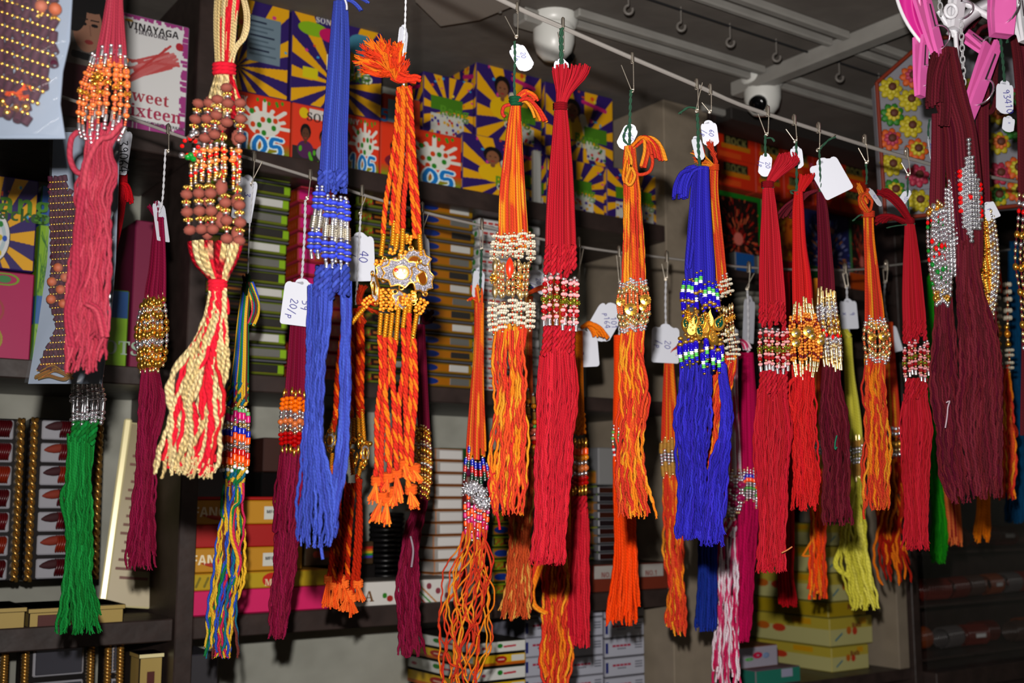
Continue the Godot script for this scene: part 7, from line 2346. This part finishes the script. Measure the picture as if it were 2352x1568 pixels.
	ends([[768, 1076, 758, 1120], [784, 1070, 788, 1116]], [Color(.86, .4, .13), Color(.85, .32, .1)])
	pin(832, 440, V2, 828, 488, 840, 452, "dim orange cords")
	tag(826, 544, d, 66, 118, -3, ["40", "/p"], "white price card marked 40 just right of the tall blue bundle", {"big": true, "fs": 20, "tx": 10, "ta": -100, "ty": .3})
	# --- wine bundle with gold chains ---
	bundle("wine_thread_bundle", 965, 745, V2, "wine bundle with gold bead chains half hidden behind the orange pendant cords")
	d = cd
	tie([972, 530, 976, 600, 962, 745], 1.6, "white_thread")
	burst("tassel_threads", 990, 728, 20, 16, 50, 3.0, [Color(.22, .03, .08), Color(.26, .04, .1)], {"bx": 972, "by": 742})
	threads("upper_threads", [[745, 958, 974], [830, 954, 978], [920, 956, 982], [1000, 964, 986]], 14, 4.0, WINE, {})
	beads([[960, 958, 982], [1030, 954, 990], [1100, 958, 990], [1150, 964, 982]], 6, "g Y f g z f g Y s f g Y g f Y", {"k": .95, "stag": 12, "line": WINE[0]})
	threads("lower_threads", [[1130, 960, 984], [1230, 932, 962], [1330, 916, 962], [1420, 920, 962], [1500, 918, 972]], 30, 4.0, WINE, {"wave": 4, "drift": .25, "rag": 76, "fray": 6})
	strand("stray_thread", vv([940, 1410, 936, 1460, 930, 1504, 944, 1500, 950, 1450]), 3.4, lin(WINE[0]))
	strand("plastic_strip", vv([946, 1230, 952, 1262, 948, 1300]), 2.6, lin(Color(.75, .7, .74)), {"z": 34.0, "mat": mt("plastic_shine", Color(.5, .44, .48), .12)})
	pin(970, 480, V2, 970, 534, 984, 492, "wine bundle with gold chains")
	tag(974, 546, d, 44, 96, -4, ["5"], "white price card seen edge on right of the glitter pendants", {"yaw": 64, "big": true, "fs": 14})
	# --- loose orange strings with red, blue and pink tubes ---
	bundle("orange_string_bundle", 1100, 696, V2, "loose orange strings with blue, red, silver and pink tube beads, left of the pearl bundle")
	d = cd
	tie([1106, 574, 1105, 620, 1101, 696], 3.0)
	threads("tassel_threads", [[652, 1082, 1104], [670, 1084, 1108], [696, 1092, 1108]], 16, 3.0, MAULI, {"rtop": 10, "mix": .4})
	strand("tassel_threads", vv([1098, 690, 1086, 684, 1076, 690]), 2.6, Color.WHITE, {"n": 3, "spread": 3.0, "pal": MAULI})
	threads("upper_threads", [[696, 1092, 1109], [800, 1090, 1109], [900, 1082, 1110], [1030, 1072, 1116]], 11, 4.4, MAULI, {"mix": .15})
	beads([[1020, 1072, 1112], [1080, 1066, 1122], [1120, 1062, 1126]], 7, "s L L s Q Q s N N s", {"k": .72, "stag": 22, "line": MAULI[0]})
	for e in [[1074, 1116], [1090, 1112], [1100, 1120], [1084, 1132], [1106, 1140], [1118, 1150], [1096, 1148], [1112, 1128], [1070, 1128], [1102, 1160], [1088, 1124], [1116, 1164]]: bead(cur, "j", L(e[0], e[1], .016), .8 * cd)
	beads([[1126, 1066, 1124], [1180, 1066, 1124], [1246, 1070, 1116]], 8, "s O s P s O s P s", {"k": .72, "stag": 18, "line": MAULI[0]})
	threads("loose_strings", [[1200, 1068, 1120], [1300, 1048, 1128], [1380, 1034, 1124], [1450, 1034, 1112], [1540, 1030, 1090], [1590, 1030, 1086]], 16, 2.7, MAULI, {"wave": 11, "drift": .6, "rag": 50, "mix": .1, "depth": 1.0})
	for e in [[1112, 1240, 1128, 1300, 1116, 1350, 1060, 1390, 1048, 1330, 1076, 1290, 1108, 1250], [1064, 1220, 1050, 1300, 1044, 1360, 1056, 1410, 1100, 1430, 1108, 1360, 1120, 1300], [1060, 1400, 1036, 1440, 1024, 1480, 1034, 1520, 1060, 1530], [1074, 1400, 1090, 1420, 1100, 1460, 1092, 1540, 1088, 1560], [1110, 1270, 1098, 1350, 1060, 1440, 1046, 1530]]:
		strand("loop_string", vv(e), 2.6, lin(MAULI[e.size() % 5]), {"z": rr(4, 16)})
	pin(1107, 518, V2, 1106, 570, 1100, 520, "loose orange strings")
	tag(1101, 622, d, 34, 78, 4, ["30"], "white price card beside the green thread above the loose orange strings", {"yaw": 40, "fs": 12, "ty": .36})
	# --- striped orange threads with yellow beads ---
	bundle("striped_thread_bundle", 1214, 680, V2, "dull orange and cream striped threads with mixed beads, right behind the pearl bundle")
	d = cd
	var st := [Color(.7, .26, .12), Color(.78, .55, .25), Color(.72, .3, .14)]
	strand("tassel_threads", vv([1208, 678, 1226, 668, 1244, 662, 1254, 666]), 3.0, Color.WHITE, {"n": 14, "spread": 11.0, "fan": true, "pal": [Color(.66, .18, .06), Color(.7, .24, .08)]})
	threads("upper_threads", [[680, 1206, 1222], [780, 1206, 1220], [900, 1202, 1222]], 9, 4.0, st, {"mix": .2})
	beads([[890, 1200, 1224], [960, 1200, 1228], [1020, 1200, 1228], [1072, 1206, 1220]], 3, "s T a g T a n K z K D a T f", {"k": .9, "stag": 6, "line": st[0]})
	threads("lower_threads", [[1056, 1198, 1222], [1140, 1180, 1222], [1240, 1172, 1218], [1330, 1166, 1218], [1412, 1156, 1216]], 24, 4.4, st, {"mix": .4, "wave": 4, "drift": .2, "rag": 26, "fray": 9})
	tag(1222, 628, d, 40, 66, -42, ["20", "/p"], "white price card leaning out right of the pearl bundle", {"fs": 11, "ta": -130})
	# --- golden bundle behind the tall crimson one ---
	bundle("golden_thread_bundle", 1330, 760, V2, "golden orange threads with banded beads and crimson ends, right behind the tall crimson bundle")
	d = cd
	var go := [Color(.86, .45, .05), Color(.8, .4, .04)]
	strand("tassel_threads", vv([1336, 752, 1356, 744, 1374, 754, 1386, 772]), 3.4, Color.WHITE, {"n": 18, "spread": 16.0, "fan": true, "pal": [Color(.86, .42, .05), Color(.9, .5, .08)]})
	threads("upper_threads", [[760, 1316, 1336], [880, 1314, 1338], [960, 1312, 1340]], 18, 4.0, go, {})
	braids("twists", [[950, 1312, 1342], [1000, 1312, 1344]], 5, 4.0, go[0], {"rag": 6})
	beads([[1004, 1312, 1346], [1060, 1310, 1346], [1146, 1314, 1346]], 5, "f O a s C s D D f", {"k": .95, "stag": 5, "line": go[0]})
	braids("twists", [[1140, 1312, 1346], [1192, 1312, 1350]], 5, 4.2, CRIMSON[0], {"rag": 6, "pal": CRIMSON})
	threads("lower_threads", [[1180, 1312, 1350], [1260, 1308, 1350], [1360, 1302, 1350], [1480, 1300, 1356]], 30, 4.2, CRIMSON, {"wave": 1.5, "drift": .1, "rag": 34, "fray": 6})
	pin(1330, 560, V2, 1328, 640, 1340, 572, "golden and crimson bundle")
	tag(1330, 762, d + .02, 84, 92, -4, ["", "p"], "large white price card half hidden behind the tall crimson bundle", {"big": true, "fs": 16, "tx": 30, "ty": .5})
	# --- loose orange bundle ends below the tall crimson bundle ---
	bundle("orange_thread_bundle", 1276, 1250, V2, "shadowed orange and yellow bundle reaching the bottom edge under the tall crimson bundle", "thread bracelet bundle", "", .03)
	threads("upper_threads", [[640, 1270, 1300], [1100, 1258, 1310], [1260, 1256, 1312]], 12, 4.6, MAULI, {"mix": .2})
	threads("lower_threads", [[1250, 1256, 1312], [1330, 1256, 1312], [1420, 1252, 1304], [1500, 1248, 1306], [1580, 1256, 1296]], 26, 4.6, MAULI, {"mix": .4, "wave": 5, "drift": .3, "rag": 44, "fray": 5})
	strand("loop_thread", vv([1250, 1260, 1230, 1310, 1222, 1350, 1228, 1390, 1256, 1408]), 4.4, Color.WHITE, {"n": 4, "spread": 5.0, "pal": MAULI})
	strand("loop_thread", vv([1252, 1290, 1236, 1330, 1226, 1360]), 4.0, Color.WHITE, {"n": 2, "spread": 3.0, "pal": MAULI})
	# --- orange-red bundle ---
	bundle("orange_red_bundle", 1422, 770, V2, "plain orange red bundle with a striped bead string, left behind the orange medallion bundle")
	d = cd
	threads("upper_threads", [[770, 1412, 1436], [860, 1412, 1438], [980, 1410, 1440]], 18, 4.2, ORANGE, {})
	beads([[970, 1410, 1432], [1010, 1406, 1436], [1070, 1414, 1434]], 3, "s s n s n s g h w h w h s", {"k": .85, "stag": 6, "line": ORANGE[0]})
	threads("lower_threads", [[1060, 1410, 1440], [1160, 1410, 1456], [1260, 1414, 1460], [1330, 1408, 1462], [1430, 1392, 1468]], 30, 4.6, ORANGE, {"wave": 1.2, "drift": .12, "rag": 52, "fray": 6})
	tie([1424, 650, 1423, 700, 1422, 770], 2.0, "white_thread")
	pin(1422, 580, V2, 1424, 646, 1416, 586, "plain orange red bundle")
	tag(1408, 706, d - .01, 62, 96, 30, ["101", "p164"], "white price card marked 101 tilted behind the orange medallion bundle", {"fs": 13, "tx": 12, "ta": -55, "ty": .2})
	# --- orange yellow with silver pearls ---
	bundle("orange_thread_bundle", 1540, 815, V2, "orange and yellow bundle with silver pearl band, left behind the bright blue bundle")
	d = cd
	tie([1529, 644, 1528, 700, 1530, 760, 1536, 815], 2.2, "white_thread")
	burst("tassel_threads", 1552, 808, 18, 12, 22, 3.0, [Color(.72, .16, .05), Color(.66, .13, .04)], {"bx": 1536, "by": 816})
	threads("upper_threads", [[815, 1528, 1544], [900, 1524, 1550], [1010, 1520, 1558]], 14, 4.2, MAULI, {"mix": .2})
	beads([[1000, 1518, 1560], [1040, 1516, 1562], [1100, 1522, 1562]], 6, "g T T s s s s T T g", {"k": .85, "stag": 6, "line": MAULI[0]})
	threads("lower_threads", [[1094, 1524, 1562], [1180, 1528, 1560], [1260, 1530, 1562], [1350, 1536, 1568], [1455, 1530, 1574]], 20, 4.3, MAULI, {"mix": .35, "wave": 3.5, "drift": .25, "rag": 40, "fray": 5})
	pin(1531, 592, V2, 1529, 638, 1520, 606, "orange bundle with the silver pearl band")
	tag(1529, 752, d - .01, 66, 92, 2, ["20", "/p"], "white price card marked 20, left of the bright blue beads", {"big": true, "fs": 14, "tx": 6, "ta": -95, "ty": .34})
	# --- plain blue end ---
	bundle("blue_thread_bundle", 1628, 1100, V2, "dull blue thread ends below the bright blue bundle")
	threads("lower_threads", [[640, 1622, 1640], [1100, 1612, 1646], [1240, 1606, 1644], [1340, 1602, 1646], [1442, 1596, 1646]], 26, 4.2, [Color(.08, .16, .5), Color(.07, .14, .44)], {"wave": 1.5, "drift": .1, "rag": 34, "fray": 6})
	# --- pink and white ---
	bundle("pink_white_bundle", 1686, 800, V2, "pink and white striped strings with a silver and magenta bead belt, reaching the bottom edge")
	d = cd
	var pw := [Color(.85, .76, .8), Color(.72, .1, .3), Color(.86, .8, .84), Color(.75, .2, .38)]
	strand("tassel_threads", vv([1684, 800, 1698, 782, 1712, 790, 1718, 804]), 2.6, Color.WHITE, {"n": 12, "spread": 10.0, "fan": true, "pal": pw})
	threads("upper_threads", [[800, 1676, 1692], [920, 1674, 1694], [1080, 1668, 1702]], 12, 3.6, pw, {"mix": .3})
	beads([[1076, 1664, 1702], [1120, 1650, 1706], [1160, 1648, 1702], [1196, 1650, 1694]], 8, "g s s s M s s M s s s g", {"k": .8, "stag": 8, "line": pw[1]})
	braids("twists", [[1190, 1652, 1692], [1232, 1650, 1692]], 6, 3.6, pw[1], {"pal": pw, "rag": 8})
	threads("lower_threads", [[1226, 1648, 1692], [1320, 1646, 1692], [1420, 1646, 1690], [1500, 1640, 1692], [1590, 1638, 1698]], 20, 3.6, pw, {"mix": .45, "wave": 2.5, "drift": .2, "rag": 66})
	# --- magenta ---
	bundle("magenta_thread_bundle", 1718, 810, V2, "magenta bundle with a silver bead belt, left of the second crimson bundle")
	d = cd
	tie([1716, 668, 1718, 740, 1717, 812], 2.2, "white_thread")
	strand("tassel_threads", vv([1716, 818, 1700, 812, 1692, 824]), 3.0, Color.WHITE, {"n": 10, "spread": 7.0, "fan": true, "pal": [Color(.6, .04, .22)]})
	var mgt := [Color(.66, .04, .27), Color(.6, .03, .24)]
	threads("upper_threads", [[810, 1708, 1728], [900, 1704, 1734], [1080, 1704, 1742]], 20, 4.0, mgt, {})
	beads([[1070, 1700, 1744], [1110, 1696, 1748], [1170, 1698, 1744]], 7, "g s s L O s s n s s z s g", {"k": .78, "stag": 10, "line": mgt[0]})
	threads("lower_threads", [[1160, 1698, 1742], [1240, 1694, 1734], [1340, 1694, 1728], [1475, 1690, 1720]], 26, 4.4, mgt, {"wave": 2, "drift": .15, "rag": 30, "fray": 3})
	pin(1720, 616, V2, 1716, 660, 1732, 628, "magenta bundle")
	tag(1722, 690, d + .03, 52, 110, 4, [], "white price card behind the white thread of the magenta bundle", {"big": true, "yaw": 50})
	tag(1683, 756, d + .03, 34, 76, 0, [], "narrow white card edge right of the small pearl rings", {"big": true, "yaw": 30})
	# --- the rest, seen between the front bundles ---
	bundle("red_thread_bundle", 1806, 1250, V2, "short red thread ends below the second crimson bundle")
	threads("lower_threads", [[640, 1792, 1812], [1250, 1790, 1822], [1320, 1788, 1820], [1386, 1788, 1830]], 20, 4.2, [Color(.6, .03, .07), Color(.55, .03, .06)], {"rag": 24, "fray": 6})
	bundle("orange_thread_bundle", 1880, 900, V2, "orange bundle with grey pearl beads seen between the scarlet and dark maroon bundles")
	threads("upper_threads", [[640, 1868, 1884], [980, 1864, 1894]], 12, 4.0, MAULI, {"mix": .2})
	beads([[976, 1862, 1896], [1088, 1862, 1898]], 5, "T T s s s s T T g", {"k": .85, "stag": 6, "line": MAULI[0]})
	threads("lower_threads", [[1084, 1862, 1896], [1180, 1860, 1896], [1290, 1862, 1894], [1376, 1860, 1896]], 18, 4.0, [MAULI[0], MAULI[1], ORANGE[0]], {"mix": .3, "wave": 3, "drift": .2, "rag": 30})
	strand("loop_thread", vv([1864, 1240, 1846, 1270, 1842, 1276, 1860, 1276]), 2.6, lin(MAULI[1]))
	bundle("gold_belt_bundle", 1812, 960, V2, "dim gold and pearl beads peeping out right of the second crimson bundle")
	threads("upper_threads", [[640, 1800, 1812], [980, 1804, 1818]], 6, 3.6, [Color(.3, .1, .05)], {})
	beads([[980, 1804, 1822], [1090, 1806, 1822]], 3, "g s T s g T s g", {"k": .8, "stag": 5})
	# --- yellow ---
	bundle("yellow_thread_bundle", 1946, 775, V2, "lemon yellow bundle with silver and gold pearl bands under a white card")
	d = cd
	var ye := [Color(.79, .76, .25), Color(.74, .71, .22), Color(.83, .8, .32)]
	tie([1944, 660, 1946, 720, 1950, 775], 2.2, "white_thread")
	strand("tassel_threads", vv([1944, 774, 1934, 760, 1930, 740, 1932, 726]), 4.0, Color.WHITE, {"n": 12, "spread": 7.0, "pal": ye})
	threads("upper_threads", [[775, 1940, 1954], [860, 1942, 1960], [940, 1944, 1972], [1000, 1944, 1978]], 16, 4.2, ye, {})
	beads([[990, 1942, 1978], [1040, 1942, 1980], [1110, 1948, 1976]], 6, "t T s s g s s T T t", {"k": .82, "stag": 5, "line": ye[0]})
	threads("lower_threads", [[1096, 1946, 1978], [1180, 1936, 1976], [1260, 1934, 1984], [1320, 1948, 1992], [1394, 1960, 2006]], 18, 4.8, ye, {"wave": 5, "drift": .3, "rag": 26, "fray": 6})
	strand("loop_thread", vv([1936, 1200, 1932, 1250, 1918, 1290, 1928, 1310, 1950, 1326, 1970, 1370]), 4.8, lin(ye[0]), {"n": 3, "spread": 3.0})
	strand("loop_thread", vv([1972, 1200, 1980, 1260, 1990, 1300, 1996, 1350, 2000, 1386]), 4.8, lin(ye[2]), {"n": 5, "spread": 5.0})
	pin(1941, 620, V2, 1944, 656, 1935, 628, "lemon yellow bundle")
	tag(1947, 692, d - .01, 42, 72, -3, ["9", "x"], "white price card on the lemon yellow bundle", {"big": true, "fs": 12, "ty": .36, "tx": 8})
	# --- orange behind ---
	bundle("orange_thread_bundle", 2044, 720, V2, "orange bundle with dark ends right behind the orange bundle with gold rice beads")
	d = cd
	var ro := [Color(.62, .12, .05), Color(.84, .42, .06), Color(.55, .08, .04)]
	tie([2032, 645, 2030, 690, 2038, 740], 2.0, "white_thread")
	threads("upper_threads", [[740, 2034, 2048], [850, 2036, 2056], [985, 2038, 2066]], 12, 4.0, MAULI, {"mix": .2})
	beads([[976, 2036, 2066], [1064, 2040, 2066]], 4, "s s d G g s", {"k": .95, "stag": 8, "line": ro[0]})
	threads("lower_threads", [[1056, 2034, 2066], [1140, 2026, 2072], [1230, 2022, 2074], [1340, 2036, 2090]], 18, 4.2, ro, {"mix": .4, "wave": 8, "drift": .4, "rag": 90, "fray": 4})
	pin(2036, 612, V2, 2032, 645, 2028, 618, "orange bundle with dark ends")
	tag(2040, 752, d + .01, 40, 66, -14, [], "white price card between the orange rice bead bundle and the third crimson bundle", {"big": true})
	# --- green, peach, amber and teal ends at the right ---
	bundle("green_thread_bundle", 2150, 720, V2, "bright green thread ends right of the third crimson bundle")
	threads("lower_threads", [[640, 2132, 2146], [900, 2132, 2150], [1100, 2136, 2162], [1200, 2140, 2172], [1285, 2136, 2172]], 20, 4.2, [Color(.1, .5, .06), Color(.08, .44, .05)], {"rag": 34, "fray": 8, "wave": 2})
	bundle("peach_thread_bundle", 2190, 900, V2, "peach and maroon thread ends under the narrow maroon bundle")
	threads("lower_threads", [[640, 2170, 2184], [1100, 2166, 2196], [1180, 2174, 2204], [1246, 2178, 2208]], 14, 4.2, [Color(.72, .32, .14), Color(.5, .08, .1), Color(.78, .4, .2)], {"mix": .3, "rag": 34, "fray": 7})
	bundle("amber_thread_bundle", 2258, 900, V2, "amber yellow thread ends under the broad maroon bundle")
	threads("lower_threads", [[640, 2246, 2258], [1080, 2246, 2272], [1180, 2244, 2272], [1240, 2232, 2276]], 16, 4.4, [Color(.84, .45, .04), Color(.8, .4, .03)], {"rag": 34, "fray": 6})
	bundle("orange_pearl_bundle", 2300, 600, V2, "orange bundle with grey pearl rings and an amber stone at the far right", "thread bracelet bundle", "", -.47)
	threads("upper_threads", [[440, 2262, 2276], [560, 2272, 2286], [650, 2284, 2300]], 7, 3.4, MAULI, {})
	beads([[640, 2284, 2312], [700, 2286, 2314], [750, 2290, 2314]], 2, "p p p g p p g", {"k": .85, "stag": 4})
	beads([[744, 2292, 2312], [800, 2292, 2316]], 2, "Y J g Y", {"k": 1.0, "stag": 2})
	beads([[796, 2288, 2318], [862, 2292, 2318]], 2, "p p g p p g", {"k": .85, "stag": 4})
	threads("lower_threads", [[850, 2292, 2318], [940, 2290, 2322], [1030, 2288, 2328], [1140, 2288, 2324]], 16, 4.2, MAULI, {"mix": .35, "wave": 4, "drift": .2, "rag": 36, "fray": 7})
	strand("loop_thread", vv([2310, 960, 2330, 980, 2334, 1000, 2318, 1010]), 2.8, lin(Color(.5, .08, .04)))
	bundle("teal_thread_bundle", 2332, 700, V2, "blurred teal blue threads at the right edge")
	threads("lower_threads", [[570, 2318, 2336], [760, 2318, 2340], [1000, 2322, 2346], [1100, 2316, 2352], [1196, 2310, 2356]], 24, 4.2, [Color(.03, .25, .4), Color(.03, .22, .36)], {"rag": 14, "fray": 5, "wave": 2})
	beads([[870, 2300, 2340], [1000, 2302, 2340]], 4, "T g T d T g T", {"k": .9, "stag": 6, "z": -10})
